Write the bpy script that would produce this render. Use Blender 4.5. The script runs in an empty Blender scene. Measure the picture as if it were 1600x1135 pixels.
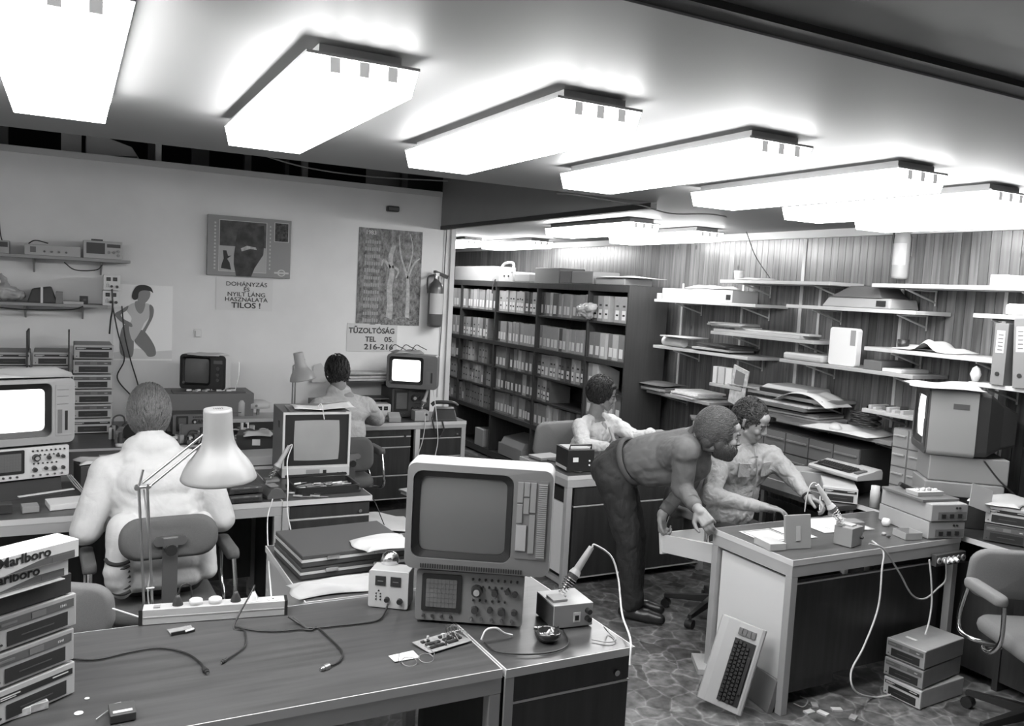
import bpy, bmesh, math, random
from mathutils import Vector, Matrix
import numpy as np
S = bpy.context.scene
COL = S.collection
PI = math.pi
R = math.radians
RND = random.Random(7)

# ------------------------------------------------------------ camera
FPX, YAW, PITCH, ROLL, CAMH = 1318.4, 0.484691, 0.0856659, -0.05236, 1.92
def _cam_axes():
    ca, sa, cb, sb = math.cos(YAW), math.sin(YAW), math.cos(PITCH), math.sin(PITCH)
    fwd = Vector((sa*cb, ca*cb, -sb)); right = Vector((ca, -sa, 0)); down = fwd.cross(right)
    cr, sr = math.cos(ROLL), math.sin(ROLL)
    return cr*right+sr*down, -sr*right+cr*down, fwd
CR, CD, CF = _cam_axes()
cam_data = bpy.data.cameras.new('camera')
cam_data.sensor_width = 36; cam_data.lens = FPX/1600*36; cam_data.clip_start = .05
cam = bpy.data.objects.new('camera', cam_data); COL.objects.link(cam)
cam.matrix_world = Matrix(((CR.x, -CD.x, -CF.x, 0), (CR.y, -CD.y, -CF.y, 0), (CR.z, -CD.z, -CF.z, CAMH), (0, 0, 0, 1)))
S.camera = cam
# ------------------------------------------------------------ exposure, world
S.view_settings.view_transform = 'Standard'; S.view_settings.look = 'None'
S.view_settings.gamma = 1; S.view_settings.use_curve_mapping = False
S.view_settings.exposure = 1.42
W = bpy.data.worlds.new('world'); S.world = W; W.use_nodes = True
W.node_tree.nodes['Background'].inputs[0].default_value = (.5, .5, .5, 1)
W.node_tree.nodes['Background'].inputs[1].default_value = 0.15
LAMP_W = 7.0          # strength of the fluorescent diffusers

# ------------------------------------------------------------ pixel -> point on a real plane (surveying the photograph)
def ray(x, y): return ((x-800)/FPX)*CR+((y-567.5)/FPX)*CD+CF
def at(x, y, Z=None, X=None, Y=None):
    d = ray(x, y)
    t = X/d.x if X is not None else Y/d.y if Y is not None else (Z-CAMH)/d.z
    return Vector((d.x*t, d.y*t, CAMH+d.z*t))
def zat(p, py):     # height above point p (x,y) seen at image row py
    best = None
    lo, hi = -1., 3.5
    for _ in range(40):
        m = (lo+hi)/2; q = Vector((p[0], p[1], m-CAMH))
        yy = 567.5+FPX*q.dot(CD)/q.dot(CF)
        if yy > py: lo = m
        else: hi = m
    return lo
def front(pl, pr, Z, top=None):
    """bottom front corners in the photo, resting at height Z -> location, turn, width, height"""
    a = at(*pl, Z=Z); b = at(*pr, Z=Z)
    h = zat(a, top)-Z if top is not None else None
    return a, math.atan2(b.y-a.y, b.x-a.x), (b-a).length, h

# ------------------------------------------------------------ materials
_M = {}
def G(v, rough=.55, metal=0., n=0., ns=40., bump=0., bs=120., key=None, emit=None, spec=None, coat=0., alpha=None, stretch=None):
    k = key or (round(v, 4), rough, metal, n, ns, bump, bs, emit, spec, coat, alpha, stretch)
    if k in _M: return _M[k]
    m = bpy.data.materials.new('grey_%03d' % int(v*1000)); m.use_nodes = True
    nt = m.node_tree; b = nt.nodes['Principled BSDF']
    b.inputs['Base Color'].default_value = (v, v, v, 1); b.inputs['Roughness'].default_value = rough
    b.inputs['Metallic'].default_value = metal
    if spec is not None: b.inputs['Specular IOR Level'].default_value = spec
    if coat: b.inputs['Coat Weight'].default_value = coat; b.inputs['Coat Roughness'].default_value = .12
    if alpha is not None: b.inputs['Alpha'].default_value = alpha
    if emit: b.inputs['Emission Color'].default_value = (1, 1, 1, 1); b.inputs['Emission Strength'].default_value = emit
    if n or bump:
        tc = nt.nodes.new('ShaderNodeTexCoord'); mp = nt.nodes.new('ShaderNodeMapping'); nt.links.new(tc.outputs['Object'], mp.inputs[0])
        if stretch: mp.inputs['Scale'].default_value = stretch
    if n:
        t = nt.nodes.new('ShaderNodeTexNoise'); t.inputs['Scale'].default_value = ns; t.inputs['Detail'].default_value = 4
        nt.links.new(mp.outputs[0], t.inputs['Vector'])
        r = nt.nodes.new('ShaderNodeMapRange'); r.inputs['From Min'].default_value = .3; r.inputs['From Max'].default_value = .7
        r.inputs['To Min'].default_value = v*(1-n); r.inputs['To Max'].default_value = v*(1+n)
        nt.links.new(t.outputs['Fac'], r.inputs['Value']); nt.links.new(r.outputs[0], b.inputs['Base Color'])
    if bump:
        t = nt.nodes.new('ShaderNodeTexNoise'); t.inputs['Scale'].default_value = bs; t.inputs['Detail'].default_value = 3
        nt.links.new(mp.outputs[0], t.inputs['Vector'])
        bp = nt.nodes.new('ShaderNodeBump'); bp.inputs['Strength'].default_value = bump; bp.inputs['Distance'].default_value = .01
        nt.links.new(t.outputs['Fac'], bp.inputs['Height']); nt.links.new(bp.outputs[0], b.inputs['Normal'])
    _M[k] = m; return m

# ------------------------------------------------------------ mesh builder
def rrect(w, h, r, n=5, cx=0, cy=0):
    o = []
    r = min(r, w/2-1e-5, h/2-1e-5)
    for (sx, sy, a0) in ((1, 1, 0), (-1, 1, 90), (-1, -1, 180), (1, -1, 270)):
        for i in range(n+1):
            a = R(a0+90*i/n); o.append((cx+sx*(w/2-r)+r*math.cos(a), cy+sy*(h/2-r)+r*math.sin(a)))
    return o
def catmull(P, n=6):
    P = [Vector(p) for p in P]
    if len(P) < 3: return P
    Q = [P[0]*2-P[1]]+P+[P[-1]*2-P[-2]]; out = []
    for i in range(1, len(Q)-2):
        for k in range(n):
            t = k/n; a, b, c, d = Q[i-1], Q[i], Q[i+1], Q[i+2]
            out.append(.5*((2*b)+(c-a)*t+(2*a-5*b+4*c-d)*t*t+(3*b-a-3*c+d)*t**3))
    out.append(P[-1]); return out
class MB:
    def __init__(s): s.v = []; s.f = []; s.mi = []; s.m = Matrix.Identity(4); s.i = 0; s.sm = []
    def T(s, loc=(0, 0, 0), rz=0, rx=0, ry=0):
        s.m = Matrix.Translation(Vector(loc)) @ Matrix.Rotation(rz, 4, 'Z') @ Matrix.Rotation(ry, 4, 'Y') @ Matrix.Rotation(rx, 4, 'X'); return s
    def M(s, m): s.m = m; return s
    def add(s, vs, fs, sm=False):
        n = len(s.v)
        s.v += [tuple(s.m @ Vector(p)) for p in vs]; s.f += [tuple(n+i for i in f) for f in fs]
        s.mi += [s.i]*len(fs); s.sm += [sm]*len(fs); return s
    def box(s, x0, x1, y0, y1, z0, z1):
        return s.add([(x, y, z) for z in (z0, z1) for y in (y0, y1) for x in (x0, x1)],
                     [(0, 2, 3, 1), (4, 5, 7, 6), (0, 1, 5, 4), (2, 6, 7, 3), (0, 4, 6, 2), (1, 3, 7, 5)])
    def frus(s, b, t):   # two lists of 4 corners (bottom, top), counter-clockwise from above
        return s.add(list(b)+list(t), [(3, 2, 1, 0), (4, 5, 6, 7), (0, 1, 5, 4), (1, 2, 6, 5), (2, 3, 7, 6), (3, 0, 4, 7)])
    def prism(s, pts, z0, z1, scale=1., sm=False):
        n = len(pts); cx = sum(p[0] for p in pts)/n; cy = sum(p[1] for p in pts)/n
        top = [(cx+(p[0]-cx)*scale, cy+(p[1]-cy)*scale, z1) for p in pts]
        s.add([(p[0], p[1], z0) for p in pts]+top, [tuple(range(n))[::-1], tuple(range(n, 2*n))])
        k = len(s.v)-2*n
        for i in range(n):
            j = (i+1) % n; s.f.append((k+i, k+j, k+n+j, k+n+i)); s.mi.append(s.i); s.sm.append(sm)
        return s
    def xz(s, pts, y0, y1, **k):   # outline in x,z, extruded along y
        o = s.m; s.m = o @ Matrix(((1, 0, 0, 0), (0, 0, 1, 0), (0, 1, 0, 0), (0, 0, 0, 1))); s.prism(pts[::-1], y0, y1, **k); s.m = o; return s
    def yz(s, pts, x0, x1, **k):   # outline in y,z, extruded along x
        o = s.m; s.m = o @ Matrix(((0, 0, 1, 0), (1, 0, 0, 0), (0, 1, 0, 0), (0, 0, 0, 1))); s.prism(pts, x0, x1, **k); s.m = o; return s
    def loft(s, rings, cap=True, sm=True):
        n = len(rings[0]); vs = [p for r_ in rings for p in r_]; fs = []
        for a in range(len(rings)-1):
            for i in range(n):
                j = (i+1) % n; fs.append((a*n+i, a*n+j, (a+1)*n+j, (a+1)*n+i))
        s.add(vs, fs, sm)
        if cap: s.add(rings[0], [tuple(range(n))[::-1]]); s.add(rings[-1], [tuple(range(n))])
        return s
    def lathe(s, prof, n=24, sm=True, cap=True):
        rings = [[(r*math.cos(2*PI*i/n), r*math.sin(2*PI*i/n), z) for i in range(n)] for r, z in prof]
        return s.loft(rings, cap, sm)
    def cyl(s, a, b, r, r2=None, n=12):
        a = Vector(a); b = Vector(b); r2 = r if r2 is None else r2; d = (b-a).normalized(); u = d.orthogonal().normalized(); w = d.cross(u)
        return s.loft([[tuple(c+q*(u*math.cos(2*PI*i/n)+w*math.sin(2*PI*i/n))) for i in range(n)] for c, q in ((a, r), (b, r2))])
    def tube(s, P, r, n=8, smooth=6, r2=None):
        P = catmull(P, smooth) if smooth else [Vector(p) for p in P]; rings = []
        d = (P[1]-P[0]).normalized(); u = d.orthogonal().normalized()
        for i, p in enumerate(P):
            d = (P[min(i+1, len(P)-1)]-P[max(i-1, 0)]).normalized(); u = (u-d*u.dot(d)).normalized(); w = d.cross(u)
            q = r if r2 is None else r+(r2-r)*i/(len(P)-1)
            rings.append([tuple(p+q*(u*math.cos(2*PI*k/n)+w*math.sin(2*PI*k/n))) for k in range(n)])
        return s.loft(rings)
    def ball(s, c, r, n=16, k=10):
        if not isinstance(r, (tuple, list)): r = (r, r, r)
        rings = [[(c[0]+r[0]*math.sin(PI*j/k)*math.cos(2*PI*i/n), c[1]+r[1]*math.sin(PI*j/k)*math.sin(2*PI*i/n), c[2]-r[2]*math.cos(PI*j/k)) for i in range(n)] for j in range(1, k)]
        s.loft(rings, False)
        s.add([(c[0], c[1], c[2]-r[2])]+rings[0], [(0, i+1, (i+1) % n+1)[::-1] for i in range(n)], True)
        s.add([(c[0], c[1], c[2]+r[2])]+rings[-1], [(0, i+1, (i+1) % n+1) for i in range(n)], True); return s
    def sheet(s, f, nu, nv, t=.0012):   # a crumpled or curved sheet with real thickness; f(u,v)->(x,y,z)
        top = [tuple(f(i/nu, j/nv)) for j in range(nv+1) for i in range(nu+1)]; k = len(top); w = nu+1
        bot = [(x, y, z-t) for x, y, z in top]; fs = []
        for j in range(nv):
            for i in range(nu):
                a = j*w+i; fs.append((a, a+1, a+w+1, a+w)); fs.append((k+a, k+a+w, k+a+w+1, k+a+1))
        bd = [i for i in range(w)]+[j*w+nu for j in range(1, nv+1)]+[nv*w+i for i in range(nu-1, -1, -1)]+[j*w for j in range(nv-1, 0, -1)]
        for i in range(len(bd)):
            a, b = bd[i], bd[(i+1) % len(bd)]; fs.append((a, k+a, k+b, b))
        return s.add(top+bot, fs, True)
    def mesh(s, name, mats):
        me = bpy.data.meshes.new(name); me.from_pydata(s.v, [], s.f)
        for m in (mats if isinstance(mats, (list, tuple)) else [mats]): me.materials.append(m)
        me.polygons.foreach_set('material_index', s.mi); me.polygons.foreach_set('use_smooth', s.sm)
        bm = bmesh.new(); bm.from_mesh(me); bmesh.ops.recalc_face_normals(bm, faces=bm.faces); bm.to_mesh(me); bm.free()
        me.update(); return me
    def build(s, name, mats, parent=None, bev=0, seg=2):
        o = bpy.data.objects.new(name, s.mesh(name, mats)); COL.objects.link(o)
        if parent: o.parent = parent
        if bev:
            b = o.modifiers.new('edge', 'BEVEL'); b.width = bev; b.segments = seg; b.limit_method = 'ANGLE'; b.angle_limit = R(40)
        return o
def tag(o, label=None, cat=None, group=None, kind=None):
    if label: o['label'] = label
    if cat: o['category'] = cat
    if group: o['group'] = group
    if kind: o['kind'] = kind
    return o
def thing(name, label, cat, loc=(0, 0, 0), rz=0, group=None, rx=0, ry=0):
    o = bpy.data.objects.new(name, None); COL.objects.link(o); o.empty_display_size = .05
    o.location = Vector(loc); o.rotation_euler = (rx, ry, rz); return tag(o, label, cat, group)
def one(name, label, cat, mb, mat, loc=(0, 0, 0), rz=0, group=None, bev=0, rx=0, ry=0, seg=2):
    o = mb.build(name, mat, None, bev, seg); o.location = Vector(loc); o.rotation_euler = (rx, ry, rz); return tag(o, label, cat, group)
def struct(name, mb, mat, bev=0): o = mb.build(name, mat, None, bev); o['kind'] = 'structure'; return o
def dup(o, loc, rz, label, parent=None, group=None):
    c = o.copy(); COL.objects.link(c); c.parent = parent
    if loc is not None: c.location = Vector(loc); c.rotation_euler = (0, 0, rz)
    if label: c['label'] = label
    if group: c['group'] = group
    for ch in list(o.children): dup(ch, None, 0, None, c)
    return c
_font = None
def text(s, size, mat, name='lettering', parent=None, loc=(0, 0, 0), rot=(0, 0, 0), depth=.0006, align='LEFT', bold=0., sx=1., shear=0., space=1.):
    cu = bpy.data.curves.new(name, 'FONT'); cu.body = s; cu.size = size; cu.extrude = depth; cu.align_x = align; cu.offset = bold
    cu.shear = shear; cu.space_character = space; cu.resolution_u = 3
    o = bpy.data.objects.new(name, cu); COL.objects.link(o)
    me = bpy.data.meshes.new_from_object(o.evaluated_get(bpy.context.evaluated_depsgraph_get()))
    bpy.data.objects.remove(o); me.materials.clear(); me.materials.append(mat)
    for v in me.vertices: v.co.x *= sx
    o = bpy.data.objects.new(name, me); COL.objects.link(o); o.location = loc; o.rotation_euler = rot
    if parent: o.parent = parent
    return o
def text_into(mb, s, size, m, sx=1., bold=0., depth=.0006, align='LEFT'):   # letters added to a builder, in the plane of matrix m
    cu = bpy.data.curves.new('t', 'FONT'); cu.body = s; cu.size = size; cu.extrude = depth; cu.align_x = align; cu.offset = bold; cu.resolution_u = 3
    o = bpy.data.objects.new('t', cu); COL.objects.link(o)
    me = bpy.data.meshes.new_from_object(o.evaluated_get(bpy.context.evaluated_depsgraph_get())); bpy.data.objects.remove(o)
    old = mb.m; mb.m = m; mb.add([(v.co.x*sx, v.co.y, v.co.z) for v in me.vertices], [tuple(p.vertices) for p in me.polygons]); mb.m = old
    return mb
# common greys
WHITE = G(.75, .5); PAPER = G(.78, .85); CREAM = G(.5, .45, n=.05, ns=6); LGREY = G(.38, .5); MGREY = G(.2, .5); DGREY = G(.07, .5); BLACK = G(.018, .4)
RUBBER = G(.02, .6); CHROME = G(.6, .18, 1.); STEEL = G(.45, .35, 1.); ALU = G(.5, .45, .6); TIN = G(.5, .4, .3)
GLASSK = G(.03, .08, spec=.8); LED = G(.5, .3)
CARD = G(.28, .8, n=.12, ns=20)
# ============================================================ SETTING
ZC, XW, YA = 2.47, 4.8, 7.2           # ceiling height, wooden wall, painted wall
def mat_floor():
    m = bpy.data.materials.new('stone_pattern_lino'); m.use_nodes = True; nt = m.node_tree; b = nt.nodes['Principled BSDF']; L = nt.links.new
    tc = nt.nodes.new('ShaderNodeTexCoord'); no = nt.nodes.new('ShaderNodeTexNoise'); no.inputs['Scale'].default_value = 5
    mx = nt.nodes.new('ShaderNodeMixRGB'); mx.inputs[0].default_value = .12; L(tc.outputs['Object'], no.inputs[0]); L(tc.outputs['Object'], mx.inputs[1]); L(no.outputs['Color'], mx.inputs[2])
    v = nt.nodes.new('ShaderNodeTexVoronoi'); v.feature = 'DISTANCE_TO_EDGE'; v.inputs['Scale'].default_value = 9; L(mx.outputs[0], v.inputs['Vector'])
    v2 = nt.nodes.new('ShaderNodeTexVoronoi'); v2.inputs['Scale'].default_value = 9; L(mx.outputs[0], v2.inputs['Vector'])
    n2 = nt.nodes.new('ShaderNodeTexNoise'); n2.inputs['Scale'].default_value = 18; n2.inputs['Detail'].default_value = 6; L(tc.outputs['Object'], n2.inputs[0])
    r = nt.nodes.new('ShaderNodeMapRange'); r.inputs['From Max'].default_value = .07; r.inputs['To Min'].default_value = .23; r.inputs['To Max'].default_value = .13; L(v.outputs['Distance'], r.inputs['Value'])
    bw = nt.nodes.new('ShaderNodeSeparateColor'); L(v2.outputs['Color'], bw.inputs[0])
    a = nt.nodes.new('ShaderNodeMath'); a.operation = 'MULTIPLY_ADD'; L(bw.outputs[0], a.inputs[0]); a.inputs[1].default_value = .7; a.inputs[2].default_value = .45
    c = nt.nodes.new('ShaderNodeMath'); c.operation = 'MULTIPLY'; L(r.outputs[0], c.inputs[0]); L(a.outputs[0], c.inputs[1])
    e = nt.nodes.new('ShaderNodeMapRange'); e.inputs['From Min'].default_value = .3; e.inputs['From Max'].default_value = .7; e.inputs['To Min'].default_value = .45; e.inputs['To Max'].default_value = 1.5; L(n2.outputs['Fac'], e.inputs['Value'])
    d = nt.nodes.new('ShaderNodeMath'); d.operation = 'MULTIPLY'; L(c.outputs[0], d.inputs[0]); L(e.outputs[0], d.inputs[1]); L(d.outputs[0], b.inputs['Base Color'])
    b.inputs['Roughness'].default_value = .35; return m
def mat_planks():
    m = bpy.data.materials.new('varnished_plank_wall'); m.use_nodes = True; nt = m.node_tree; b = nt.nodes['Principled BSDF']; L = nt.links.new
    at_ = nt.nodes.new('ShaderNodeAttribute'); at_.attribute_name = 'tone'; at_.attribute_type = 'GEOMETRY'
    tc = nt.nodes.new('ShaderNodeTexCoord'); mp = nt.nodes.new('ShaderNodeMapping'); mp.inputs['Scale'].default_value = (20, 20, .9); L(tc.outputs['Object'], mp.inputs[0])
    off = nt.nodes.new('ShaderNodeVectorMath'); off.operation = 'MULTIPLY_ADD'; L(at_.outputs['Color'], off.inputs[0]); off.inputs[1].default_value = (0, 0, 9); L(mp.outputs[0], off.inputs[2])
    n = nt.nodes.new('ShaderNodeTexNoise'); n.inputs['Scale'].default_value = 2.2; n.inputs['Detail'].default_value = 5; L(off.outputs[0], n.inputs['Vector'])
    r = nt.nodes.new('ShaderNodeMapRange'); r.inputs['From Min'].default_value = .3; r.inputs['From Max'].default_value = .7; r.inputs['To Min'].default_value = .55; r.inputs['To Max'].default_value = 1.35; L(n.outputs['Fac'], r.inputs['Value'])
    sp = nt.nodes.new('ShaderNodeSeparateColor'); L(at_.outputs['Color'], sp.inputs[0])
    a = nt.nodes.new('ShaderNodeMath'); a.operation = 'MULTIPLY'; L(sp.outputs[0], a.inputs[0]); L(r.outputs[0], a.inputs[1]); L(a.outputs[0], b.inputs['Base Color'])
    kn = nt.nodes.new('ShaderNodeTexVoronoi'); kn.inputs['Scale'].default_value = 2.; mk = nt.nodes.new('ShaderNodeMapping'); mk.inputs['Scale'].default_value = (3, 3, 1.6); L(tc.outputs['Object'], mk.inputs[0]); L(mk.outputs[0], kn.inputs['Vector'])
    kr = nt.nodes.new('ShaderNodeMapRange'); kr.inputs['From Min'].default_value = .05; kr.inputs['From Max'].default_value = .1; kr.inputs['To Min'].default_value = .3; L(kn.outputs['Distance'], kr.inputs['Value'])
    k2 = nt.nodes.new('ShaderNodeMath'); k2.operation = 'MULTIPLY'; L(a.outputs[0], k2.inputs[0]); L(kr.outputs[0], k2.inputs[1]); L(k2.outputs[0], b.inputs['Base Color'])
    b.inputs['Roughness'].default_value = .32; b.inputs['Coat Weight'].default_value = .25; b.inputs['Coat Roughness'].default_value = .2
    return m
MPL = mat_planks()
PAINT = G(.77, .6, n=.04, ns=3, bump=.05, bs=200)
CEILP = G(.18, .55, n=.03, ns=2)
struct('floor', MB().box(-2.6, 6, -1.6, 12.5, -.1, 0), mat_floor())
# ceiling: one slab level around the shop, open above the painted partition
mb = MB().box(-2.6, XW+.3, 1.36, 4.02, ZC, ZC+.14).box(3.02, XW+.3, 4.02, 12.3, ZC, ZC+.14)
struct('ceiling', mb, CEILP)
struct('trim_1', MB().box(-2.6, XW+.3, 1.30, 1.36, ZC+.005, ZC+.12), G(.015, .5))       # dark gap strip at the slab's edge
struct('ceiling_panel', MB().box(-2.6, XW+.3, -1.6, 1.30, ZC+.02, ZC+.16), G(.10, .28, n=.3, ns=2))  # shade where no lamps hang is put into its darker base colour
struct('wall_back', MB().box(-2.6, 3.12, YA, YA+.12, 0, 2.74), PAINT)
struct('trim_2', MB().box(-2.6, 3.14, YA-.025, YA+.14, 2.73, 2.775), G(.6, .5))          # capping rail on the partition
mb = MB().box(3.085, 3.13, YA-.03, YA+.15, 0, 2.85).box(3.02, 3.032, YA-.008, YA, .9, 2.5); struct('trim_3', mb, G(.6, .5), .002)
struct('trim_4', MB().box(2.98, 3.016, 4.02, YA-.02, ZC-.0, ZC+.62), G(.22, .5, n=.05, ns=3))  # fascia above the slab edge
struct('trim_5', MB().box(2.975, 3.019, 4.03, YA-.02, ZC-.035, ZC-.002), G(.02, .5))
struct('wall_left', MB().box(-2.6, -2.5, -1.6, 12.5, 0, 3.6), PAINT)
struct('wall_near', MB().box(-2.6, 5.1, -1.7, -1.6, 0, 2.7), PAINT)
# wooden wall: individual boards
def planks(name, a, b, z1, fixed, axis, seed, w=.062):
    rn = random.Random(seed); mb = MB(); tones = []
    n = int(round((b-a)/w)); w = (b-a)/n
    for i in range(n):
        t = .118*rn.uniform(.75, 1.3)
        c0, c1 = a+i*w+.0015, a+(i+1)*w-.0015; d = .004
        if axis == 'y': mb.frus([(fixed, c0, 0), (fixed+.03, c0-.001, 0), (fixed+.03, c1+.001, 0), (fixed, c1, 0)][::-1], [(fixed, c0, z1), (fixed+.03, c0-.001, z1), (fixed+.03, c1+.001, z1), (fixed, c1, z1)][::-1])
        else: mb.box(c0, c1, fixed, fixed+.03, 0, z1)
        tones += [t]*6
    if axis == 'y': mb.box(fixed+.02, fixed+.2, a, b, 0, z1)
    else: mb.box(a, b, fixed+.02, fixed+.2, 0, z1)
    tones += [.03]*6
    o = struct(name, mb, MPL); at_ = o.data.color_attributes.new('tone', 'FLOAT_COLOR', 'CORNER')
    k = 0
    for p in o.data.polygons:
        for li in p.loop_indices: at_.data[li].color = (tones[p.index],)*3+(1,)
    return o
planks('wall_right', -1.5, 12.2, ZC+.1, XW, 'y', 3)
planks('wall_far', 3.1, XW, ZC+.1, 11.2, 'x', 5)
struct('trim_6', MB().box(XW-.03, XW, -1.5, 11.2, ZC-.055, ZC), G(.6, .5))               # light moulding under the ceiling
# upper storage level behind the partition
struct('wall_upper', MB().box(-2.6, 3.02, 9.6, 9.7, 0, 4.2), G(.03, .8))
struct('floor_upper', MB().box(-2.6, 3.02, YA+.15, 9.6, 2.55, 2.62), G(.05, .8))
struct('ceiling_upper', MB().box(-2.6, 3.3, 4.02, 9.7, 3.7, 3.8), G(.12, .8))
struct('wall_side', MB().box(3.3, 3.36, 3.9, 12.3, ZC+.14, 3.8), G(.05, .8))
for i, (px, wpx, g, Yp) in enumerate(((247, 7, .85, 7.5), (237, 10, .12, 7.9), (312, 22, .14, 8.2), (386, 9, .16, 8.0), (475, 8, .3, 7.7), (447, 6, .1, 8.3), (630, 9, .2, 7.9), (4, 12, .2, 7.7))):
    p = at(px, 235+px*.11, Y=Yp)
    w = wpx*Yp/1318*1.1
    one('storage_post', ('thin white upright post above the partition beside the covered machine', 'dark upright post just beside the white one above the partition', 'broad grey upright post above the partition behind the notice board',
        'narrow grey upright post above the board with the brown poster', 'pale upright post above the blank part of the painted partition', 'dark slim upright post just left of the pale one above the partition', 'grey upright post near the corner end of the raised storage', 'grey post at the outer end of the raised storage, by the picture edge')[i],
        'post', MB().box(-w/2, w/2, -.03, .03, 0, 3.7-2.62), G(g, .6), (p.x, Yp, 2.62))
_p, _q = at(134, 240, Y=7.5), at(222, 250, Y=7.5); _w = _q.x-_p.x
t = thing('covered_machine', 'grey covered machine standing on the storage level above the partition', 'machine', (_p.x, 7.42, 2.6205))
MB().xz([(0, 0), (_w, 0), (_w*.98, .16), (_w*.8, .27), (_w*.2, .34), (0, .33)][::-1], 0, .4).build('case', G(.6, .6), t, .008); MB().xz([(0, .16), (_w*.9, .19), (_w*.9, .20), (0, .17)][::-1], -.004, -.0005).build('case_seam', G(.1, .6), t)
one('storage_sheet', 'pale panel left of the covered machine on the storage level', 'panel', MB().box(0, .14, 0, .02, 0, .4), G(.6, .6), (_p.x-.17, 7.5, 2.6205))
# ------------------------------------------------------------ fluorescent ceiling lamps
DIFF = bpy.data.materials.new('lamp_diffuser'); DIFF.use_nodes = True
_b = DIFF.node_tree.nodes['Principled BSDF']; _b.inputs['Base Color'].default_value = (.8, .8, .8, 1)
_b.inputs['Emission Color'].default_value = (1, 1, 1, 1); _b.inputs['Emission Strength'].default_value = LAMP_W
DIFS = DIFF.copy(); DIFS.node_tree.nodes['Principled BSDF'].inputs['Emission Strength'].default_value = LAMP_W*1.65
def make_lamp():
    t = thing('fluorescent_ceiling_lamp', '', 'ceiling lamp')
    w, l, h = .135, .58, .062
    mb = MB().frus([(-w+.012, -l+.012, 0), (w-.012, -l+.012, 0), (w-.012, l-.012, 0), (-w+.012, l-.012, 0)], [(-w, -l, h), (w, -l, h), (w, l, h), (-w, l, h)]); mb.mi = [0, 1, 1, 1, 1, 1]; mb.build('diffuser', [DIFF, DIFS], t)
    mb = MB().box(-w-.003, w+.003, -l-.003, l+.003, h+.001, h+.008).box(-w*.75, w*.75, -l+.03, l-.03, h+.008, h+.034); mb.build('mounting_tray', G(.3, .5), t)
    for k in (-1, 0, 1): MB().box(k*.07-.012, k*.07+.012, -l-.0018, -l+.004, .028, h).build('end_slot', G(.4, .6, emit=.12), t)
    return t
lampx = [(-.03, 2.42), (.61, 2.56), (1.28, 2.57), (2.02, 2.64), (2.79, 2.70), (3.50, 2.81), (4.12, 2.87)]
lab = ['fluorescent ceiling lamp cut by the top corner beside the window-less wall', 'fluorescent ceiling lamp second in the long row, above the notice board', 'fluorescent ceiling lamp third in the long row, above the calendar wall',
       'middle fluorescent ceiling lamp, fourth of the seven in the long row', 'fluorescent ceiling lamp fifth in the long row, partly over the next one', 'fluorescent ceiling lamp sixth in the long row, running out of the picture', 'seventh fluorescent ceiling lamp, closest to the plank wall']
lab[0] = 'first fluorescent ceiling lamp of the long row, cut by the top corner of the picture'
ZL = ZC-.097
L0 = make_lamp(); L0.location = (*lampx[0], ZL); L0['label'] = lab[0]; L0['group'] = 'fluorescent lamps in the long row'
for i in range(1, 7): dup(L0, (*lampx[i], ZL), 0, lab[i])
for _x in (-.72, -1.42): dup(L0, (_x, 2.4, ZL), 0, 'extra fluorescent ceiling lamp out of view, added to brighten the painted wall')  # two added lamps, never in view, put in to brighten the painted wall
far = [(3.62, 5.3), (4.18, 5.55), (3.62, 8.0), (4.3, 8.0)]
far = [(3.55, 5.45), (4.27, 5.6), (3.85, 8.9), (4.28, 8.2)]
fl = ['nearest ceiling lamp of the inner bay, right under the dark beam', 'ceiling lamp of the inner bay next to the plank wall', 'farthest ceiling lamp, seen beside the end of the painted partition', 'deep ceiling lamp of the inner bay above the top of the file rack']
for p, l in zip(far, fl): dup(L0, (*p, ZL), 0, l, None, 'fluorescent lamps of the inner bay')
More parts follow.
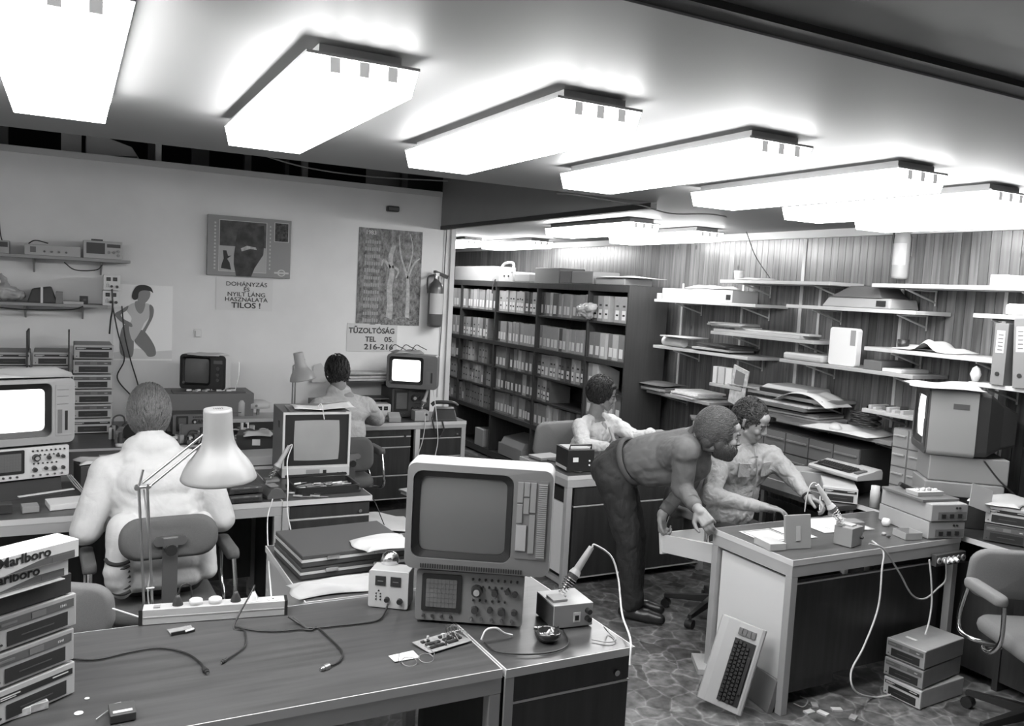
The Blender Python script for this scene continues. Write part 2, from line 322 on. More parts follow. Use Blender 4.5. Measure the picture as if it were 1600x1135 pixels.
# ============================================================ FURNITURE
def mat_wood(v, rough=.4, sx=(1.5, 22, 22), n=.25):
    return G(v, rough, n=n, ns=1.6, stretch=sx, key=('wood', v, rough, sx, n))
TOP = mat_wood(.062, .36); TOPD = mat_wood(.06, .3); DARK = mat_wood(.028, .4, (22, 22, 1.5)); FRAME = G(.33, .4, n=.05, ns=5); EDGE = G(.5, .45); PANEL = G(.55, .6)
def desk(name, label, x0, x1, y0, y1, h=.75, top=TOP, cabs=(), modesty=None, frame=True, side=None, apron=.05):
    """cabs: (x0,x1,[drawer heights]) facing the sitter side given as 'f' (toward -y) or 'b'"""
    t = thing(name, label, 'desk', (x0, y0, 0)); w, d = x1-x0, y1-y0
    MB().box(.004, w-.004, .004, d-.004, h-.026, h).build('desktop', top, t)
    mb = MB().box(0, w, 0, .004, h-.028, h-.0005).box(0, w, d-.004, d, h-.028, h-.0005).box(0, .004, .004, d-.004, h-.028, h-.0005).box(w-.004, w, .004, d-.004, h-.028, h-.0005)
    mb.build('edge_strip', EDGE, t)
    if frame:
        mb = MB().box(.002, w-.002, .002, .03, h-.028-apron, h-.029).box(.002, w-.002, d-.03, d-.002, h-.028-apron, h-.029).box(.002, .03, .03, d-.03, h-.028-apron, h-.029).box(w-.03, w-.002, .03, d-.03, h-.028-apron, h-.029)
        mb.build('apron', FRAME, t)
        for lx in (.002, w-.042):
            for ly in (.002, d-.042): MB().box(lx, lx+.04, ly, ly+.04, 0, h-.029-apron).build('leg', FRAME, t, .003)
            MB().box(lx+.004, lx+.036, .043, d-.043, .02, .05).build('foot_rail', FRAME, t)
    for (a, b, hs, face) in cabs:
        a -= x0; b -= x0; zt = h-.032-(apron if frame else 0)-.001; zb = zt-sum(hs)-.004
        fy = (.012, .03) if face == 'f' else (d-.03, d-.012)
        c = MB().box(a, b, .031, d-.031, zb, zt).build('cabinet', DARK, t)
        z = zt
        for hh in hs:
            dr = MB().box(a+.006, b-.006, fy[0], fy[1], z-hh+.010, z-.002).build('drawer', DARK, t, .002)
            MB().box(a+.004, b-.004, fy[0]-.001, fy[1], z-hh, z-hh+.008).build('drawer_edge', G(.42, .4), dr)
            MB().cyl((b-.06, fy[0]-.001, z-.05), (b-.06, fy[0]-.012, z-.05), .010).build('lock', CHROME, dr) if hh == hs[0] else None
            z -= hh
    if modesty: MB().box(.045, w-.045, modesty[0]-y0, modesty[0]-y0+.018, modesty[1], modesty[2]).build('modesty_panel', DARK, t); MB().box(.045, w-.045, modesty[0]-y0-.001, modesty[0]-y0+.02, modesty[2], modesty[2]+.008).build('panel_edge', EDGE, t)
    return t
# front work desk (near the camera), two units
desk('work_desk', 'long brown work desk in front with power strip, cables and drives on it', -.95, 1.196, 2.225, 2.955, cabs=())
fd = desk('drawer_desk', 'small drawer desk in front, end of the desk row under the colour television', 1.203, 1.69, 2.215, 2.95, cabs=((1.21, 1.685, [.09, .3, .2], 'f'),), frame=False, top=mat_wood(.058, .3))
MB().box(.002, .485, .03, .70, .02, .7).build('side_panel', DARK, fd)
MB().box(.0, .03, .001, .011, 0, .72).build('leg', FRAME, fd)
# desk behind it with the attache cases
dk = desk('storage_desk', 'dark topped desk behind the front one carrying two attache cases', .765, 1.6, 2.97, 3.68, top=TOPD, frame=False)
MB().box(.004, .022, .01, .70, 0, .72).build('side_panel', G(.42, .5), dk); MB().box(.81, .83, .01, .70, 0, .72).build('side_panel', G(.42, .5), dk)
MB().box(.03, .80, .35, .37, .1, .72).build('back_panel', DARK, dk)
# desk of the man in the white jacket, with drawer cabinet
desk('work_desk', 'desk at which the person in the white knitted jacket sits', -1.2, 1.0, 4.41, 5.13, apron=.05, modesty=(5.0, .15, .66))
desk('drawer_desk', 'dark drawer cabinet desk carrying the monochrome monitor and tool case', 1.0, 1.49, 4.405, 5.2, cabs=((1.035, 1.485, [.08, .38], 'f'),), frame=False)
o = bpy.data.objects['drawer_desk.001']
MB().box(0, .035, .0, .035, 0, .715).build('leg', FRAME, o); MB().box(.0, .03, .04, .78, .0, .72).build('side_panel', DARK, o); MB().box(.46, .488, .04, .78, 0, .72).build('side_panel', DARK, o)
hn = MB().tube([(.19, -.001, .37), (.19, -.028, .37), (.30, -.028, .37), (.30, -.001, .37)], .006, smooth=0).build('door_handle', CHROME, o)
desk('work_bench', 'bench behind the monitor, between the two seated men, full of parts', -1.2, 1.44, 5.28, 5.98, top=TOPD, modesty=(5.9, .1, .66))
desk('wall_bench', 'long bench along the painted wall carrying the drive stacks', -1.2, 1.44, 6.06, 7.14, top=TOPD, modesty=(7.05, .1, .66))
desk('drawer_desk', 'desk with dark drawers under the calendar against the painted wall', 1.58, 3.06, 6.60, 7.16, h=.77, top=TOPD, cabs=((1.64, 2.56, [.06, .09, .24, .2], 'f'), (2.63, 3.04, [.085, .16, .16, .15], 'f')), apron=.03)
o = bpy.data.objects['drawer_desk.002']; MB().box(1.01, 1.05, -.004, .036, 0, .71).build('leg', G(.5, .4), o)
# desk of the two men at the front right
rd = desk('work_desk', 'desk on which the bearded person leans, seen from its end and rear', 2.955, 4.165, 2.735, 3.285, top=mat_wood(.07, .3), modesty=(2.80, .12, .60), apron=.055)
MB().box(.03, .045, .055, .50, .06, .645).build('side_panel', G(.62, .7), rd)
MB().box(.046, .42, .075, .50, .06, .62).build('cabinet', DARK, rd)
for k, (zz, yy) in enumerate(((.40, .02), (.24, .035), (.07, .05))): MB().box(.05, .41, .505+yy, .523+yy, zz, zz+.14).build('drawer', PANEL, rd, .002)
dr = bpy.data.objects.new('drawer', None); COL.objects.link(dr); dr.parent = rd; dr.location = (.04, .50, .56); dr.rotation_euler = (R(-9), 0, 0)
mbx = MB().box(0, .012, 0, .5, 0, .10).box(.36, .372, 0, .5, 0, .10).box(.012, .36, 0, .5, 0, .008).box(.012, .36, 0, .01, .008, .1)
MB_open = mbx.build('drawer_box', G(.55, .6), dr); MB().box(-.01, .39, .50, .518, -.01, .11).build('drawer_front', G(.6, .6), dr, .002)
MB().box(.1, .11, .01, .49, .008, .08).build('divider', G(.45, .6), dr)
for i in range(3): MB().box(.14+.06*i, .18+.06*i, .2+.05*i, .3+.05*i, .008, .05).build('drawer_tray', G((.08, .4, .15)[i], .6), dr)
# drawer desk in the middle
md = desk('drawer_desk', 'desk with dark drawers behind the bending person, black case on its corner', 2.84, 4.02, 4.54, 5.2, top=TOPD, cabs=((2.90, 3.98, [.13, .48], 'f'),), apron=.05)
MB().box(.004, .02, .045, .61, .09, .56).build('side_panel', G(.58, .7), md); MB().box(.004, .02, .045, .61, .57, .65).build('side_slot', BLACK, md)
# bench along the plank wall
wb = desk('wall_bench', 'long bench along the plank wall carrying computers and television', 4.2, 4.77, 1.3, 5.72, top=TOPD, frame=False)
for yy in (.05, 1.2, 2.4, 3.6, 4.36): MB().box(.02, .56, yy, yy+.03, 0, .72).build('side_panel', DARK, wb)
MB().box(.02, .03, .09, 1.19, .62, .72).build('apron', DARK, wb); MB().box(.02, .04, .09, 1.19, .35, .36).build('panel_edge', EDGE, wb)
MB().box(.03, .045, .09, 4.35, .05, .61).build('modesty_panel', DARK, wb)

# ------------------------------------------------------------ office chairs (sitter looks along +y)
FAB = G(.20, .9, n=.12, ns=300, bump=.25, bs=900); FABL = G(.17, .9, n=.1, ns=300, bump=.25, bs=900)
def pad(w, d, t, r, curve=0, n=6, front_roll=0):
    """upholstered pad: rounded outline with soft edge, lying in xy"""
    mb = MB(); P = rrect(w, d, r, n); rings = []
    for z, s_ in ((0, .90), (.12*t, .97), (.4*t, 1.), (.7*t, .985), (.92*t, .93), (t, .82)):
        rings.append([(p[0]*s_, p[1]*s_, z+curve*(p[0]/(w/2))**2*w*.5+(front_roll*max(0, p[1]/(d/2)-.5)**2)*-1) for p in P])
    for q in (.6, .3, .02): rings.append([(p[0]*.82*q, p[1]*.82*q, t+.004*(1-q)+curve*(p[0]*.82*q/(w/2))**2*w*.5-front_roll*max(0, p[1]*q/(d/2)-.5)**2) for p in P])
    for q in (.5, .02): rings.insert(0, [(p[0]*.9*q, p[1]*.9*q, curve*(p[0]*.9*q/(w/2))**2*w*.5) for p in P])
    mb.loft(rings); return mb
def chair(label, loc, rz, fab=FAB, arms=True, back_z=.62, back_h=.27, back_w=.44, name='office_chair', base=True, post=True):
    t = thing(name, label, 'chair', loc, rz)
    pad(.46, .44, .075, .09, .03, front_roll=.06).T((0, 0, .415)) if False else None
    mb = pad(.46, .44, .075, .1, .04, front_roll=.12); o = mb.build('seat', fab, t); o.location = (0, .02, .42)
    MB().box(-.16, .16, -.16, .18, .405, .419).build('seat_plate', BLACK, t)
    mb = pad(back_w, back_h, .055, .08, .14); o = mb.build('backrest', fab, t); o.location = (0, -.225, back_z+back_h/2); o.rotation_euler = (R(90)+R(-8), 0, PI)
    o.rotation_euler = (R(82), 0, 0); o.location.y = -.20
    if post:
        m_ = MB().box(-.03, .03, -.275, -.268, .40, back_z+back_h*.55); m_.box(-.03, .03, -.275, -.1, .398, .404); m_.build('back_bar', G(.12, .35, .5), t)
        br = MB().T((0, -.277, back_z+back_h*.5)).xz(rrect(.13, .04, .02), -.004, .004).build('bracket', STEEL, t)
        MB().T((0, 0, 0)).box(-.028, .028, -.292, -.281, back_z+back_h*.36, back_z+back_h*.58).build('bracket_clamp', STEEL, br); MB().cyl((0, -.28, back_z+back_h*.32), (0, -.31, back_z+back_h*.32), .024).build('tilt_knob', BLACK, br)
    if arms:
        for s in (-1, 1):
            a = MB().tube([(s*.18, .0, .405), (s*.26, .0, .405), (s*.29, .10, .42), (s*.29, .17, .50), (s*.29, .17, .655)], .0105, smooth=5)
            a.tube([(s*.18, -.05, .405), (s*.26, -.08, .405), (s*.29, -.15, .42), (s*.29, -.17, .50), (s*.29, -.12, .655)], .0105, smooth=5)
            a = a.build('arm_tube', CHROME, t)
            q = pad(.055, .30, .045, .026, 0).build('arm_pad', fab, a); q.location = (s*.29, .02, .65)
    if base:
        MB().cyl((0, 0, .12), (0, 0, .405), .025).build('column', STEEL, t)
        for k in range(5):
            an = 2*PI*k/5+.3; c, s_ = math.cos(an), math.sin(an)
            l = MB().M(Matrix.Rotation(an, 4, 'Z')).frus([(.02, -.022, .085), (.3, -.014, .062), (.3, .014, .062), (.02, .022, .085)], [(.02, -.018, .13), (.3, -.01, .085), (.3, .01, .085), (.02, .018, .13)]).build('star_leg', BLACK, t)
            MB().cyl((c*.29-s_*.022, s_*.29+c*.022, .028), (c*.29+s_*.022, s_*.29-c*.022, .028), .028).cyl((c*.29, s_*.29, .05), (c*.29, s_*.29, .064), .008).build('caster', BLACK, l)
    return t
chair('grey office chair of the person in the white knitted jacket, seen from behind', (.365, 3.94, 0), R(2), G(.075, .9, n=.1, ns=300, bump=.2, bs=900), back_z=.725, back_h=.175, back_w=.39)
chair('empty grey office chair with padded arms beside the three drives on the floor', (3.955, 2.165, 0), R(152.6), FABL, back_z=.545, back_h=.25)
chair('office chair at the calendar wall, behind the monochrome monitor', (1.77, 6.02, 0), R(2), G(.1, .9), back_z=.56, back_h=.25, back_w=.34)
chair('office chair of the person in the white lab coat, back towards the file rack', (3.56, 5.60, 0), R(-172), FAB, arms=False, back_z=.58, back_h=.3)
chair('office chair under the seated person in the light shirt at the corner desk', (3.50, 3.84, 0), R(-175), G(.12, .9), back_z=.55)
chair('low grey chair whose back shows just over the rear edge of the front desk', (-.16, 3.36, 0), R(150), FABL, arms=False, back_z=.50, back_h=.22, post=False)

# ------------------------------------------------------------ file rack
RX, RD_ = 4.25, .42
ys = [5.98, 6.62, 7.59, 8.55, 9.5, 10.45]; zt = 2.015
RACKM = mat_wood(.045, .4, (22, 22, 1.5), .15)
rk = thing('file_rack', 'tall dark wooden file rack full of magazine files', 'shelving rack', (RX, 5.98, 0))
def rb(name, *a, m=RACKM):
    mb = MB(); mb.box(*a); return mb.build(name, m, rk, .0015)
rb('end_panel', 0, RD_, 0, .022, 0, zt); rb('end_panel', 0, RD_, 4.47-.022, 4.47, 0, zt)
for y in ys[1:-1]: rb('upright', 0, RD_-.01, y-5.98-.012, y-5.98+.012, 0, zt-.001)
for i in range(5):
    a, b = ys[i]-5.98+(.023 if i == 0 else .013), ys[i+1]-5.98-(.023 if i == 4 else .013)
    for z0, z1 in ((zt-.06, zt), (1.30, 1.345), (.495, .545), (.02, .09)): rb('frame_board', .0, RD_-.012, a, b, z0, z1)
    for z in ((1.665,) if True else ()): rb('shelf', .012, RD_-.012, a, b, z, z+.018)
    for z in (1.04, .79): rb('shelf', .012, RD_-.012, a, b, z, z+.018)
rb('back_board', RD_-.01, RD_, .023, 4.44, 0, zt-.001, m=DARK)
# magazine files: one mesh per look, every file an object
def file_mesh(w, h, tone, kind):
    mb = MB(); d = .24
    pts = [(0, 0), (d, 0), (d, h*.72), (.08, h), (0, h)] if kind != 2 else [(0, 0), (d, 0), (d, h), (0, h)]
    mb.yz([(p[0], p[1]) for p in pts], 0, w) if False else None
    # spine faces -x; width along y
    mb.i = 0
    o = mb.m; mb.m = Matrix(((1, 0, 0, 0), (0, 0, 1, 0), (0, 1, 0, 0), (0, 0, 0, 1)))
    mb.prism(pts[::-1], 0, w); mb.m = o
    if kind in (0, 3): mb.i = 1; mb.box(-.0008, 0, w*.2, w*.8, .025, .025+h*.36)
    if kind in (1, 3): mb.i = 2; mb.box(-.001, 0, w*.3, w*.7, h*.25, h*.32); mb.box(-.001, 0, w*.3, w*.7, h*.6, h*.67)
    if kind == 2: mb.i = 2; mb.box(-.001, 0, w*.35, w*.65, .03, .05)
    return mb.mesh('magazine_file', [G(tone, .75, n=.06, ns=15), G(.72, .7), BLACK])
tones = {'white': .45, 'pale': .32, 'grey': .2, 'dark': .1}
FM = {(tn, k, wi): file_mesh((.055, .075, .09)[wi], (.235, .225, .23)[wi], tv, k) for tn, tv in tones.items() for k in range(4) for wi in range(3)}
ORD = 'first second third fourth fifth sixth seventh eighth ninth tenth eleventh twelfth thirteenth fourteenth fifteenth sixteenth'.split()
rows = [(1.684, 'top row'), (1.346, 'second row'), (1.059, 'third row'), (.809, 'fourth row'), (.546, 'fifth row')]
bays = ['nearest bay', 'second bay', 'third bay', 'fourth bay', 'farthest bay']
rn = random.Random(11)
for bi in range(5):
    for ri, (z, rname) in enumerate(rows):
        y = ys[bi+1]-.018; end = ys[bi]+.022; k = 0
        if bi == 0 and ri == 2: end = ys[bi]+.35
        base = rn.choice(['white', 'pale', 'grey', 'pale']); kd = 1 if (bi >= 3 and ri in (2, 3, 4)) else rn.choice([0, 0, 3])
        if bi == 2 and ri == 3: base = 'dark'
        if bi == 1 and ri == 3: end = y-.35
        if bi == 3 and ri == 1: end = y-.7
        while k < 15:
            tn = base if rn.random() < .65 else rn.choice(list(tones)); wi = rn.choice([0, 1, 1, 2]) if bi < 4 else 2
            if bi == 0: wi = 2
            w = (.055, .075, .09)[wi]
            if y-w < end: break
            if rn.random() < .06 and bi < 4: y -= w; continue
            me = FM[(tn, kd if rn.random() < .85 else 0, wi)]
            o = bpy.data.objects.new('magazine_file', me); COL.objects.link(o)
            lean = rn.choice([0, 0, 0, .03, -.03]) if bi < 4 else 0
            o.location = (RX+.02+rn.uniform(0, .03), y-w, z+.0005)
            y -= w+.002
            tag(o, '%s magazine file, %s from the far end, %s, %s of the file rack' % (tn, ORD[k], rname, bays[bi]), 'magazine file', 'magazine files in the file rack'); k += 1
# ============================================================ DEVICE BUILDERS (local: front-left-bottom corner at 0, x right, y back)
def knob(parent, x, z, r=.012, y=0, m=BLACK, d=.014, name='knob'):
    return MB().cyl((x, y, z), (x, y-d, z), r, r*.85, 12).build(name, m, parent)
def drive(label, loc, rz, tone=.30, style=0, group=None, d=.36):
    t = thing('floppy_drive', label, 'floppy drive', loc, rz, group)
    w, h = .2, .094
    case = G(tone, .5, n=.05, ns=20)
    MB().frus([(0.003, .012, .004), (w-.003, .012, .004), (w-.003, d, .004), (.003, d, .004)], [(0.003, .012, h), (w-.003, .012, h), (w-.003, d, h), (.003, d, h)]).build('case', case, t, .004)
    b = MB().box(0, w, -.004, .012, 0.004, h-.001).build('bezel', G(tone*1.15, .5), t, .003)
    dark = G(.025, .4)
    if style == 0:
        s_ = MB().box(.008, w-.008, -.006, -.0045, h-.034, h-.012).build('label_stripe', G(.10, .4), b)
        MB().box(.013, .05, -.0072, -.0062, h-.026, h-.020).box(.085, .12, -.0072, -.0062, h-.031, h-.015).build('print_marks', G(.16, .4), s_)
        text('1541', .009, G(.8, .5), 'lettering', s_, (w-.045, -.0062, h-.027), (R(90), 0, 0), .0004)
    else:
        s_ = MB().box(.008, w-.008, -.006, -.0045, h-.032, h-.016).build('label_stripe', BLACK, t)
        MB().box(.013, .06, -.0072, -.0062, h-.023, h-.020).box(.013, .05, -.0072, -.0062, h-.028, h-.026).box(.14, .18, -.0072, -.0062, h-.023, h-.020).build('print_marks', G(.6, .4), s_)
    sl = MB().box(.028, w-.024, -.006, -.0045, .012, h-.044).build('drive_slot', dark, t); MB().box(.06, .14, -.0075, -.0065, .029, .032).build('slot_lip', G(.07, .3), sl)
    MB().cyl((.014, -.004, .02), (.014, -.0065, .02), .003, n=8).build('indicator', BLACK, t)
    return t
def crt(name, label, loc, rz, w, h, d, body, bez, on=None, panel=.22, pstyle='keys', top_w=1., cat='television', glass=None, rear=None, rimk=.02, fdk=.45, sub=None, taper=.72, side_tone=None):
    """television or monitor: moulded front ring, bulged tube, control panel right of it, tapering rear housing"""
    t = thing(name, label, cat, loc, rz)
    fd_ = d*fdk
    mb = MB()
    def ring(y, k, r=.03, dz=0): return [(p[0], y, p[1]) for p in rrect(w*k, h*k, r*k, 5, w/2, h/2+dz)]
    mb.loft([ring(0.008, .985), ring(0.03, 1.), ring(fd_*.8, 1.)], False); mb.build('cabinet', body, t, 0)
    mb = MB(); mb.loft([ring(fd_*.8+.001, .975), ring(fd_, .95, dz=-.002), ring(fd_+(d-fd_)*.5, taper+.08, dz=-.01), ring(d, taper*.85, dz=-.02)], True, False); mb.build('rear_housing', rear or body, t)
    sw = w*(1-panel); sx = .025*w/.5; x0, x1, z0, z1 = sx, sw-.01, h*.085+.01, h-.028*h/.4
    fr = MB(); # front frame: annulus between cabinet edge and tube opening
    O = rrect(w*.985, h*.985, .03, 5, w/2, h/2); I = rrect(x1-x0, z1-z0, .035*h/.4, 5, (x0+x1)/2, (z0+z1)/2); n = len(O)
    vs = [(p[0], -.001, p[1]) for p in O]+[(p[0], -.004, p[1]) for p in I]+[(p[0], .022, p[1]) for p in I]+[(p[0], .0075, p[1]) for p in O]
    fs = [(i, (i+1) % n, n+(i+1) % n, n+i) for i in range(n)]+[(n+i, n+(i+1) % n, 2*n+(i+1) % n, 2*n+i) for i in range(n)]+[(i, (i+1) % n, 3*n+(i+1) % n, 3*n+i) for i in range(n)]
    fr.add(vs, fs, False); fr.build('front_frame', bez, t)
    rim = MB(); rw = rimk*h/.4*1.2
    I2 = rrect(x1-x0-.004, z1-z0-.004, .033*h/.4, 5, (x0+x1)/2, (z0+z1)/2); J = rrect(x1-x0-2*rw, z1-z0-2*rw, .028*h/.4, 5, (x0+x1)/2, (z0+z1)/2)
    vs = [(p[0], .002, p[1]) for p in I2]+[(p[0], .012, p[1]) for p in J]+[(p[0], .03, p[1]) for p in J]; 
    rim.add(vs, [(i, (i+1) % n, n+(i+1) % n, n+i) for i in range(n)]+[(n+i, n+(i+1) % n, 2*n+(i+1) % n, 2*n+i) for i in range(n)], False); rim.build('tube_surround', G(.008, .4), t)
    gx0, gx1, gz0, gz1 = x0+rw, x1-rw, z0+rw, z1-rw; cx, cz = (gx0+gx1)/2, (gz0+gz1)/2
    N = 14; vs = []; fs = []
    for j in range(N+1):
        for i in range(N+1):
            u, v = i/N*2-1, j/N*2-1; sq = 1-.035*(v*v); sq2 = 1-.035*(u*u)
            vs.append((cx+u*(gx1-gx0)/2*1.02*sq, .022-.012*(1-(u*u+v*v)/2)*h/.35, cz+v*(gz1-gz0)/2*1.02*sq2))
    for j in range(N):
        for i in range(N): a = j*(N+1)+i; fs.append((a, a+1, a+N+2, a+N+1))
    g = glass or (G(.7, .3, emit=on) if on else G(.125, .15, spec=.6))
    MB().add(vs, fs, True).build('screen', g, t)
    px0, px1 = sw+.004, w-.02*w/.5
    if pstyle == 'keys':
        pw = px1-px0
        p = MB().box(px0, px1, -.006, -.0045, h*.17, h*.90).build('control_panel', bez, t)
        k = [(0, .72, 0.30, .98), (0, .46, .30, .70), (.33, .80, .62, .98), (.33, .58, .62, .78), (.65, .60, .95, .98), (.65, .08, .95, .57), (0, .10, .55, .44)]
        pwk = pw*.66
        for (a, b, c, e) in k: MB().box(px0+a*pwk, px0+c*pwk-.001, -.010, -.0062, h*.17+b*h*.73, h*.17+e*h*.73-.002).build('key', G(.24, .4), p)
        for i in range(36): 
            z = h*.19+i*h*.69/36
        mb = MB()
        for i in range(36): z = h*.19+i*h*.69/36; mb.box(px0+pw*.7, px1-.002, -.0085, -.0062, z, z+h*.010)
        mb.build('vent_slats', G(.3, .4), p)
        MB().box(px0+pwk*.02, px0+pwk*.52, -.0125, -.0105, h*.25, h*.48).build('door_flap', G(.35, .5), p)
        mb = MB()
        for i in range(42): x = w*.12+i*w*.70/42; mb.box(x, x+w*.008, -.0055, -.0045, h*.022, h*.062)
        mb.build('speaker_slots', BLACK, t)
    elif pstyle == 'knobs':
        p = MB().box(px0, px1, -.006, -.0045, h*.08, h*.93).build('control_panel', G(.02, .4), t)
        for z in (.62, .45, .3): knob(p, (px0+px1)/2, h*z, h*.055, -.006, G(.06, .3), .012)
        if True: MB().box(px0+.01, px1-.01, -.0085, -.0062, h*.75, h*.85).build('dial_window', G(.1, .2), p)
    elif pstyle == 'slots':
        p = MB().box(px0, px1, -.006, -.0045, h*.12, h*.90).build('control_panel', bez, t)
        pw = px1-px0
        MB().box(px0+pw*.15, px0+pw*.40, -.010, -.0062, h*.16, h*.52).build('key', G(.14, .4), p)
        MB().box(px0+pw*.58, px0+pw*.75, -.0085, -.0062, h*.2, h*.50).build('slider_slot', BLACK, p)
        for z in (.6, .72, .82): MB().box(px0+pw*.1, px0+pw*.8, -.008, -.0062, h*z, h*z+.002).build('panel_groove', G(.1, .4), p)
    return t
def scope(label, loc, rz, w=.31, h=.15, d=.38, tone=.33, body=.10, name='oscilloscope', small=False, flip=False):
    t = thing(name, label, 'oscilloscope', loc, rz)
    MB().box(.004, w-.004, .012, d, .004, h).build('case', G(body, .5), t, .004)
    f = MB().xz(rrect(w, h, .01, 3, w/2, h/2), -.006, .012).build('front_panel', G(tone, .45), t, .0015)
    sw = w*.42; mb = MB().xz(rrect(sw-.02, h*.74, .006, 3, .012+sw/2, h*.57), -.012, -.0065).build('screen_bezel', G(.02, .35), t)
    s_ = MB().xz(rrect(sw-.05, h*.56, .004, 3, .012+sw/2, h*.57), -.014, -.0125).build('screen', G(.13, .15), t)
    g = MB(); a, b, c, e = .012+.025, .012+sw-.025, h*.57-h*.28, h*.57+h*.28
    for i in range(1, 8): x = a+(b-a)*i/8; g.box(x-.0004, x+.0004, -.0146, -.0142, c, e)
    for i in range(1, 6): z = c+(e-c)*i/6; g.box(a, b, -.0149, -.0147, z-.0004, z+.0004)
    g.build('graticule', G(.06, .4), s_)
    x0 = sw+.03; W_ = w-x0-.012
    n = 8 if not small else 4
    for i in range(n): knob(f, x0+W_*(i+.5)/n, h*.88, .0045, -.006, BLACK, .008, 'button')
    for i in range(n-3): knob(f, x0+W_*(i+.5)/n+W_*.2, h*.74, .004, -.006, BLACK, .008, 'button')
    k = knob(f, x0+W_*.15, h*.66, h*.12, -.006, G(.03, .3), .022); MB().cyl((x0+W_*.15, -.029, h*.66), (x0+W_*.15, -.034, h*.66), h*.06).build('knob_cap', ALU, k)
    for (a, b, q) in ((.5, .64, .07), (.75, .68, .055), (.9, .64, .06), (.12, .28, .075), (.42, .3, .06), (.65, .28, .08), (.9, .28, .06)): knob(f, x0+W_*a, h*b, h*q, -.006, G(.04, .3), .016)
    for i in range(n-2): knob(f, x0+W_*(i+.5)/n+.004, h*.47, .0042, -.006, BLACK, .007, 'button')
    for i in range(5): knob(f, x0+W_*(i+.3)/5, h*.1, .006, -.006, CHROME, .01, 'socket')
    for i in range(4): knob(f, .03+i*(sw-.03)/4, h*.1, .006, -.006, G(.05, .3), .008)
    for a in (.02, w-.035):
        for b in (.03, d-.05): MB().box(a, a+.015, b, b+.015, -.0095, .0035).build('foot', BLACK, t)
    return t
def psu(label, loc, rz, w=.13, h=.12, d=.2, face=.45, body=.35, group=None):
    t = thing('bench_power_supply', label, 'power supply', loc, rz, group)
    MB().box(.002, w-.002, .006, d, .002, h-.001).build('case', G(body, .5), t, .003)
    f = MB().xz(rrect(w, h, .008, 3, w/2, h/2), -.004, .006).build('front_panel', G(face, .5), t, .001)
    for a in (.30, .68):
        m_ = MB().box(w*a-w*.13, w*a+w*.13, -.0065, -.0045, h*.60, h*.86).build('meter', G(.03, .2), t); MB().box(w*a-w*.07, w*a+w*.07, -.0078, -.0067, h*.72, h*.735).build('needle', G(.2, .5), m_)
    knob(f, w*.48, h*.24, .010, -.004, BLACK, .014); knob(f, w*.80, h*.22, .011, -.004, BLACK, .014)
    for z in (.38, .30, .22): MB().cyl((w*.2, -.004, h*z), (w*.2, -.0065, h*z), .0028, n=8).cyl((w*.31, -.004, h*z), (w*.31, -.0065, h*z), .0028, n=8).build('terminal', BLACK, f)
    MB().cyl((w*.26, -.004, h*.46), (w*.26, -.0065, h*.46), .0028, n=8).build('indicator', BLACK, f)
    return t
def iron_stand(label, loc, rz, lean=R(35), toward=0., hl=.17, sp=.075, cord=None, name='soldering_iron'):
    """soldering iron standing in a coil-spring holder; loc is the spring's foot"""
    t = thing(name, label, 'soldering iron', loc, rz)
    d = Vector((math.sin(lean), 0, math.cos(lean)))
    P = []
    for i in range(73):
        a = i/72; an = a*2*PI*7; r = .012+.011*a; c = d*(a*sp); u = Vector((0, 1, 0)); v = d.cross(u)
        P.append(c+u*math.cos(an)*r+v*math.sin(an)*r+Vector((0, 0, .004)))
    MB().tube(P, .0016, 5, 0).build('holder_spring', CHROME, t)
    MB().cyl((0, 0, -.003) if False else (-.012, -.012, .0), (-.012, -.012, .004), .02).build('holder_foot', STEEL, t)
    MB().cyl(d*.02, d*sp, .0028).cyl(d*sp, d*(sp+.018), .019, .021).build('iron_barrel', G(.12, .4), t)
    mb = MB(); e = d*(sp+.018); mb.cyl(e, e+d*.02, .023, .017).cyl(e+d*.02, e+d*(hl*.55), .0145, .0125).cyl(e+d*(hl*.55), e+d*(hl*.8), .0125, .0105); mb.build('iron_handle', G(.42, .5), t)
    return t, e+d*(hl*.8), d
def cable(label, pts, r=.003, mat=BLACK, plug=None, name='cable', cat='cable', smooth=8, ends=()):
    o = Vector(pts[0]); mb = MB().tube([Vector(p)-o for p in pts], r, 8, smooth)
    t = mb.build(name, mat); t.location = o; tag(t, label, cat)
    for k, (i, m, l, rr) in enumerate(ends):
        a = Vector(pts[i])-o; b = Vector(pts[i+1 if i == 0 else i-1])-o; d = (a-b).normalized()
        q = MB().cyl(a-d*.004, a+d*l*.6, rr, rr).cyl(a+d*l*.6, a+d*l, rr*.8, rr*.78).build('plug', m, t)
        MB().cyl(a+d*l, a+d*(l+.004), rr*.6).build('plug_contact', CHROME, q)
    return t
def paper(label, name, cat, loc, rz, w, d, tone=.75, curl=.004, seed=1, lift=0., group=None, marks=0, mat=None, rx=0, ry=0, t=.0015):
    rn = random.Random(seed); a, b, c = [rn.uniform(0, 6) for _ in range(3)]
    f = lambda u, v: (u*w, v*d, t+.0005+curl*(1+math.sin(u*4+a)*math.cos(v*3+b))/2*(abs(u-.5)+abs(v-.5))+lift*max(0, u-.6)**2*6)
    o = MB().sheet(f, 10, 8, t).build(name, mat or G(tone, .8)); o.location = Vector(loc); o.rotation_euler = (rx, ry, rz); tag(o, label, cat, group)
    if marks:
        mb = MB(); z = curl+t+.003 if curl > .001 else t+.001
        for i in range(marks): 
            y = d*(.12+.76*i/marks); mb.box(w*.12, w*rn.uniform(.6, .88), y, y+d*.012, z, z+.0004)
        mb.build('print_lines', G(.2, .8), o)
    return o
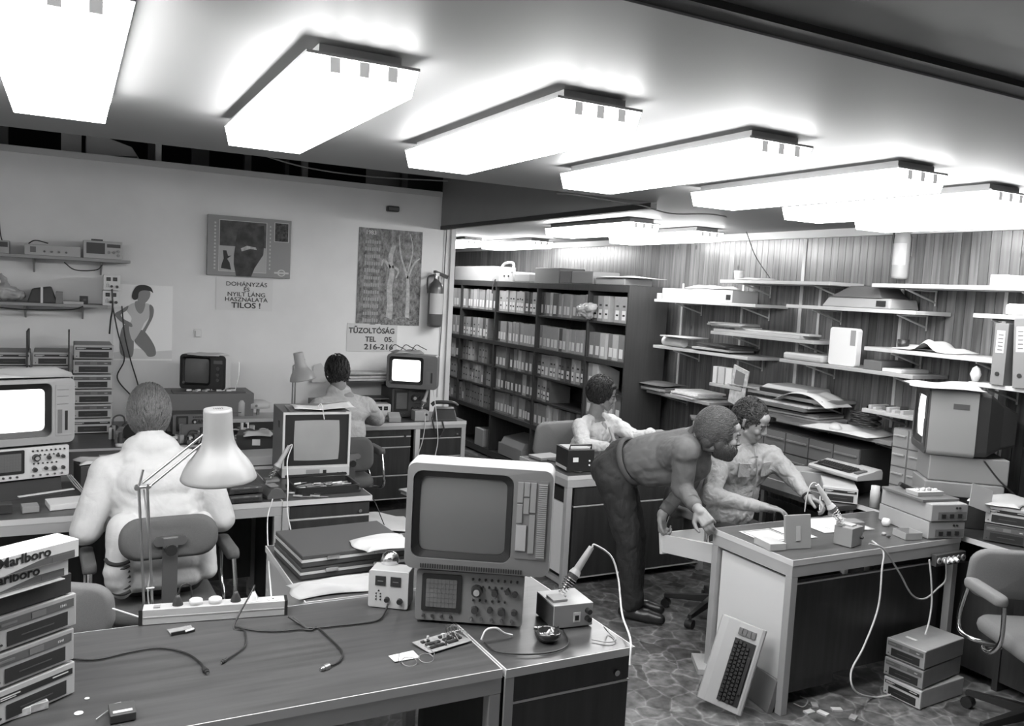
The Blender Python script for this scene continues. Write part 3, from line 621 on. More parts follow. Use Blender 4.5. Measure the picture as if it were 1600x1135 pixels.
def pile(label, name, cat, loc, rz, w, d, n, seed=1, tones=(.7, .5, .6), group=None, dt=.004, spread=.02):
    """a stack of loose printed sheets, read as one pile"""
    rn = random.Random(seed); mb = MB(); z = 0
    for i in range(n):
        mb.i = i % len(tones); th = dt*rn.uniform(.6, 1.5)
        a = rn.uniform(-.12, .12); ca, sa = math.cos(a), math.sin(a); ox, oy = rn.uniform(-spread, spread), rn.uniform(-spread, spread)
        c = [(ox+w/2+(x*ca-y*sa), oy+d/2+(x*sa+y*ca)) for x, y in ((-w/2, -d/2), (w/2, -d/2), (w/2, d/2), (-w/2, d/2))]
        mb.frus([(x, y, z) for x, y in c], [(x, y, z+th) for x, y in c]); z += th+.0004
    o = mb.build(name, [G(q, .85, n=.08, ns=30) for q in tones]); o.location = Vector(loc); o.rotation_euler = (0, 0, rz); tag(o, label, cat, group); return o
def cloth(label, name, cat, loc, rz, w, d, tone, amp=.012, seed=3, drop=None, nu=28, nv=20, mat=None, base=0.):
    rn = random.Random(seed); k = [(rn.uniform(3, 11), rn.uniform(3, 11), rn.uniform(0, 6), rn.uniform(.3, 1)) for _ in range(6)]
    def f(u, v):
        z = sum(q[3]*math.sin(q[0]*u+q[1]*v+q[2]) for q in k)/3
        e = min(1, 6*min(u, 1-u, v, 1-v)+.15)
        x, y = u*w+.01*math.sin(7*v+k[0][2]), v*d+.012*math.sin(6*u+k[1][2])
        zz = base+.004+amp*(1+z)*e
        if drop: zz -= drop(u, v)
        return (x, y, zz)
    o = MB().sheet(f, nu, nv, .002).build(name, mat or G(tone, .85)); o.location = Vector(loc); o.rotation_euler = (0, 0, rz); tag(o, label, cat); return o
def keyboard_computer(label, loc, rz, tone=.42, rx=0, ry=0, w=.404, d=.216):
    t = thing('keyboard_computer', label, 'home computer', loc, rz, None, rx, ry)
    prof = [(0, .012), (0, .026), (.012, .036), (.12, .052), (.17, .066), (.205, .068), (.216, .05), (.216, .004), (.01, .004)]
    MB().yz([(p[0], p[1]) for p in prof], 0, w).build('case', G(tone, .5), t, .003)
    # key bed
    k = G(.025, .45); sl = math.atan2(.016, .108)
    o = bpy.data.objects.new('keyboard', None); COL.objects.link(o); o.parent = t; o.location = (0, .012, .0365); o.rotation_euler = (sl, 0, 0)
    MB().box(.028, .325, .008, .110, -.002, .0015).build('key_bed', G(.012, .6), o)
    rowsn = ((15, .03, .088), (15, .035, .069), (15, .03, .050), (14, .036, .031))
    for n, x0, y in rowsn:
        for i in range(n):
            x = x0+i*.0192; ww = .0165
            MB().frus([(x, y, .002), (x+ww, y, .002), (x+ww, y+.0165, .002), (x, y+.0165, .002)], [(x+.002, y+.002, .011), (x+ww-.002, y+.002, .011), (x+ww-.002, y+.0145, .011), (x+.002, y+.0145, .011)]).build('key', k, o)
    MB().box(.085, .26, .012, .027, .002, .011).build('space_bar', k, o, .002)
    for i in range(4): MB().box(.345, .377, .022+i*.021, .040+i*.021, -.001, .009).build('function_key', G(.12, .45), o)
    MB().box(.005, w-.005, .13, .155, .0545, .055).build('badge_strip', G(tone*.8, .5), t) if False else None
    return t
def lamp_shade(parent, m, flip=1):
    prof = [(.108, 0), (.110, .004), (.107, .012), (.100, .030), (.088, .050), (.070, .072), (.055, .092), (.046, .115), (.0425, .14), (.041, .20), (.040, .208), (.034, .2085)]
    inner = [(r-.003, z) for r, z in prof[:-1]]
    mb = MB(); n = 36
    rings = [[(r*math.cos(2*PI*i/n), r*math.sin(2*PI*i/n), z) for i in range(n)] for r, z in (inner[::-1]+prof)]
    mb.loft(rings, True); return mb.build('lamp_shade', m, parent)
# ============================================================ FRONT DESK
# stack of three drives at the picture's edge
A = Vector((-.140, 2.405, .751)); B = Vector((.016, 2.518, .751)); rz = math.atan2(B.y-A.y, B.x-A.x)
L = B-Vector((math.cos(rz)*.224, math.sin(rz)*.224, 0))
drive('bottom disk drive of the stack under the cigarette cartons, pale with double stripe', L, rz, .38, 1)
drive('middle disk drive of the three under the cigarette cartons on the front desk', L+Vector((-.003, -.002, .0965)), rz, .30, 0)
drive('topmost disk drive of the three under the cigarette cartons on the front desk', L+Vector((.002, .0, .193)), rz, .30, 0)
for _n in ('', '.001', '.002'): bpy.data.objects['floppy_drive'+_n].scale = (1.12, 1, 1)
ux = Vector((math.cos(rz), math.sin(rz), 0)); uy = Vector((-ux.y, ux.x, 0))
zt_ = .751+.29
bx = one('carton_box', 'black box on the top disk drive, under the cigarette cartons', 'box', MB().box(0, .214, 0, .24, 0, .055), G(.03, .5), L+ux*.0-uy*.0+Vector((0, 0, .29)), rz, bev=.002)
o = paper('grey card sheet sticking out between black box and cigarette cartons', 'card_sheet', 'card', L+ux*(-.03)-uy*.035+Vector((0, 0, .346)), rz, .20, .2, .3, .001)
def cig_carton(label, loc, rz, tilt=0):
    t = thing('cigarette_carton', label, 'carton', loc, rz, None, 0, tilt)
    w, d, h = .285, .09, .048
    MB().box(0, w, 0, d, 0, h).build('box', G(.55, .4), t, .0012)
    MB().add([(w*.22, -.0006, .002), (w-.012, -.0006, .002), (w-.012, -.0006, .022), (w*.7, -.0006, .022), (w*.3, -.0006, .002)], [(0, 1, 2, 3, 4)]).box(w-.075, w-.012, -.0012, -.0004, .002, .017).build('chevron', G(.10, .4), t)
    text('Marlboro', .034, G(.02, .4), 'lettering', t, (w*.24, -.0014, .0235), (R(90), 0, 0), .0005, sx=1.06, bold=.0008)
    for i in range(2): text('Marlboro', .030, G(.45, .5), 'lettering', t, (.03+.13*i*.9, .028, h+.0008), (0, 0, 0), .0004)
    MB().box(.02, w-.01, .058, .060, h+.0004, h+.001).box(.02, w-.01, .068, .071, h+.0004, h+.001).box(.02, w-.01, .017, .019, h+.0004, h+.001).build('stripe', G(.4, .5), t)
    return t
E_ = at(122, 862, Z=1.14); 
cz_ = math.atan2(.115, .16)
Pm = L+ux*(-.105)-uy*.02
cig_carton('lower cigarette carton lying on the black box, mostly hidden by the upper one', Pm+ux*.01+uy*.01+Vector((0, 0, .350)), rz-R(2))
cig_carton('upper white cigarette carton with black lettering on top of the drive stack', Pm+ux*.028-uy*.012+Vector((0, 0, .399)), rz-R(1))
# power strip
a, b = at(216, 978, Z=.752), at(449, 961, Z=.752); rzs = math.atan2(b.y-a.y, b.x-a.x); w_ = (b-a).length
ps = thing('power_strip', 'long white power strip with plugs along the rear of the front desk', 'power strip', a, rzs)
MB().box(.012, w_-.010, 0, .055, 0, .050).box(.014, w_-.012, -.0015, .0, .023, .027).build('housing', G(.42, .4), ps, .002)
MB().box(0, .012, -.001, .056, 0, .051).build('end_cap', BLACK, ps); MB().box(w_-.010, w_, -.001, .056, 0, .051).build('end_cap', BLACK, ps)
MB().box(.045, .065, .012, .035, .0505, .054).build('switch', G(.25, .4), ps)
for f_, kind in ((.25, 'dark'), (.37, 'white'), (.50, 'white'), (.64, 'dark'), (.76, 'cord'), (.90, 'hole')):
    x = f_*w_
    s_ = MB().cyl((x, .028, .0505), (x, .028, .0515), .021, n=20).build('socket', G(.5, .4), ps)
    if kind == 'white': MB().lathe([(.020, .0), (.022, .004), (.022, .014), (.018, .017), (.017, .012), (.001, .012)], 20).build('socket_cover', G(.55, .35), s_).location = (x, .028, .0516)
    if kind == 'dark': MB().lathe([(.018, 0), (.017, .006), (.009, .026), (.006, .034), (.002, .035)], 16).build('plug', G(.03, .4), s_).location = (x, .028, .0516)
    if kind == 'cord': MB().lathe([(.015, 0), (.014, .012), (.008, .024), (.006, .030)], 12).build('plug', G(.7, .4), s_).location = (x, .028, .0516)
    if kind == 'hole': MB().cyl((x, .028, .0515), (x, .028, .0525), .003, n=8).build('socket_hole', BLACK, s_)
def sp(x, y, z): return Vector(a)+Matrix.Rotation(rzs, 3, 'Z') @ Vector((x, y, z))
cable('short black lead arching from the first dark plug of the power strip', [sp(.25*w_, .028, .085), sp(.27*w_, .03, .115), sp(.31*w_, .04, .118), sp(.335*w_, .065, .09), sp(.34*w_, .07, .002)], .003)
# articulated lamp in front of the white jacket
tl = thing('desk_lamp', 'articulated lamp with big white shade in front of the white knitted jacket', 'desk lamp', sp(.02, .075, 0), 0)
o_ = sp(.02, .075, 0)
el = at(220, 762, Y=o_.y+.0)-o_; el = Vector((el.x, 0, el.z))
hd = at(335, 672, Y=o_.y+.03)-o_
sh = at(342, 748, Y=o_.y+.03)-o_
MB().cyl((0, 0, 0), (0, 0, .03), .02).box(-.025, .025, -.02, .02, 0, .008).build('base_clamp', STEEL, tl)
ar = MB().cyl((-.008, 0, .02), (el.x-.006, 0, el.z), .0045, n=8).cyl((.018, 0, .02), (el.x+.020, 0, el.z), .0045, n=8); ar.build('lower_arm', STEEL, tl)
MB().cyl((-.004, -.006, .10), (.022, -.006, .10), .003, n=6).build('arm_tie', G(.6, .4), tl)
MB().cyl((el.x-.016, 0, el.z), (el.x+.032, 0, el.z+.002), .006, n=8).cyl((el.x-.012, -.01, el.z), (el.x-.012, .01, el.z), .009).cyl((el.x+.022, -.01, el.z), (el.x+.022, .01, el.z), .007).build('elbow_joint', STEEL, tl)
MB().cyl((el.x-.006, 0, el.z), (el.x+.006, 0, el.z+.060), .004, n=8).build('tension_spring', STEEL, tl)
MB().cyl((el.x+.004, .004, el.z+.012), (hd.x, .03, hd.z+.014), .0045, n=8).cyl((el.x+.024, .004, el.z-.002), (hd.x+.004, .03, hd.z-.01), .0045, n=8).build('upper_arm', STEEL, tl)
shp = lamp_shade(tl, G(.22, .4)); shp.location = (sh.x, .03, sh.z); shp.scale = (1.17, 1.17, 1.2); shp.rotation_euler = (R(3), R(-2.5), 0)
MB().cyl((sh.x-.008, .03, sh.z+.175), (sh.x-.008, .03, sh.z+.1825), .01).build('shade_button', BLACK, shp).matrix_parent_inverse = Matrix.Identity(4)
bpy.data.objects.remove(bpy.data.objects['shade_button'])
for i in range(5): MB().box(-.012+i*.006, -.010+i*.006, -.008, .008, .209, .2095).build('vent_slot', BLACK, shp)
cable('thin pale flex running down the arm of the front lamp', [o_+Vector((.012, .006, 0.005)), o_+Vector((.003, .008, .08)), o_+Vector((.010, .008, .2)), o_+Vector((el.x+.010, .008, el.z-.01))], .0025, G(.5, .5))
cable('white flex leaving the lamp foot behind the power strip', [o_+Vector((-.10, .10, .004)), o_+Vector((-.05, .03, .004)), o_+Vector((-.022, -.01, .004))], .003, G(.6, .5))
# power supply with two meters
l_, rzp, wp, hp = front((575, 947), (637, 953), .754, 890)
psu('white bench power supply with two meters standing left of the colour television', l_, rzp, wp, hp, .09)
# oscilloscope and television
l_, rz1, w1, h1 = front((648, 967), (813, 987), .760, 889); rz1 += R(7)
scope('dusty oscilloscope carrying the big colour television on the front desk', l_, rz1, w1, h1, .34, .18, .05)
u1 = Vector((math.cos(rz1), math.sin(rz1), 0)); v1 = Vector((-u1.y, u1.x, 0))
ztv = .760+h1+.004
print('RZ1', math.degrees(rz1), w1, h1)
Ltv = l_-u1*.045-v1*.03+Vector((0, 0, h1+.010))
tr_ = at(868, 745, Z=1.33); 
tv = crt('color_television', 'big grey colour television standing on the oscilloscope, screen dark', Ltv, rz1+R(-1), .505, .373, .36, G(.30, .4, n=.04, ns=8), G(.16, .4), panel=.25)
MB().box(.06, .44, .01, .30, -.002, -.0002).build('underside_rail', BLACK, tv)
# box power unit with soldering iron (right of the scope)
l_, rz2, w2, h2 = front((846, 985), (925, 978), .752, 940)
l_ = at(864, 985, Z=.752); r_ = at(925, 978, Z=.752); rz2 = math.atan2(r_.y-l_.y, r_.x-l_.x)
pb = thing('soldering_station', 'grey metal soldering station with a black front badge beside the ashtray', 'soldering station', l_, rz2)
wbx = (r_-l_).length; MB().box(0, wbx, 0, .15, .003, .085).build('case', G(.33, .4), pb, .002); MB().box(-.0015, -.0005, .004, .14, .006, .08).build('side_plate', DGREY, pb)
f_ = MB().box(wbx*.5, wbx*.68, -.0015, -.0003, .02, .055).build('badge', G(.7, .5), pb); MB().box(wbx*.54, wbx*.64, -.0025, -.0017, .026, .044).build('badge_mark', BLACK, f_)
for z in (.058, .03): knob(pb, wbx*.86, z, .011, 0, BLACK, .02)
MB().box(.01, .065, .03, .09, .0855, .094).build('sponge_tray', G(.3, .7), pb); 
Rz = Matrix.Rotation(rz2, 3, 'Z')
st, e_, d_ = iron_stand('soldering iron leaning in its spring on the grey station, cord rising over it', l_+Rz @ Vector((.075, .1, .0855)), rz2+R(12), R(39), hl=.15, sp=.065)
ee = Vector(st.location)+Matrix.Rotation(rz2+R(10), 3, 'Z') @ e_
q = [ee, ee+Vector((.012, 0, .008)), at(955, 870, Y=ee.y-.02), at(966, 905, Y=ee.y-.06), at(972, 960, Y=ee.y-.15), at(985, 1000, Y=ee.y-.30)]
cable('white cord from the soldering iron down over the end of the front desk', q+[at(984, 1040, Y=2.19)], .0035, G(.6, .5))
cable('black probe leads looping from the power supply to its plug on the desk', [at(955, 978, Z=.79)+Vector((-.03, 0, 0)), at(950, 988, Z=.757), at(962, 1000, Z=.756), at(950, 1004, Z=.756), at(925, 1000, Z=.756)], .002, G(.2, .5))
# ashtray
pa = at(860, 1004, Z=.752)
t = thing('ashtray', 'round dark glazed ashtray near the corner of the front desk', 'ashtray', pa+Vector((0, .02, 0)))
MB().lathe([(.02, 0), (.036, .004), (.044, .018), (.046, .03), (.043, .034), (.037, .030), (.034, .016), (.012, .010), (.0005, .010)], 28).build('bowl', G(.03, .12, spec=.7), t)
for an in (.3, 2.4, 4.5): MB().T((.043*math.cos(an), .043*math.sin(an), .034), an).box(-.005, .005, -.006, .006, -.004, .004).build('rest_notch', G(.05, .2), t)
MB().ball((0, 0, .014), (.022, .02, .006)).build('ash', G(.12, .9), t)
cable('cigarette end lying in the dark ashtray', [pa+Vector((-.01, .01, .026)), pa+Vector((.012, .03, .028))], .004, G(.6, .8), name='cigarette_end', cat='cigarette', smooth=0)
# circuit board with chips and ribbon
l_, rzb, wb_, _ = front((665, 1030), (745, 1015), .756)
pc = thing('circuit_board', 'bare circuit board with chips and loose wires in front of the oscilloscope', 'circuit board', at(672, 1022, Z=.756), R(14))
MB().box(0, .17, 0, .10, 0, .002).build('board', G(.30, .4, n=.2, ns=60), pc)
rn = random.Random(5)
for (x, y, w, d) in ((.02, .02, .055, .012), (.02, .045, .055, .012), (.02, .07, .03, .012), (.09, .02, .04, .012), (.09, .045, .04, .012), (.09, .07, .02, .01), (.14, .03, .012, .05)): MB().box(x, x+w, y, y+d, .002, .008).build('chip', G(.03, .35), pc)
for i in range(10): MB().cyl((rn.uniform(.01, .16), rn.uniform(.01, .09), .002), (0, 0, 0), .003).build('component', G(.3, .4), pc) if False else None
for i in range(9):
    x, y = rn.uniform(.01, .16), rn.uniform(.008, .09); MB().cyl((x, y, .002), (x, y, .002+rn.uniform(.008, .018)), .004, n=8).build('component', G(rn.choice([.1, .5, .6]), .4), pc)
for i in range(6):
    y = .02+.01*i; MB().tube([(.10+rn.uniform(0, .05), y, .004), (.12, y+.01, .03+rn.uniform(0, .02)), (.15, y, .035), (.165+rn.uniform(0, .02), y+.02, .006)], .0012, 5).build('wire', G(rn.choice([.6, .2, .05]), .5), pc)
cable('flat pale ribbon cable curling from the circuit board towards the desk edge', [at(752, 1000, Z=.765), at(760, 985, Z=.795), at(775, 982, Z=.80), at(788, 990, Z=.775), at(800, 993, Z=.760)], .004, G(.6, .6), name='ribbon_cable')
cable('black cable looping on the desk between circuit board and ashtray', [at(757, 1005, Z=.757), at(775, 1018, Z=.757), at(820, 1023, Z=.757), at(868, 1018, Z=.757), at(888, 1005, Z=.757), at(880, 985, Z=.757)], .003)
# paper with spectacles
nt_ = paper('small square note sheet under the spectacles on the front desk', 'note_sheet', 'paper', at(617, 1036, Z=.7515), R(4), .085, .05, .75, .002, 4)
g_ = thing('spectacles', 'wire framed spectacles folded on the small white note sheet', 'spectacles', at(632, 1044, Z=.7575), R(5))
def loop(cx, w, h): return [(cx+w/2*math.cos(a)*(1 if abs(math.cos(a)) < .9 else .95), .0, h/2+h/2*math.sin(a)) for a in [2*PI*i/16 for i in range(17)]]
MB().M(Matrix.Rotation(R(-75), 4, 'X')).tube(loop(.026, .05, .044), .0013, 5, 0).tube(loop(.084, .05, .044), .0013, 5, 0).tube([(.051, 0, .026), (.055, 0, .03), (.059, 0, .026)], .0013, 5).build('lens_rims', G(.25, .3, .8), g_)
MB().tube([(.002, .02, .002), (-.006, .03, .012), (.01, .06, .02)], .0013, 5).tube([(.108, .02, .002), (.115, .03, .014), (.10, .065, .024)], .0013, 5).build('temples', G(.12, .3), g_)
# small things lying on the desk
t = thing('cassette_case', 'clear cassette case with a white stick on it before the power strip', 'cassette case', at(267, 993, Z=.752), R(9))
MB().box(0, .075, 0, .045, 0, .003).build('lid', G(.25, .1), t); MB().box(0, .075, -.006, .0, 0, .009).build('spine', BLACK, t)
cable('white chalk stick lying on the clear cassette case', [at(290, 987, Z=.760), at(303, 983, Z=.760)], .0035, G(.8, .7), name='chalk_stick', cat='chalk', smooth=0)
cable('dark felt pen lying right of the power strip end', [at(458, 966, Z=.757), at(482, 984, Z=.757)], .004, G(.06, .4), name='felt_pen', cat='pen', smooth=0)
D = lambda x, y, z=.756: at(x, y, Z=z)
cable('black video cable running from behind the drive stack, plug end towards the middle', [D(100, 1030), D(150, 1031), D(200, 1020), D(250, 1013), D(290, 1021), D(312, 1035), D(320, 1046)], .0035, ends=((-1, G(.03, .35), .028, .008),))
cable('black forked lead hanging from the power strip and ending at two small plugs', [sp(.76*w_, .028, .08), sp(.765*w_, .02, .105), sp(.74*w_, -.01, .09), D(365, 980), D(381, 985), D(384, 1003), D(378, 1015), D(352, 1032)], .003, ends=((-1, G(.03, .35), .018, .006),))
cable('black cable winding over the desk to a round metal plug', [D(366, 979), D(395, 985), D(430, 987), D(470, 984), D(487, 985), D(495, 981), D(512, 995), D(534, 1018), D(530, 1034), D(512, 1042)], .0035, ends=((-1, G(.3, .3, .7), .026, .010),))
cable('black mains lead snaking from the power strip to the two meter power supply', [D(450, 964, .775), D(468, 975), D(485, 982, .757), D(530, 978), D(560, 975), D(590, 970), D(601, 958, .76), D(606, 945, .775)], .0035)
cable('white flex hanging down onto the right end of the power strip', [at(414, 812, Z=.80)+Vector((0, 0, 0)) if False else at(426, 780, Y=4.38), at(418, 812, Y=4.30), at(420, 880, Y=3.6), at(424, 935, Z=.803)], .003, G(.7, .5))
t = thing('pocket_box', 'small dark box with white label lying at the bottom edge of the desk', 'box', at(172, 1133, Z=.752), R(2))
MB().box(0, .062, 0, .07, 0, .022).build('box', G(.06, .5), t, .002); MB().box(.008, .054, .012, .024, .0222, .0228).build('sticker', G(.6, .6), t)
one('screwdriver', 'thin screwdriver with pale grip beside the small dark box', 'screwdriver', MB().cyl((0, 0, .006), (.05, .045, .004), .0015, n=6).box(.045, .075, .04, .055, .001, .009), G(.4, .4), at(150, 1128, Z=.752), R(12))
for i, (x, y, r, l) in enumerate(((123, 1115, .011, 'larger white paper disc on the front desk'), (136, 1092, .006, 'smaller white paper disc on the front desk, farther in'))):
    one('paper_disc', l, 'paper', MB().cyl((0, 0, 0), (0, 0, .001), r, n=20), G(.8, .8), at(x, y, Z=.7515))
for i, (x, y, rz_, tn) in enumerate(((12, 1128, .35, .6), (40, 1118, .3, .5))):
    t = thing('cigarette_pack', ('crumpled pale cigarette pack at the bottom corner of the picture', 'second pale cigarette pack, right behind the crumpled one')[i], 'cigarette pack', at(x, y, Z=.752), rz_)
    MB().box(0, .055, 0, .085, 0, .022).build('pack', G(tn, .5, n=.3, ns=40), t, .002); MB().box(.005, .05, .002, .02, .0222, .0228).build('pack_seal', G(.25, .6), t)
# on the storage desk: two attache cases, cloth, silver ball
l_, rzc, wc, _ = front((468, 905), (600, 893), .752)
cbase = Vector((.80, 3.19, .752)); rzc = R(4)
def attache(label, loc, rz, w=.46, d=.36, h=.05):
    t = thing('attache_case', label, 'attache case', loc, rz)
    MB().box(0, w, 0, d, 0, h*.42).build('lower_shell', G(.04, .5), t, .004); MB().box(0, w, 0, d, h*.62, h).build('upper_shell', G(.055, .45), t, .004)
    MB().box(-.001, w+.001, -.001, d+.001, h*.42, h*.62).build('metal_band', G(.45, .4), t)
    for x in (.10, .30): 
        k = MB().box(x, x+.05, -.007, -.0012, h*.5, h*.8).build('latch', CHROME, t)
    return t
attache('lower of the two dark attache cases behind the front desk', cbase, rzc)
attache('upper dark attache case lying open to view behind the front desk', cbase+Vector((.003, -.004, .0505)), rzc)
cloth('crumpled white cloth lying before the attache cases behind the power strip', 'cloth', 'cloth', Vector((.74, 2.985, .750)), R(3), .40, .16, .34, .022, 3)
cloth('white rag on the attache cases under the silver ball', 'cloth', 'cloth', Vector((1.04, 3.13, .852)), R(8), .24, .18, .36, .014, 8)
t = thing('silver_ball', 'shiny silver foil ball resting on the white rag behind the power supply', 'foil ball', at(609, 889, Z=.868))
mb = MB(); rn = random.Random(3); mb.ball((0, 0, .034), .034, 18, 12); mb.v = [(x+rn.uniform(-.0015, .0015), y+rn.uniform(-.0015, .0015), z) for x, y, z in mb.v]; mb.build('foil', G(.7, .2, 1.), t)
# ============================================================ DESK OF THE WHITE JACKET (left middle)
def fr(pl, pr, Z): a, z, w, _ = front(pl, pr, Z); return a, z, w
# oscilloscope and lit television at the left edge
rzl = R(17)
pS = at(107, 745, Z=.84); ul = Vector((math.cos(rzl), math.sin(rzl), 0)); vl = Vector((-ul.y, ul.x, 0))
hS = zat(pS, 694)-.84
one('tilted_stand', 'black wedge stand under the pale oscilloscope at the left edge', 'stand', MB().yz([(0, 0), (.36, 0), (.36, .088), (.02, .088)], 0, .30), BLACK, pS-ul*.33+Vector((0, 0, .751-.84)), rzl)
scope('pale oscilloscope under the lit television at the left edge', pS-ul*.36+Vector((0, 0, .011)), rzl, .36, hS-.012, .36, .55, .09)
pT = at(110, 688, Z=.84+hS+.02)
hT = zat(pT, 590)-pT.z
crt('television', 'television with glowing white screen at the left edge on the oscilloscope', Vector((pS.x, pS.y, 0))-ul*.475-vl*.02+Vector((0, 0, .84+hS+.012)), rzl, .50, .335, .34, G(.34, .45), G(.30, .45), on=.9, panel=.20, pstyle='slots', rimk=.03)
ctop = Vector((pS.x, pS.y, .84+hS+.352))
cloth('crumpled white papers spread over the lit television at the left edge', 'paper_sheets', 'paper', ctop-ul*.50-vl*.04, rzl, .53, .25, .5, .016, 12)
one('disk_box', 'flat white box lying on the desk left of the white jacket', 'box', MB().box(0, .17, 0, .14, 0, .028), G(.6, .6), at(78, 799, Z=.752), R(10), bev=.002)
one('metal_plate', 'pale folded metal plate beside the flat white box', 'plate', MB().box(0, .07, 0, .08, 0, .03), G(.25, .6), at(35, 803, Z=.752), R(8), bev=.002)
one('ruler', 'pale ruler leaning on the edge of the black wedge stand', 'ruler', MB().box(0, .26, 0, .02, 0, .004), G(.6, .5), at(30, 778, Z=.80), R(24))
one('dark_box', 'dark box in the corner of the desk under the pale oscilloscope', 'box', MB().box(0, .10, 0, .07, 0, .045), G(.03, .5), at(-20, 806, Z=.752), R(5), bev=.002)
# second bench behind: power supply, cloth, meter
pq = at(133, 757, Z=.752)
psu('power supply half hidden behind the left shoulder of the white jacket', Vector((.215, 4.86, .752)), R(28), .135, .13, .17, .62, .06)
cloth('pale cloth over the apparatus left of the white jacket', 'cloth', 'cloth', Vector((.06, 4.90, .882)), R(12), .24, .17, .55, .012, 5)
one('dark_instrument', 'dark instrument under the pale cloth left of the white jacket', 'instrument', MB().box(0, .15, 0, .16, 0, .128), G(.04, .5), Vector((.055, 4.90, .752)), R(12), bev=.003)
for i in range(3):
    cable(('first grey test lead drooping from the pale oscilloscope', 'second grey test lead drooping from the pale oscilloscope', 'third grey test lead drooping beside the flat white box')[i],
        [at(104+i*3, 742, Y=pS.y-.02), at(116+i*4, 758, Y=4.85), at(128+i*3, 772, Z=.757), at(120+i*6, 782, Z=.757)], .003, G(.3, .5))
# right part of the desk: black drives, iron, tool case, monitor
drive('upper black disk drive under the rim of the white lamp shade', at(358, 774, Z=.80)+Vector((0, 0, .0)), R(4), .035, 0, None, .2)
drive('lower black disk drive under the rim of the white lamp shade', at(358, 774, Z=.80)+Vector((0, 0, -.048)), R(4), .03, 0, None, .2)
for n_ in ('floppy_drive.003', 'floppy_drive.004'): bpy.data.objects[n_].scale = (.85, .9, .45)
o = one('white_module', 'small white block right beside the black drives', 'box', MB().box(0, .03, 0, .10, 0, .05), G(.6, .5), at(398, 772, Z=.752), R(4), bev=.002)
t = thing('tape_dispenser', 'dark hump shaped tape dispenser in front of the monochrome monitor', 'tape dispenser', at(418, 782, Z=.752), R(8))
MB().xz([(0, 0), (.10, 0), (.10, .02), (.075, .052), (.045, .062), (.02, .052), (0, .02)][::-1], 0, .12).build('body', G(.09, .35), t, .003)
MB().box(.02, .07, .02, .10, .0625, .065).build('top_plate', G(.22, .4), t)
bS = at(422, 748, Z=.77)
one('iron_rest', 'small metal soldering iron rest beside the monochrome monitor', 'iron rest', MB().box(-.03, .05, -.03, .05, 0, .016), G(.2, .5), Vector((bS.x, bS.y, .752)), 0, bev=.002)
st, e_, d_ = iron_stand('soldering iron standing between lamp shade and monochrome monitor', Vector((bS.x, bS.y, .769)), R(5), R(30), hl=.17, sp=.06)
ee = Vector(st.location)+Matrix.Rotation(R(5), 3, 'Z') @ e_
cable('white cord of the iron by the monitor hanging down the desk front', [ee, ee+Vector((.012, -.02, .006)), at(449, 720, Y=4.6), at(450, 760, Y=4.39), at(449, 800, Y=4.385), at(456, 840, Y=4.37), at(452, 862, Y=4.36)], .0035, G(.7, .5))
# tool case
pc_ = at(482, 776, Z=.752); pr_ = at(566, 770, Z=.752)
tc = thing('tool_case', 'open black tool case full of tools in front of the monochrome monitor', 'tool case', pc_+Vector((-.06, .02, 0)), math.atan2(pr_.y-pc_.y, pr_.x-pc_.x))
W_, D_ = .36, .25
MB().xz(rrect(W_, .01, .004, 3, W_/2, .005), 0, D_).build('tray', BLACK, tc)
mb = MB(); O = rrect(W_, D_, .03, 5, W_/2, D_/2); I = rrect(W_-.02, D_-.02, .024, 5, W_/2, D_/2); n = len(O)
mb.add([(x, y, .0105) for x, y in O]+[(x, y, .042) for x, y in O]+[(x, y, .042) for x, y in I]+[(x, y, .0105) for x, y in I], [(k*n+i, k*n+(i+1) % n, ((k+1) % 4)*n+(i+1) % n, ((k+1) % 4)*n+i) for k in range(4) for i in range(n)]); mb.build('rim', G(.02, .35), tc)
mb = MB(); 
o = MB().xz(rrect(W_, .02, .006, 3, W_/2, .01), 0, .004).build('lid_flap', BLACK, tc); o.location = (0, D_+.004, .045); o.rotation_euler = (R(-60), 0, 0)
rn = random.Random(9); R9 = Matrix.Rotation(tc.rotation_euler.z, 3, 'Z')
tn = ['pair of pliers', 'screwdriver', 'tweezers', 'file', 'spanner', 'cutter', 'probe', 'marker', 'awl', 'brush', 'scraper', 'reamer']
for i in range(24):
    x, y = .03+.30*(i % 6)/5*rn.uniform(.9, 1), .03+.045*(i//6)+rn.uniform(-.01, .01); l = rn.uniform(.07, .12); x = min(x, W_-.02-l) if i % 6 > 3 else x
    an = rn.uniform(-.25, .25); a0 = Vector((x, y, .018+.006*rn.random())); b0 = a0+Vector((l*math.cos(an), min(l*math.sin(an), D_-.03-y), .003))
    b0.y = max(.02, min(D_-.02, b0.y)); kind = rn.choice(['screwdriver', 'needle_file', 'tweezers']); g1 = rn.choice([.5, .7, .15, .35])
    mb = MB(); mb.cyl((0, 0, 0), (b0-a0)*.5, .005, .006, 8); mb.i = 1; mb.cyl((b0-a0)*.5, b0-a0, .002, n=6)
    o = mb.build(kind, [G(g1, .4), STEEL]); o.location = tc.location+R9 @ a0; o.rotation_euler = (0, 0, tc.rotation_euler.z)
    tag(o, 'one of the slim hand tools lying in the open black tool case', kind.replace('_', ' '), 'hand tools in the open tool case')
for i in range(7):
    p0 = at(440+i*9, 765+(i % 3)*5, Z=.758); a = rn.uniform(-.9, -.2)
    mb = MB().cyl((0, 0, 0), (.05*math.cos(a), .05*math.sin(a), 0), .006, .007, 8); mb.i = 1; mb.cyl((.05*math.cos(a), .05*math.sin(a), 0), (.10*math.cos(a), .10*math.sin(a), 0), .002, n=6)
    o = mb.build('screwdriver', [G((.1, .5, .3)[i % 3], .4), STEEL]); o.location = p0; tag(o, 'one of the loose tools heaped between tape dispenser and tool case', 'screwdriver', 'loose tools beside the tool case')
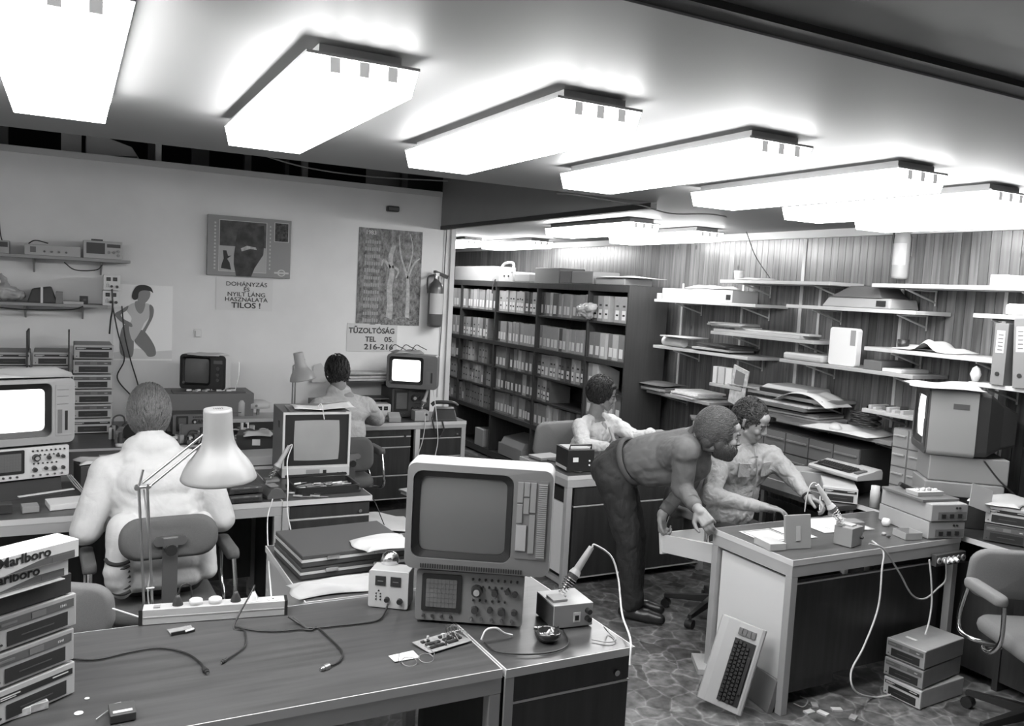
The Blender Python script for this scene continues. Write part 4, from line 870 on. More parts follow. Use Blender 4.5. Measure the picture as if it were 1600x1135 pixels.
cable('thin dark lead running down beside the drawer cabinet of the monitor desk', [at(560, 758, Z=.80), at(583, 780, Y=4.9), at(598, 815, Y=4.8), at(612, 848, Y=4.7)], .003)
# monochrome monitor
a = at(440, 748, Z=.752); b = at(547, 744, Z=.752); rzm = R(-3)
um = Vector((math.cos(rzm), math.sin(rzm), 0)); vm = Vector((-um.y, um.x, 0)); 
a = Vector((1.105, 4.92, .754)); wm = .40
hm = zat(a, 645)-.754
mm = thing('monitor', 'metal cased monochrome monitor with grey screen under a paper sheet', 'monitor', a, rzm)
MB().box(0, wm, .012, .36, .0, hm).build('case', G(.16, .45), mm, .003)
z0 = .055
MB().box(0, wm, -.004, .011, 0, z0).build('control_strip', G(.45, .4), mm, .002)
k = MB().box(.14, .22, -.007, -.0045, .02, .045).build('control_cover', G(.25, .4), mm); MB().box(.24, .26, -.008, -.0045, .02, .04).build('button', BLACK, mm)
for x in (.33, .36): knob(mm, x, .018, .006, -.004)
mb = MB(); o_r = [(0, z0), (wm, z0), (wm, hm), (0, hm)]; i_r = [(.012, z0+.012), (wm-.012, z0+.012), (wm-.012, hm-.014), (.012, hm-.014)]
mb.add([(x, -.003, z) for x, z in o_r]+[(x, -.003, z) for x, z in i_r]+[(x, .010, z) for x, z in i_r]+[(x, .0115, z) for x, z in o_r], [(i, (i+1) % 4, 4+(i+1) % 4, 4+i) for i in range(4)]+[(4+i, 4+(i+1) % 4, 8+(i+1) % 4, 8+i) for i in range(4)]+[(i, (i+1) % 4, 12+(i+1) % 4, 12+i) for i in range(4)]); mb.build('front_frame', G(.55, .4), mm)
I2 = i_r; J = rrect(wm-.13, hm-z0-.10, .02, 5, wm/2, (hm+z0)/2-.005)
mb = MB(); mb.box(.013, wm-.013, .008, .0105, z0+.013, hm-.015); mb.build('mask', G(.02, .4), mm)
sc = MB(); N = 12; vs = []; fs = []; sw_, sh_ = wm-.13, hm-z0-.09
for j in range(N+1):
    for i in range(N+1):
        u, v = i/N*2-1, j/N*2-1; vs.append((wm/2+u*sw_/2*(1-.03*v*v), .0075-.010*(1-(u*u+v*v)/2), (hm+z0)/2-.003+v*sh_/2*(1-.03*u*u)))
for j in range(N):
    for i in range(N): q = j*(N+1)+i; fs.append((q, q+1, q+N+2, q+N+1))
sc.add(vs, fs, True).build('screen', G(.30, .25, n=.06, ns=6), mm)
MB().box(-.0015, -.0003, .12, .16, hm*.72, hm*.82).build('side_grip', BLACK, mm)
Rm = Matrix.Rotation(rzm, 3, 'Z')
o = MB().sheet(lambda u, v: (u*.36, v*.22, .004+.035*abs(u-.42)+.006*math.sin(5*v+3*u)), 14, 8).build('paper_sheet', G(.75, .8)); o.location = a+Rm @ Vector((.06, -.02, hm+.008)); o.rotation_euler = (0, 0, rzm-R(2)); tag(o, 'white open paper sheet lying on the monochrome monitor', 'paper')
pile('thin dark pile of printed sheets under the white sheet on the monitor', 'document_pile', 'papers', a+Rm @ Vector((.04, .01, hm+.0005)), rzm, .34, .25, 2, 4, (.12, .3), spread=.006, dt=.0025)
cable('small white loop of wire sticking up from the monitor top', [a+Rm @ Vector((.20, .02, hm+.03)), a+Rm @ Vector((.215, -.02, hm+.05)), a+Rm @ Vector((.235, -.02, hm-.04))], .003, G(.7, .5))
# behind the monitor: bench things seen between lamp and monitor
bb = Vector((.98, 5.36, .752))
one('black_case', 'black box with white sticker and parcel on it, behind the lamp shade', 'box', MB().box(0, .24, 0, .22, 0, .14), G(.025, .5), at(372, 718, Z=.752), R(-14), bev=.003)
qb = bpy.data.objects['black_case']
o = MB().box(.10, .15, -.0025, -.0006, .075, .115).build('sticker', G(.7, .6), qb)
cloth('crumpled packet lying on the black box behind the lamp shade', 'crumpled_packet', 'packet', qb.location+Vector((.04, .01, .141)), R(-10), .17, .13, .5, .018, 21)
one('flat_instrument', 'pale flat instrument below the black box, right of the lamp shade', 'instrument', MB().box(0, .26, 0, .24, 0, .055), G(.42, .5), at(370, 738, Z=.752)+Vector((-.02, -.05, 0)), R(2), bev=.003)
qb.location.z = .752; bpy.data.objects['flat_instrument'].location = Vector((qb.location.x-.02, 5.30-.0, .752)); qb.location.y = 5.60
# pale recorder in a long rack on the wall bench
pl = at(372, 672, Z=.76)
t = thing('tape_recorder', 'long pale recorder on the wall bench, behind the shade of the front lamp', 'recorder', Vector((1.02, 6.47, .80)), 0)
MB().box(0, .44, 0, .3, .055, zat((1.1,6.47),661)-.80).build('case', G(.40, .5), t, .003); MB().box(0, .44, .02, .3, -.045, .05).build('lower_unit', G(.02, .5), t, .003)
MB().box(.02, .12, -.0025, -.0006, .10, .108).build('name_strip', G(.1, .5), t)
# ============================================================ PAINTED WALL
def onwall(x, y): return at(x, y, Y=YA)
# notice board with exhibition poster and no-smoking notice
a, b, c = onwall(322, 429), onwall(451, 436), onwall(324, 335); w = b.x-a.x; h = c.z-a.z
bd = thing('notice_board', 'grey cardboard poster box with framed pictures on the painted wall', 'notice board', (a.x, YA-.003, a.z), 0)
h -= .0; MB().box(0, w, -.045, 0, 0, h).build('board', G(.30, .7), bd, .002)
BW = G(.62, .7)
mb = MB()
def fr_(x0, x1, z0, z1, y=-.0466, t=.004): mb.box(x0, x1, y, y+.0012, z0, z0+t).box(x0, x1, y, y+.0012, z1-t, z1).box(x0, x0+t, y, y+.0012, z0+t, z1-t).box(x1-t, x1, y, y+.0012, z0+t, z1-t)
fr_(w*.13, w*.70, h*.07, h*.93); mb.build('white_border', BW, bd); mb = MB(); fr_(w*.79, w*.97, h*.62, h*.95); mb.build('white_border', BW, bd)
MB().box(w*.14, w*.69, -.0462, -.0452, h*.50, h*.92).build('picture_field', G(.09, .7, n=.5, ns=12), bd); MB().box(w*.14, w*.69, -.0462, -.0452, h*.08, h*.495).build('picture_field', G(.42, .7), bd)
MB().box(w*.80, w*.96, -.0462, -.0452, h*.63, h*.94).build('picture_field', G(.06, .7, n=.9, ns=40), bd)
sil = [(.34, .0), (.52, .0), (.56, .15), (.66, .38), (.67, .60), (.66, .88), (.58, .86), (.50, .70), (.44, .80), (.36, .78), (.33, .6), (.31, .35), (.31, .2)]
MB().xz([(x*w, z*h) for x, z in sil][::-1], -.0482, -.0468).build('picture_shape', G(.06, .7, n=.5, ns=15), bd)
MB().xz([(x*w, z*h) for x, z in [(.40, .42), (.50, .47), (.58, .46), (.57, .50), (.46, .52), (.39, .47)]][::-1], -.0492, -.0484).build('picture_shape', G(.5, .7, n=.3, ns=50), bd)
MB().xz([(x*w, z*h) for x, z in [(.16, .12), (.28, .10), (.26, .22), (.23, .28), (.28, .34), (.24, .33), (.22, .42), (.18, .42), (.19, .28), (.17, .2)]][::-1], -.0475, -.0464).build('picture_shape', G(.04, .7), bd)
mb = MB(); 
for i in range(14): z = h*(.10+.058*i); mb.box(w*.075, w*.095, -.0466, -.0454, z, z+h*.03)
for i in range(12): z = h*(.14+.065*i); mb.box(w*.735, w*.75, -.0466, -.0454, z, z+h*.03)
mb.build('print_marks', G(.55, .7), bd)
lg = MB().xz([(w*.89+w*.05*math.cos(i*PI/10), h*.09+h*.06*math.sin(i*PI/10)) for i in range(20)], -.0466, -.0454).build('emblem', G(.62, .7), bd); MB().xz([(w*.89+w*.035*math.cos(i*PI/10), h*.09+h*.042*math.sin(i*PI/10)) for i in range(20)], -.0474, -.0468).build('emblem_centre', G(.30, .7), lg); MB().box(w*.80, w*.98, -.0484, -.0476, h*.075, h*.105).build('emblem_bar', G(.62, .7), lg)
def notice(name, label, cat, c0, c1, c2, tone, t=.003):
    a, b, c = onwall(*c0), onwall(*c1), onwall(*c2)
    o = thing(name, label, cat, (a.x, YA-.0015, a.z), -0.0*math.atan2(b.z-a.z, b.x-a.x)); w, h = b.x-a.x, c.z-a.z
    f = lambda u, v: (u*w, -.0, v*h)
    mb = MB(); N = 8; vs = [(i/N*w, -t-.0015*abs(math.sin(i*.8))*(j in (0, 3)), j/3*h) for j in range(4) for i in range(N+1)]; k = len(vs); vs += [(i/N*w, 0, j/3*h) for j in range(4) for i in range(N+1)]
    fs = [(j*(N+1)+i, j*(N+1)+i+1, (j+1)*(N+1)+i+1, (j+1)*(N+1)+i) for j in range(3) for i in range(N)]; fs += [tuple(k+q for q in f_[::-1]) for f_ in fs]
    bdv = [i for i in range(N+1)]+[(N+1)*j+N for j in (1, 2, 3)]+[3*(N+1)+i for i in range(N-1, -1, -1)]+[(N+1)*j for j in (2, 1)]
    fs += [(bdv[i], k+bdv[i], k+bdv[(i+1) % len(bdv)], bdv[(i+1) % len(bdv)]) for i in range(len(bdv))]
    mb.add(vs, fs); mb.build('sheet', G(tone, .8), o); return o, w, h
nt, w, h = notice('no_smoking_notice', 'typed no smoking notice under the grey poster box', 'notice', (337, 484), (425, 487), (341, 432), .72)
INK = G(.06, .7)
for s_, z, sz, bo in (('DOHÁNYZÁS', .74, .155, .0004), ('ÉS', .585, .15, .0004), ('NYILT LÁNG', .43, .155, .0004), ('HASZNÁLATA', .275, .155, .0004), ('TILOS !', .08, .20, .0015)):
    text(s_, h*sz*1.0*1.15, INK, 'lettering', nt, (w*.53, -.0035-.002, h*z), (R(90), 0, 0), .0004, 'CENTER', bo, 1.12 if s_[0] != 'T' else 1.2)
nt, w, h = notice('fire_brigade_notice', 'fire brigade telephone notice beside the small television', 'notice', (541, 549), (619, 553), (545, 505), .62)
for s_, x, z, sz in (('TŰZOLTÓSÁG', .03, .66, .24), ('TEL', .36, .36, .23), ('05.', .74, .36, .23), ('216-216', .34, .08, .25)):
    text(s_, h*sz*1.1, INK, 'lettering', nt, (w*x, -.0055, h*z), (R(90), 0, 0), .0004, 'LEFT', .0016, {'T': .98, '2': 1.2}[s_[0]] if s_[0] in 'T2' else 1.15)
# calendar
a, b, c = onwall(554, 504), onwall(654, 513), onwall(560, 352)
cw, ch = b.x-a.x-.01, c.z-a.z; cd = thing('wall_calendar', 'dark picture calendar for 1983 showing trees by the fire extinguisher', 'calendar', (a.x+.01, YA-.002, a.z-.015), 0)
m = bpy.data.materials.new('calendar_print'); m.use_nodes = True; ntr = m.node_tree; bs_ = ntr.nodes['Principled BSDF']; tcx = ntr.nodes.new('ShaderNodeTexCoord'); mp_ = ntr.nodes.new('ShaderNodeMapping'); mp_.inputs['Scale'].default_value = (9, 1, 5)
ntr.links.new(tcx.outputs['Object'], mp_.inputs[0]); n1 = ntr.nodes.new('ShaderNodeTexNoise'); n1.inputs['Scale'].default_value = 3; n1.inputs['Detail'].default_value = 8; n1.inputs['Roughness'].default_value = .75; ntr.links.new(mp_.outputs[0], n1.inputs['Vector'])
r1 = ntr.nodes.new('ShaderNodeMapRange'); r1.inputs['From Min'].default_value = .38; r1.inputs['From Max'].default_value = .62; r1.inputs['To Min'].default_value = .03; r1.inputs['To Max'].default_value = .30; ntr.links.new(n1.outputs['Fac'], r1.inputs['Value']); ntr.links.new(r1.outputs[0], bs_.inputs['Base Color']); bs_.inputs['Roughness'].default_value = .5
MB().box(0, cw, -.003, 0, 0, ch).build('sheet', m, cd)
text('1983', .05, G(.6, .7), 'lettering', cd, (cw*.10, -.0036, ch*.935), (R(90), 0, 0), .0003, bold=.001)
mb = MB(); rn = random.Random(2)
for i in range(12):
    z = ch*(.885-.074*i)
    for j in range(7): mb.box(cw*(.10+.035*j), cw*(.125+.035*j), -.0038, -.003, z-ch*.045, z-ch*.005*rn.uniform(.5, 3))
mb.build('print_marks', G(.34, .7), cd)
# generic landscape: pale tree trunk with branches
tr = MB(); X = lambda p: [(cw*x, -.0040, ch*z) for x, z in p]
for P, r0, r1_ in (([(.50, .04), (.52, .2), (.50, .38), (.53, .55), (.50, .70), (.55, .84)], .030, .018), ([(.80, .06), (.80, .3), (.78, .5), (.72, .62)], .020, .008), ([(.78, .5), (.88, .66), (.97, .72)], .010, .004), ([(.72, .62), (.66, .75), (.62, .95)], .008, .004), ([(.78, .55), (.85, .8), (.80, .97)], .007, .003), ([(.50, .60), (.40, .68), (.36, .62)], .014, .006), ([(.53, .62), (.63, .58), (.60, .50)], .012, .006)):
    pts = catmull(X(P), 5)
    for k in range(len(pts)-1):
        p0, p1 = pts[k], pts[k+1]; r_ = r0+(r1_-r0)*k/len(pts); d = (p1-p0).normalized(); nn = Vector((d.z, 0, -d.x))*r_
        tr.add([tuple(p0+nn), tuple(p0-nn), tuple(p1-nn), tuple(p1+nn)], [(0, 1, 2, 3)])
tr.build('print_pattern', G(.42, .6, n=.3, ns=30), cd)
MB().xz([(cw*x, ch*z) for x, z in [(.38, .0), (.98, .0), (.95, .06), (.7, .10), (.55, .06), (.45, .09)]][::-1], -.0045, -.0036).build('picture_ground', G(.20, .7, n=.7, ns=60), cd)
# photo poster
a, b, c = onwall(172, 563), onwall(264, 562), onwall(190, 444)
pw, phh = b.x-a.x, c.z-a.z; pp = thing('photo_poster', 'large pale photo poster of a kneeling figure beside the wall shelves', 'poster', (a.x+.02, YA-.0015, a.z), 0)
MB().box(0, pw, -.0025, 0, 0, phh).build('sheet', G(.92, .7), pp)
def loop_smooth(P, n=5):
    Q = [Vector((x, 0, z)) for x, z in P]; m = len(Q); out = []
    for i in range(m):
        a, b, c, d = Q[i-1], Q[i], Q[(i+1) % m], Q[(i+2) % m]
        for k in range(n):
            t = k/n; v = .5*((2*b)+(c-a)*t+(2*a-5*b+4*c-d)*t*t+(3*b-a-3*c+d)*t**3); out.append((v.x, v.z))
    return out
def flat(P, y, g, name): MB().xz([(pw*x, phh*z) for x, z in (P if 'ground' in name else loop_smooth(P))][::-1], y, y+.0007).build(name, G(g, .7), pp)
SK = .22
flat([(.0, .02), (1, .02), (1, .14), (.7, .12), (.4, .16), (0, .10)], -.0034, .70, 'picture_ground')
flat([(.13, .08), (.32, .05), (.34, .30), (.30, .45), (.17, .46), (.11, .30)], -.0042, SK, 'picture_leg'); flat([(.36, .35), (.50, .40), (.68, .22), (.72, .08), (.60, .05), (.52, .12), (.36, .25)], -.0042, SK, 'picture_leg')
flat([(.20, .68), (.28, .74), (.36, .76), (.56, .76), (.64, .70), (.60, .58), (.52, .50), (.46, .40), (.34, .26), (.28, .34), (.26, .46), (.30, .56)], -.0050, .56, 'picture_swimsuit')
flat([(.24, .72), (.12, .66), (-.0+.02, .60), (.14, .50), (.30, .44), (.30, .49), (.18, .54), (.12, .60), (.22, .66)], -.0058, SK, 'picture_arm'); flat([(.60, .74), (.67, .70), (.66, .58), (.56, .42), (.44, .24), (.38, .27), (.52, .44), (.60, .58)], -.0058, SK, 'picture_arm')
flat([(.36, .78), (.52, .77), (.50, .66), (.44, .62), (.37, .68)], -.0058, .27, 'picture_neck'); flat([(.40, .80), (.44, .76), (.52, .76), (.60, .84), (.60, .92), (.48, .95), (.40, .90)], -.0064, .28, 'picture_face'); flat([(.30, .84), (.34, .80), (.40, .82), (.42, .90), (.50, .93), (.62, .92), (.66, .90), (.62, .97), (.52, 1.0), (.40, .99), (.33, .93)], -.0070, .045, 'picture_hair')
cable('dark cable hanging across the photo poster, upper loop', [onwall(176, 480)-Vector((0, .03, 0)), onwall(184, 520)-Vector((0, .03, 0)), onwall(194, 560)-Vector((0, .03, 0)), onwall(183, 590)-Vector((0, .03, 0)), onwall(205, 618)-Vector((0, .04, 0)), onwall(225, 640)-Vector((0, .06, 0))], .005)
cable('dark cable hanging across the photo poster towards the head', [onwall(190, 478)-Vector((0, .04, 0)), onwall(194, 520)-Vector((0, .04, 0)), onwall(203, 560)-Vector((0, .04, 0)), onwall(212, 590)-Vector((0, .04, 0)), onwall(222, 625)-Vector((0, .05, 0))], .005)
# wall socket, alarm, extinguisher
p = onwall(309, 521); t = thing('wall_socket', 'small white wall socket above the white television', 'wall socket', (p.x, YA, p.z), 0)
MB().box(-.03, .03, -.006, 0, -.035, .035).build('plate', G(.7, .4), t, .002); MB().box(-.02, .02, -.022, -.0065, -.028, .022).build('socket_body', G(.72, .4), t, .003)
p = onwall(612, 327); t = thing('alarm_sensor', 'small dark sensor box high above the calendar', 'sensor', (p.x, YA, p.z), 0)
MB().box(-.055, .055, -.06, 0, -.025, .025).build('body', G(.03, .4), t, .012); MB().box(-.045, .05, -.064, -.0605, -.015, .012).build('sensor_lens', G(.12, .3), t)
def extinguisher(label, loc, tone, body=.6, s=1.):
    t = thing('fire_extinguisher', label, 'fire extinguisher', loc, 0); t.scale = (s, s, s)
    MB().lathe([(.03, 0), (.062, .01), (.066, .03), (.066, .34), (.058, .38), (.03, .405), (.022, .42), (.022, .43)], 24).build('cylinder', G(body, .3, coat=.4), t)
    l = MB(); n = 14
    vs = [(.0672*math.cos(R(200+i*140/n)), .0672*math.sin(R(200+i*140/n)), z) for z in (.12, .30) for i in range(n+1)]; l.add(vs, [(i, i+1, n+2+i, n+1+i) for i in range(n)], True); l.build('paper_label', G(tone, .7), t)
    v = MB().cyl((0, 0, .43), (0, 0, .46), .022).box(-.016, .016, -.03, .03, .452, .478).build('valve', CHROME, t)
    MB().frus([(-.018, -.03, .48), (.10, -.014, .43), (.10, .014, .43), (-.018, .03, .48)], [(-.018, -.03, .50), (.11, -.014, .46), (.11, .014, .46), (-.018, .03, .50)]).build('lever', BLACK, v)
    MB().tube([(-.02, 0, .46), (-.075, 0, .44), (-.085, -.01, .38), (-.078, -.01, .30)], .008).build('hose', BLACK, t)
    MB().box(-.04, .04, .067, .078, .2, .36).build('wall_bracket', STEEL, t); return t
p = onwall(673, 511); extinguisher('dark fire extinguisher with pale paper label right of the calendar', (p.x, YA-.085, p.z), .55, .10, 1.03)
cable('thin cable clipped down the end of the painted wall', [onwall(698, 352)-Vector((0, .01, 0)), onwall(694, 420)-Vector((0, .01, 0)), onwall(690, 500)-Vector((0, .01, 0)), onwall(684, 580)-Vector((0, .01, 0))], .004, G(.1, .5))
cable('slack cable sagging along the open edge above the painted wall', [at(395, 238, Y=YA-.3), at(480, 262, Y=YA-.32), at(580, 276, Y=YA-.3), at(700, 283, Y=YA-.3)], .006, G(.3, .6))
cable('thin dark wire slung under the ceiling beside the dark beam', [at(870, 303, Z=ZC-.014), at(900, 305, Z=ZC-.014), at(980, 318, Z=ZC-.02), at(1005, 322, Z=ZC-.03), at(1050, 334, Z=ZC-.035), at(1120, 336, Z=ZC-.02), at(1160, 352, X=4.55), at(1180, 400, X=4.7), at(1205, 438, X=4.7)], .004, G(.06, .6))
# wall shelves with apparatus at the left
for (x0, y0, x1, y1, l) in ((-40, 398, 204, 412, 'upper thin wall shelf at the left with small apparatus'), (-40, 474, 168, 482, 'lower thin wall shelf at the left with bag and boxes')):
    p0, p1 = at(x0, y0, Y=YA-.28), at(x1, y1, Y=YA-.28); z = p1.z
    t = thing('wall_shelf', l, 'shelf', (p0.x, YA-.28, z), 0)
    MB().box(0, p1.x-p0.x, 0, .28, 0, .022).build('board', G(.3, .5), t, .002)
    for f_ in (.35, .8): MB().frus([((p1.x-p0.x)*f_, .08, -.006), ((p1.x-p0.x)*f_+.012, .08, -.006), ((p1.x-p0.x)*f_+.012, .279, -.10), ((p1.x-p0.x)*f_, .279, -.10)], [((p1.x-p0.x)*f_, .08, -.001), ((p1.x-p0.x)*f_+.012, .08, -.001), ((p1.x-p0.x)*f_+.012, .279, -.001), ((p1.x-p0.x)*f_, .279, -.001)]).build('shelf_bracket', G(.3, .5), t)
zs1 = at(204, 412, Y=YA-.28).z+.0225; zs2 = at(168, 482, Y=YA-.28).z+.0225; YS = YA-.27
def S1(px): return at(px, 405, Y=YS).x
t = thing('cassette_recorder', 'small pale cassette recorder at the end of the upper wall shelf', 'cassette recorder', (S1(130), YS, zs1), 0)
w = S1(191)-S1(130); MB().box(0, w, 0, .2, 0, .13).build('case', G(.42, .5), t, .004); MB().box(w*.08, w*.55, -.003, -.0003, .035, .115).build('cassette_door', BLACK, t); MB().box(w*.6, w*.95, -.003, -.0003, .085, .11).build('display', BLACK, t)
for x, z in ((.65, .05), (.78, .05), (.9, .03), (.9, .06)): knob(t, w*x, z, .011, 0, G(.25, .4), .012)
MB().box(w*.2, w*.5, .03, .06, .1305, .142).build('carrying_handle', BLACK, t)
t = thing('flat_receiver', 'long pale flat receiver in the middle of the upper wall shelf', 'receiver', (S1(38), YS, zs1), 0); w = S1(126)-S1(38); MB().box(0, w, 0, .2, 0, .075).build('case', G(.40, .5), t, .003); MB().box(w*.1, w*.2, -.003, -.0003, .02, .06).build('dial_window', G(.1, .4), t)
for i in range(4): knob(t, w*(.35+.13*i), .03, .008, 0, G(.1, .4), .01)
t = thing('meter_box', 'small meter box at the outer end of the upper wall shelf', 'meter', (S1(-6), YS, zs1), 0); w = S1(14)-S1(-6); MB().box(0, w, 0, .15, 0, .09).build('case', G(.35, .5), t, .003); MB().box(w*.2, w*.9, -.003, -.0003, .045, .08).build('display', BLACK, t)
cable('black lead lying in an arch on the pale flat receiver', [(S1(44), YS+.05, zs1+.08), (S1(55), YS+.04, zs1+.105), (S1(75), YS+.05, zs1+.09)], .004)
cable('dark cable drooping under the upper wall shelf', [at(100, 410, Y=YS), at(118, 422, Y=YS), at(150, 422, Y=YS), at(160, 414, Y=YS)], .004)
cable('dark cable drooping along the lower wall shelf', [at(-10, 480, Y=YS-.02), at(40, 484, Y=YS-.02), at(110, 484, Y=YS-.02), at(130, 479, Y=YS-.02)], .005)
cable('pair of dark wires coming down the wall at the picture edge', [at(-2, 340, Y=YA-.02), at(2, 372, Y=YA-.02), at(12, 388, Y=YA-.02)], .004)
def S2(px): return at(px, 470, Y=YS).x
BAG2 = (S2(16), YS+.08, zs2+.07)
t = thing('dark_parcel', 'dark parcel tied with a white ribbon on the lower wall shelf', 'parcel', (S2(42), YS, zs2), 0); MB().frus([(0, 0, 0), (.19, 0, 0), (.19, .18, 0), (0, .18, 0)], [(.03, .02, .10), (.15, .02, .12), (.15, .16, .12), (.03, .16, .10)]).build('body', G(.06, .6), t, .01); MB().box(.085, .10, -.004, -.001, 0, .115).build('ribbon', G(.7, .6), t)
one('small_speaker', 'small box with two dark knobs beside the dark parcel', 'box', MB().box(0, .045, 0, .12, 0, .085), G(.2, .5), (S2(87), YS, zs2), 0, bev=.002)
one('paper_stack', 'low stack of pale slips on the lower wall shelf', 'papers', MB().box(0, .13, 0, .12, 0, .018), G(.5, .7), (S2(99), YS-.005, zs2), 0)
one('round_tin', 'small dark tin near the end of the lower wall shelf', 'tin', MB().lathe([(.001, 0), (.028, 0), (.028, .06), (.001, .06)], 16), G(.1, .4), (S2(131), YS+.04, zs2), 0)
pz = S2(161); w = S2(191)-pz-.015
psu('upper of two white power supplies at the end of the lower wall shelf', (pz, YS-.03, zs2+.115), 0, w, .108, .2, .66, .3); psu('lower of two white power supplies at the end of the lower wall shelf', (pz-.005, YS-.03, zs2-.0), 0, w, .108, .2, .66, .3)
cable('black lead dangling from the two stacked white power supplies', [at(175, 452, Y=YS-.06), at(176, 480, Y=YS-.07), at(173, 500, Y=YS-.06), at(171, 522, Y=YS-.05)], .006)
# drive stacks on the wall bench
ztb = .751; dw = .2
cols = [(113, 175, 523, 7, 'right'), (49, 108, 541, 3, 'middle'), (-16, 45, 541, 3, 'left')]
YD = 6.62
for ci, (xa, xb, topy, n, nm) in enumerate(cols):
    x0 = at(xa, 600, Y=YD).x; sc_ = (at(xb, 600, Y=YD).x-x0)/.2; zt_ = at(140, topy+20, Y=YD).z
    for i in range(6):
        H = .0975*sc_*.865; z = ztb+i*H
        ordn = ['lowest', 'second', 'third', 'fourth', 'fifth', 'topmost'][i]
        o = drive('%s disk drive from the bench in the %s stack on the wall bench' % (ordn, nm), (x0+.004*((i*7) % 3), YD+.01*((i*5) % 3), z), R(1), .34 if i % 3 else .40, 1 if i in (5, 0) else 0, 'disk drives stacked on the wall bench')
        o.scale = (sc_, 1, sc_*.86)
    if ci: pass
for (xa, l) in ((49, 'second'), (114, 'first')):
    x0 = at(xa-3, 600, Y=YD).x
    one('divider_board', 'thin dark upright board standing %s' % ('between the middle and right drive stacks' if l == 'first' else 'between the left and middle drive stacks'), 'board', MB().box(0, .010, 0, .34, 0, at(140, 520, Y=YD).z-ztb), G(.03, .5), (x0-.020, YD-.02, ztb), 0)
t = thing('headphones', 'dark headphones hanging beside the tall drive stack', 'headphones', at(178, 640, Y=6.58), R(20))
MB().cyl((0, -.02, 0), (0, .01, 0), .03).build('ear_cup', BLACK, t); MB().cyl((.09, -.02, 0), (.09, .01, 0), .035).build('ear_cup', G(.06, .5), t); MB().tube([(0, .02, .0), (.01, .03, .07), (.05, .03, .09), (.085, .03, .07), (.09, .02, 0)], .006).build('headband', G(.05, .4), t); t.location.z = .752+.036
# television on the wall, white case
ZRT = zat((1.1, 6.47), 661)+.0005
XC = at(262, 640, Y=6.55).x; ZCAB = zat((XC, 6.6), 616)
one('instrument_cabinet', 'grey instrument cabinet under the white portable television', 'cabinet', MB().box(0, .62, 0, .35, 0, ZCAB-.752), G(.14, .5), (XC, 6.60, .752), 0, bev=.004)
sx_ = at(266, 640, Y=6.56).x
scope('small oscilloscope facing out of the grey cabinet under the white television', (sx_, 6.38, .762), 0, .24, .15, .20, .13, .06)
p = Vector((at(280, 600, Y=6.78).x, 6.78, ZCAB)); zt_ = zat(p, 552)
crt('portable_television', 'white portable television with dark front on the grey cabinet', (p.x, p.y, ZCAB+.016), R(-27), .35, zt_-ZCAB-.018, .30, G(.62, .5), G(.02, .4), panel=.30, pstyle='knobs', cat='television', glass=G(.10, .15))
cloth('crumpled white paper draped over the front top of the portable television', 'crumpled_paper', 'paper', (p.x+.03, p.y-.10, zt_-.006), R(-27), .24, .20, .7, .008, 31)
one('parts_tray', 'shallow tray of bright scrap parts under the portable television', 'tray', MB().box(0, .52, 0, .16, 0, .012), G(.08, .5), (p.x-.06, 6.602, ZCAB+.001), 0, bev=.002)
rn = random.Random(6)
for i in range(10): one('scrap_part', 'one of the bright scrap parts in the tray under the white television', 'part', MB().box(0, .035, 0, .02, 0, .012), G(rn.choice([.6, .4, .75]), .5), (p.x+.04+.035*i, 6.63+rn.uniform(-.01, .04), ZCAB+.0135), rn.uniform(-1, 1), 'scrap parts in the tray')
cable('thin whip aerial standing right of the portable television', [at(368, 608, Y=6.65), at(373, 588, Y=6.66), at(374, 566, Y=6.68)], .003, G(.5, .3, 1.), smooth=2)
one('spray_can', 'pale spray can right of the instrument cabinet on the wall bench', 'spray can', MB().lathe([(.001, 0), (.031, 0), (.031, .13), (.022, .15), (.012, .152), (.012, .17), (.001, .171)], 18), G(.45, .4), (at(377, 655, Y=6.6).x, 6.62, ZRT), 0)
one('white_bottle', 'small white bottle with pointed cap left of the lamp shade', 'bottle', MB().lathe([(.001, 0), (.02, 0), (.02, .08), (.008, .10), (.006, .13), (.001, .131)], 14), G(.7, .4), (at(315, 655, Y=6.35).x, 6.46, .752), 0)
t = thing('paper_roll_holder', 'pale perforated sheets on a metal reel behind the lamp shade', 'reel holder', (at(405, 658, Y=6.6).x, 6.66, ZRT), 0)
MB().cyl((0, 0, 0), (0, 0, .02), .03).cyl((0, 0, .02), (0, 0, .08), .012).build('holder_foot', STEEL, t); MB().lathe([(.05, .08), (.09, .085), (.09, .12), (.05, .14), (.03, .14)], 20).build('paper_coil', G(.55, .6), t); MB().cyl((-.03, -.09, .11), (-.03, -.093, .11), .01).build('coil_hole', G(.2, .5), t)
bpy.data.objects['tape_recorder'].location.z = .80
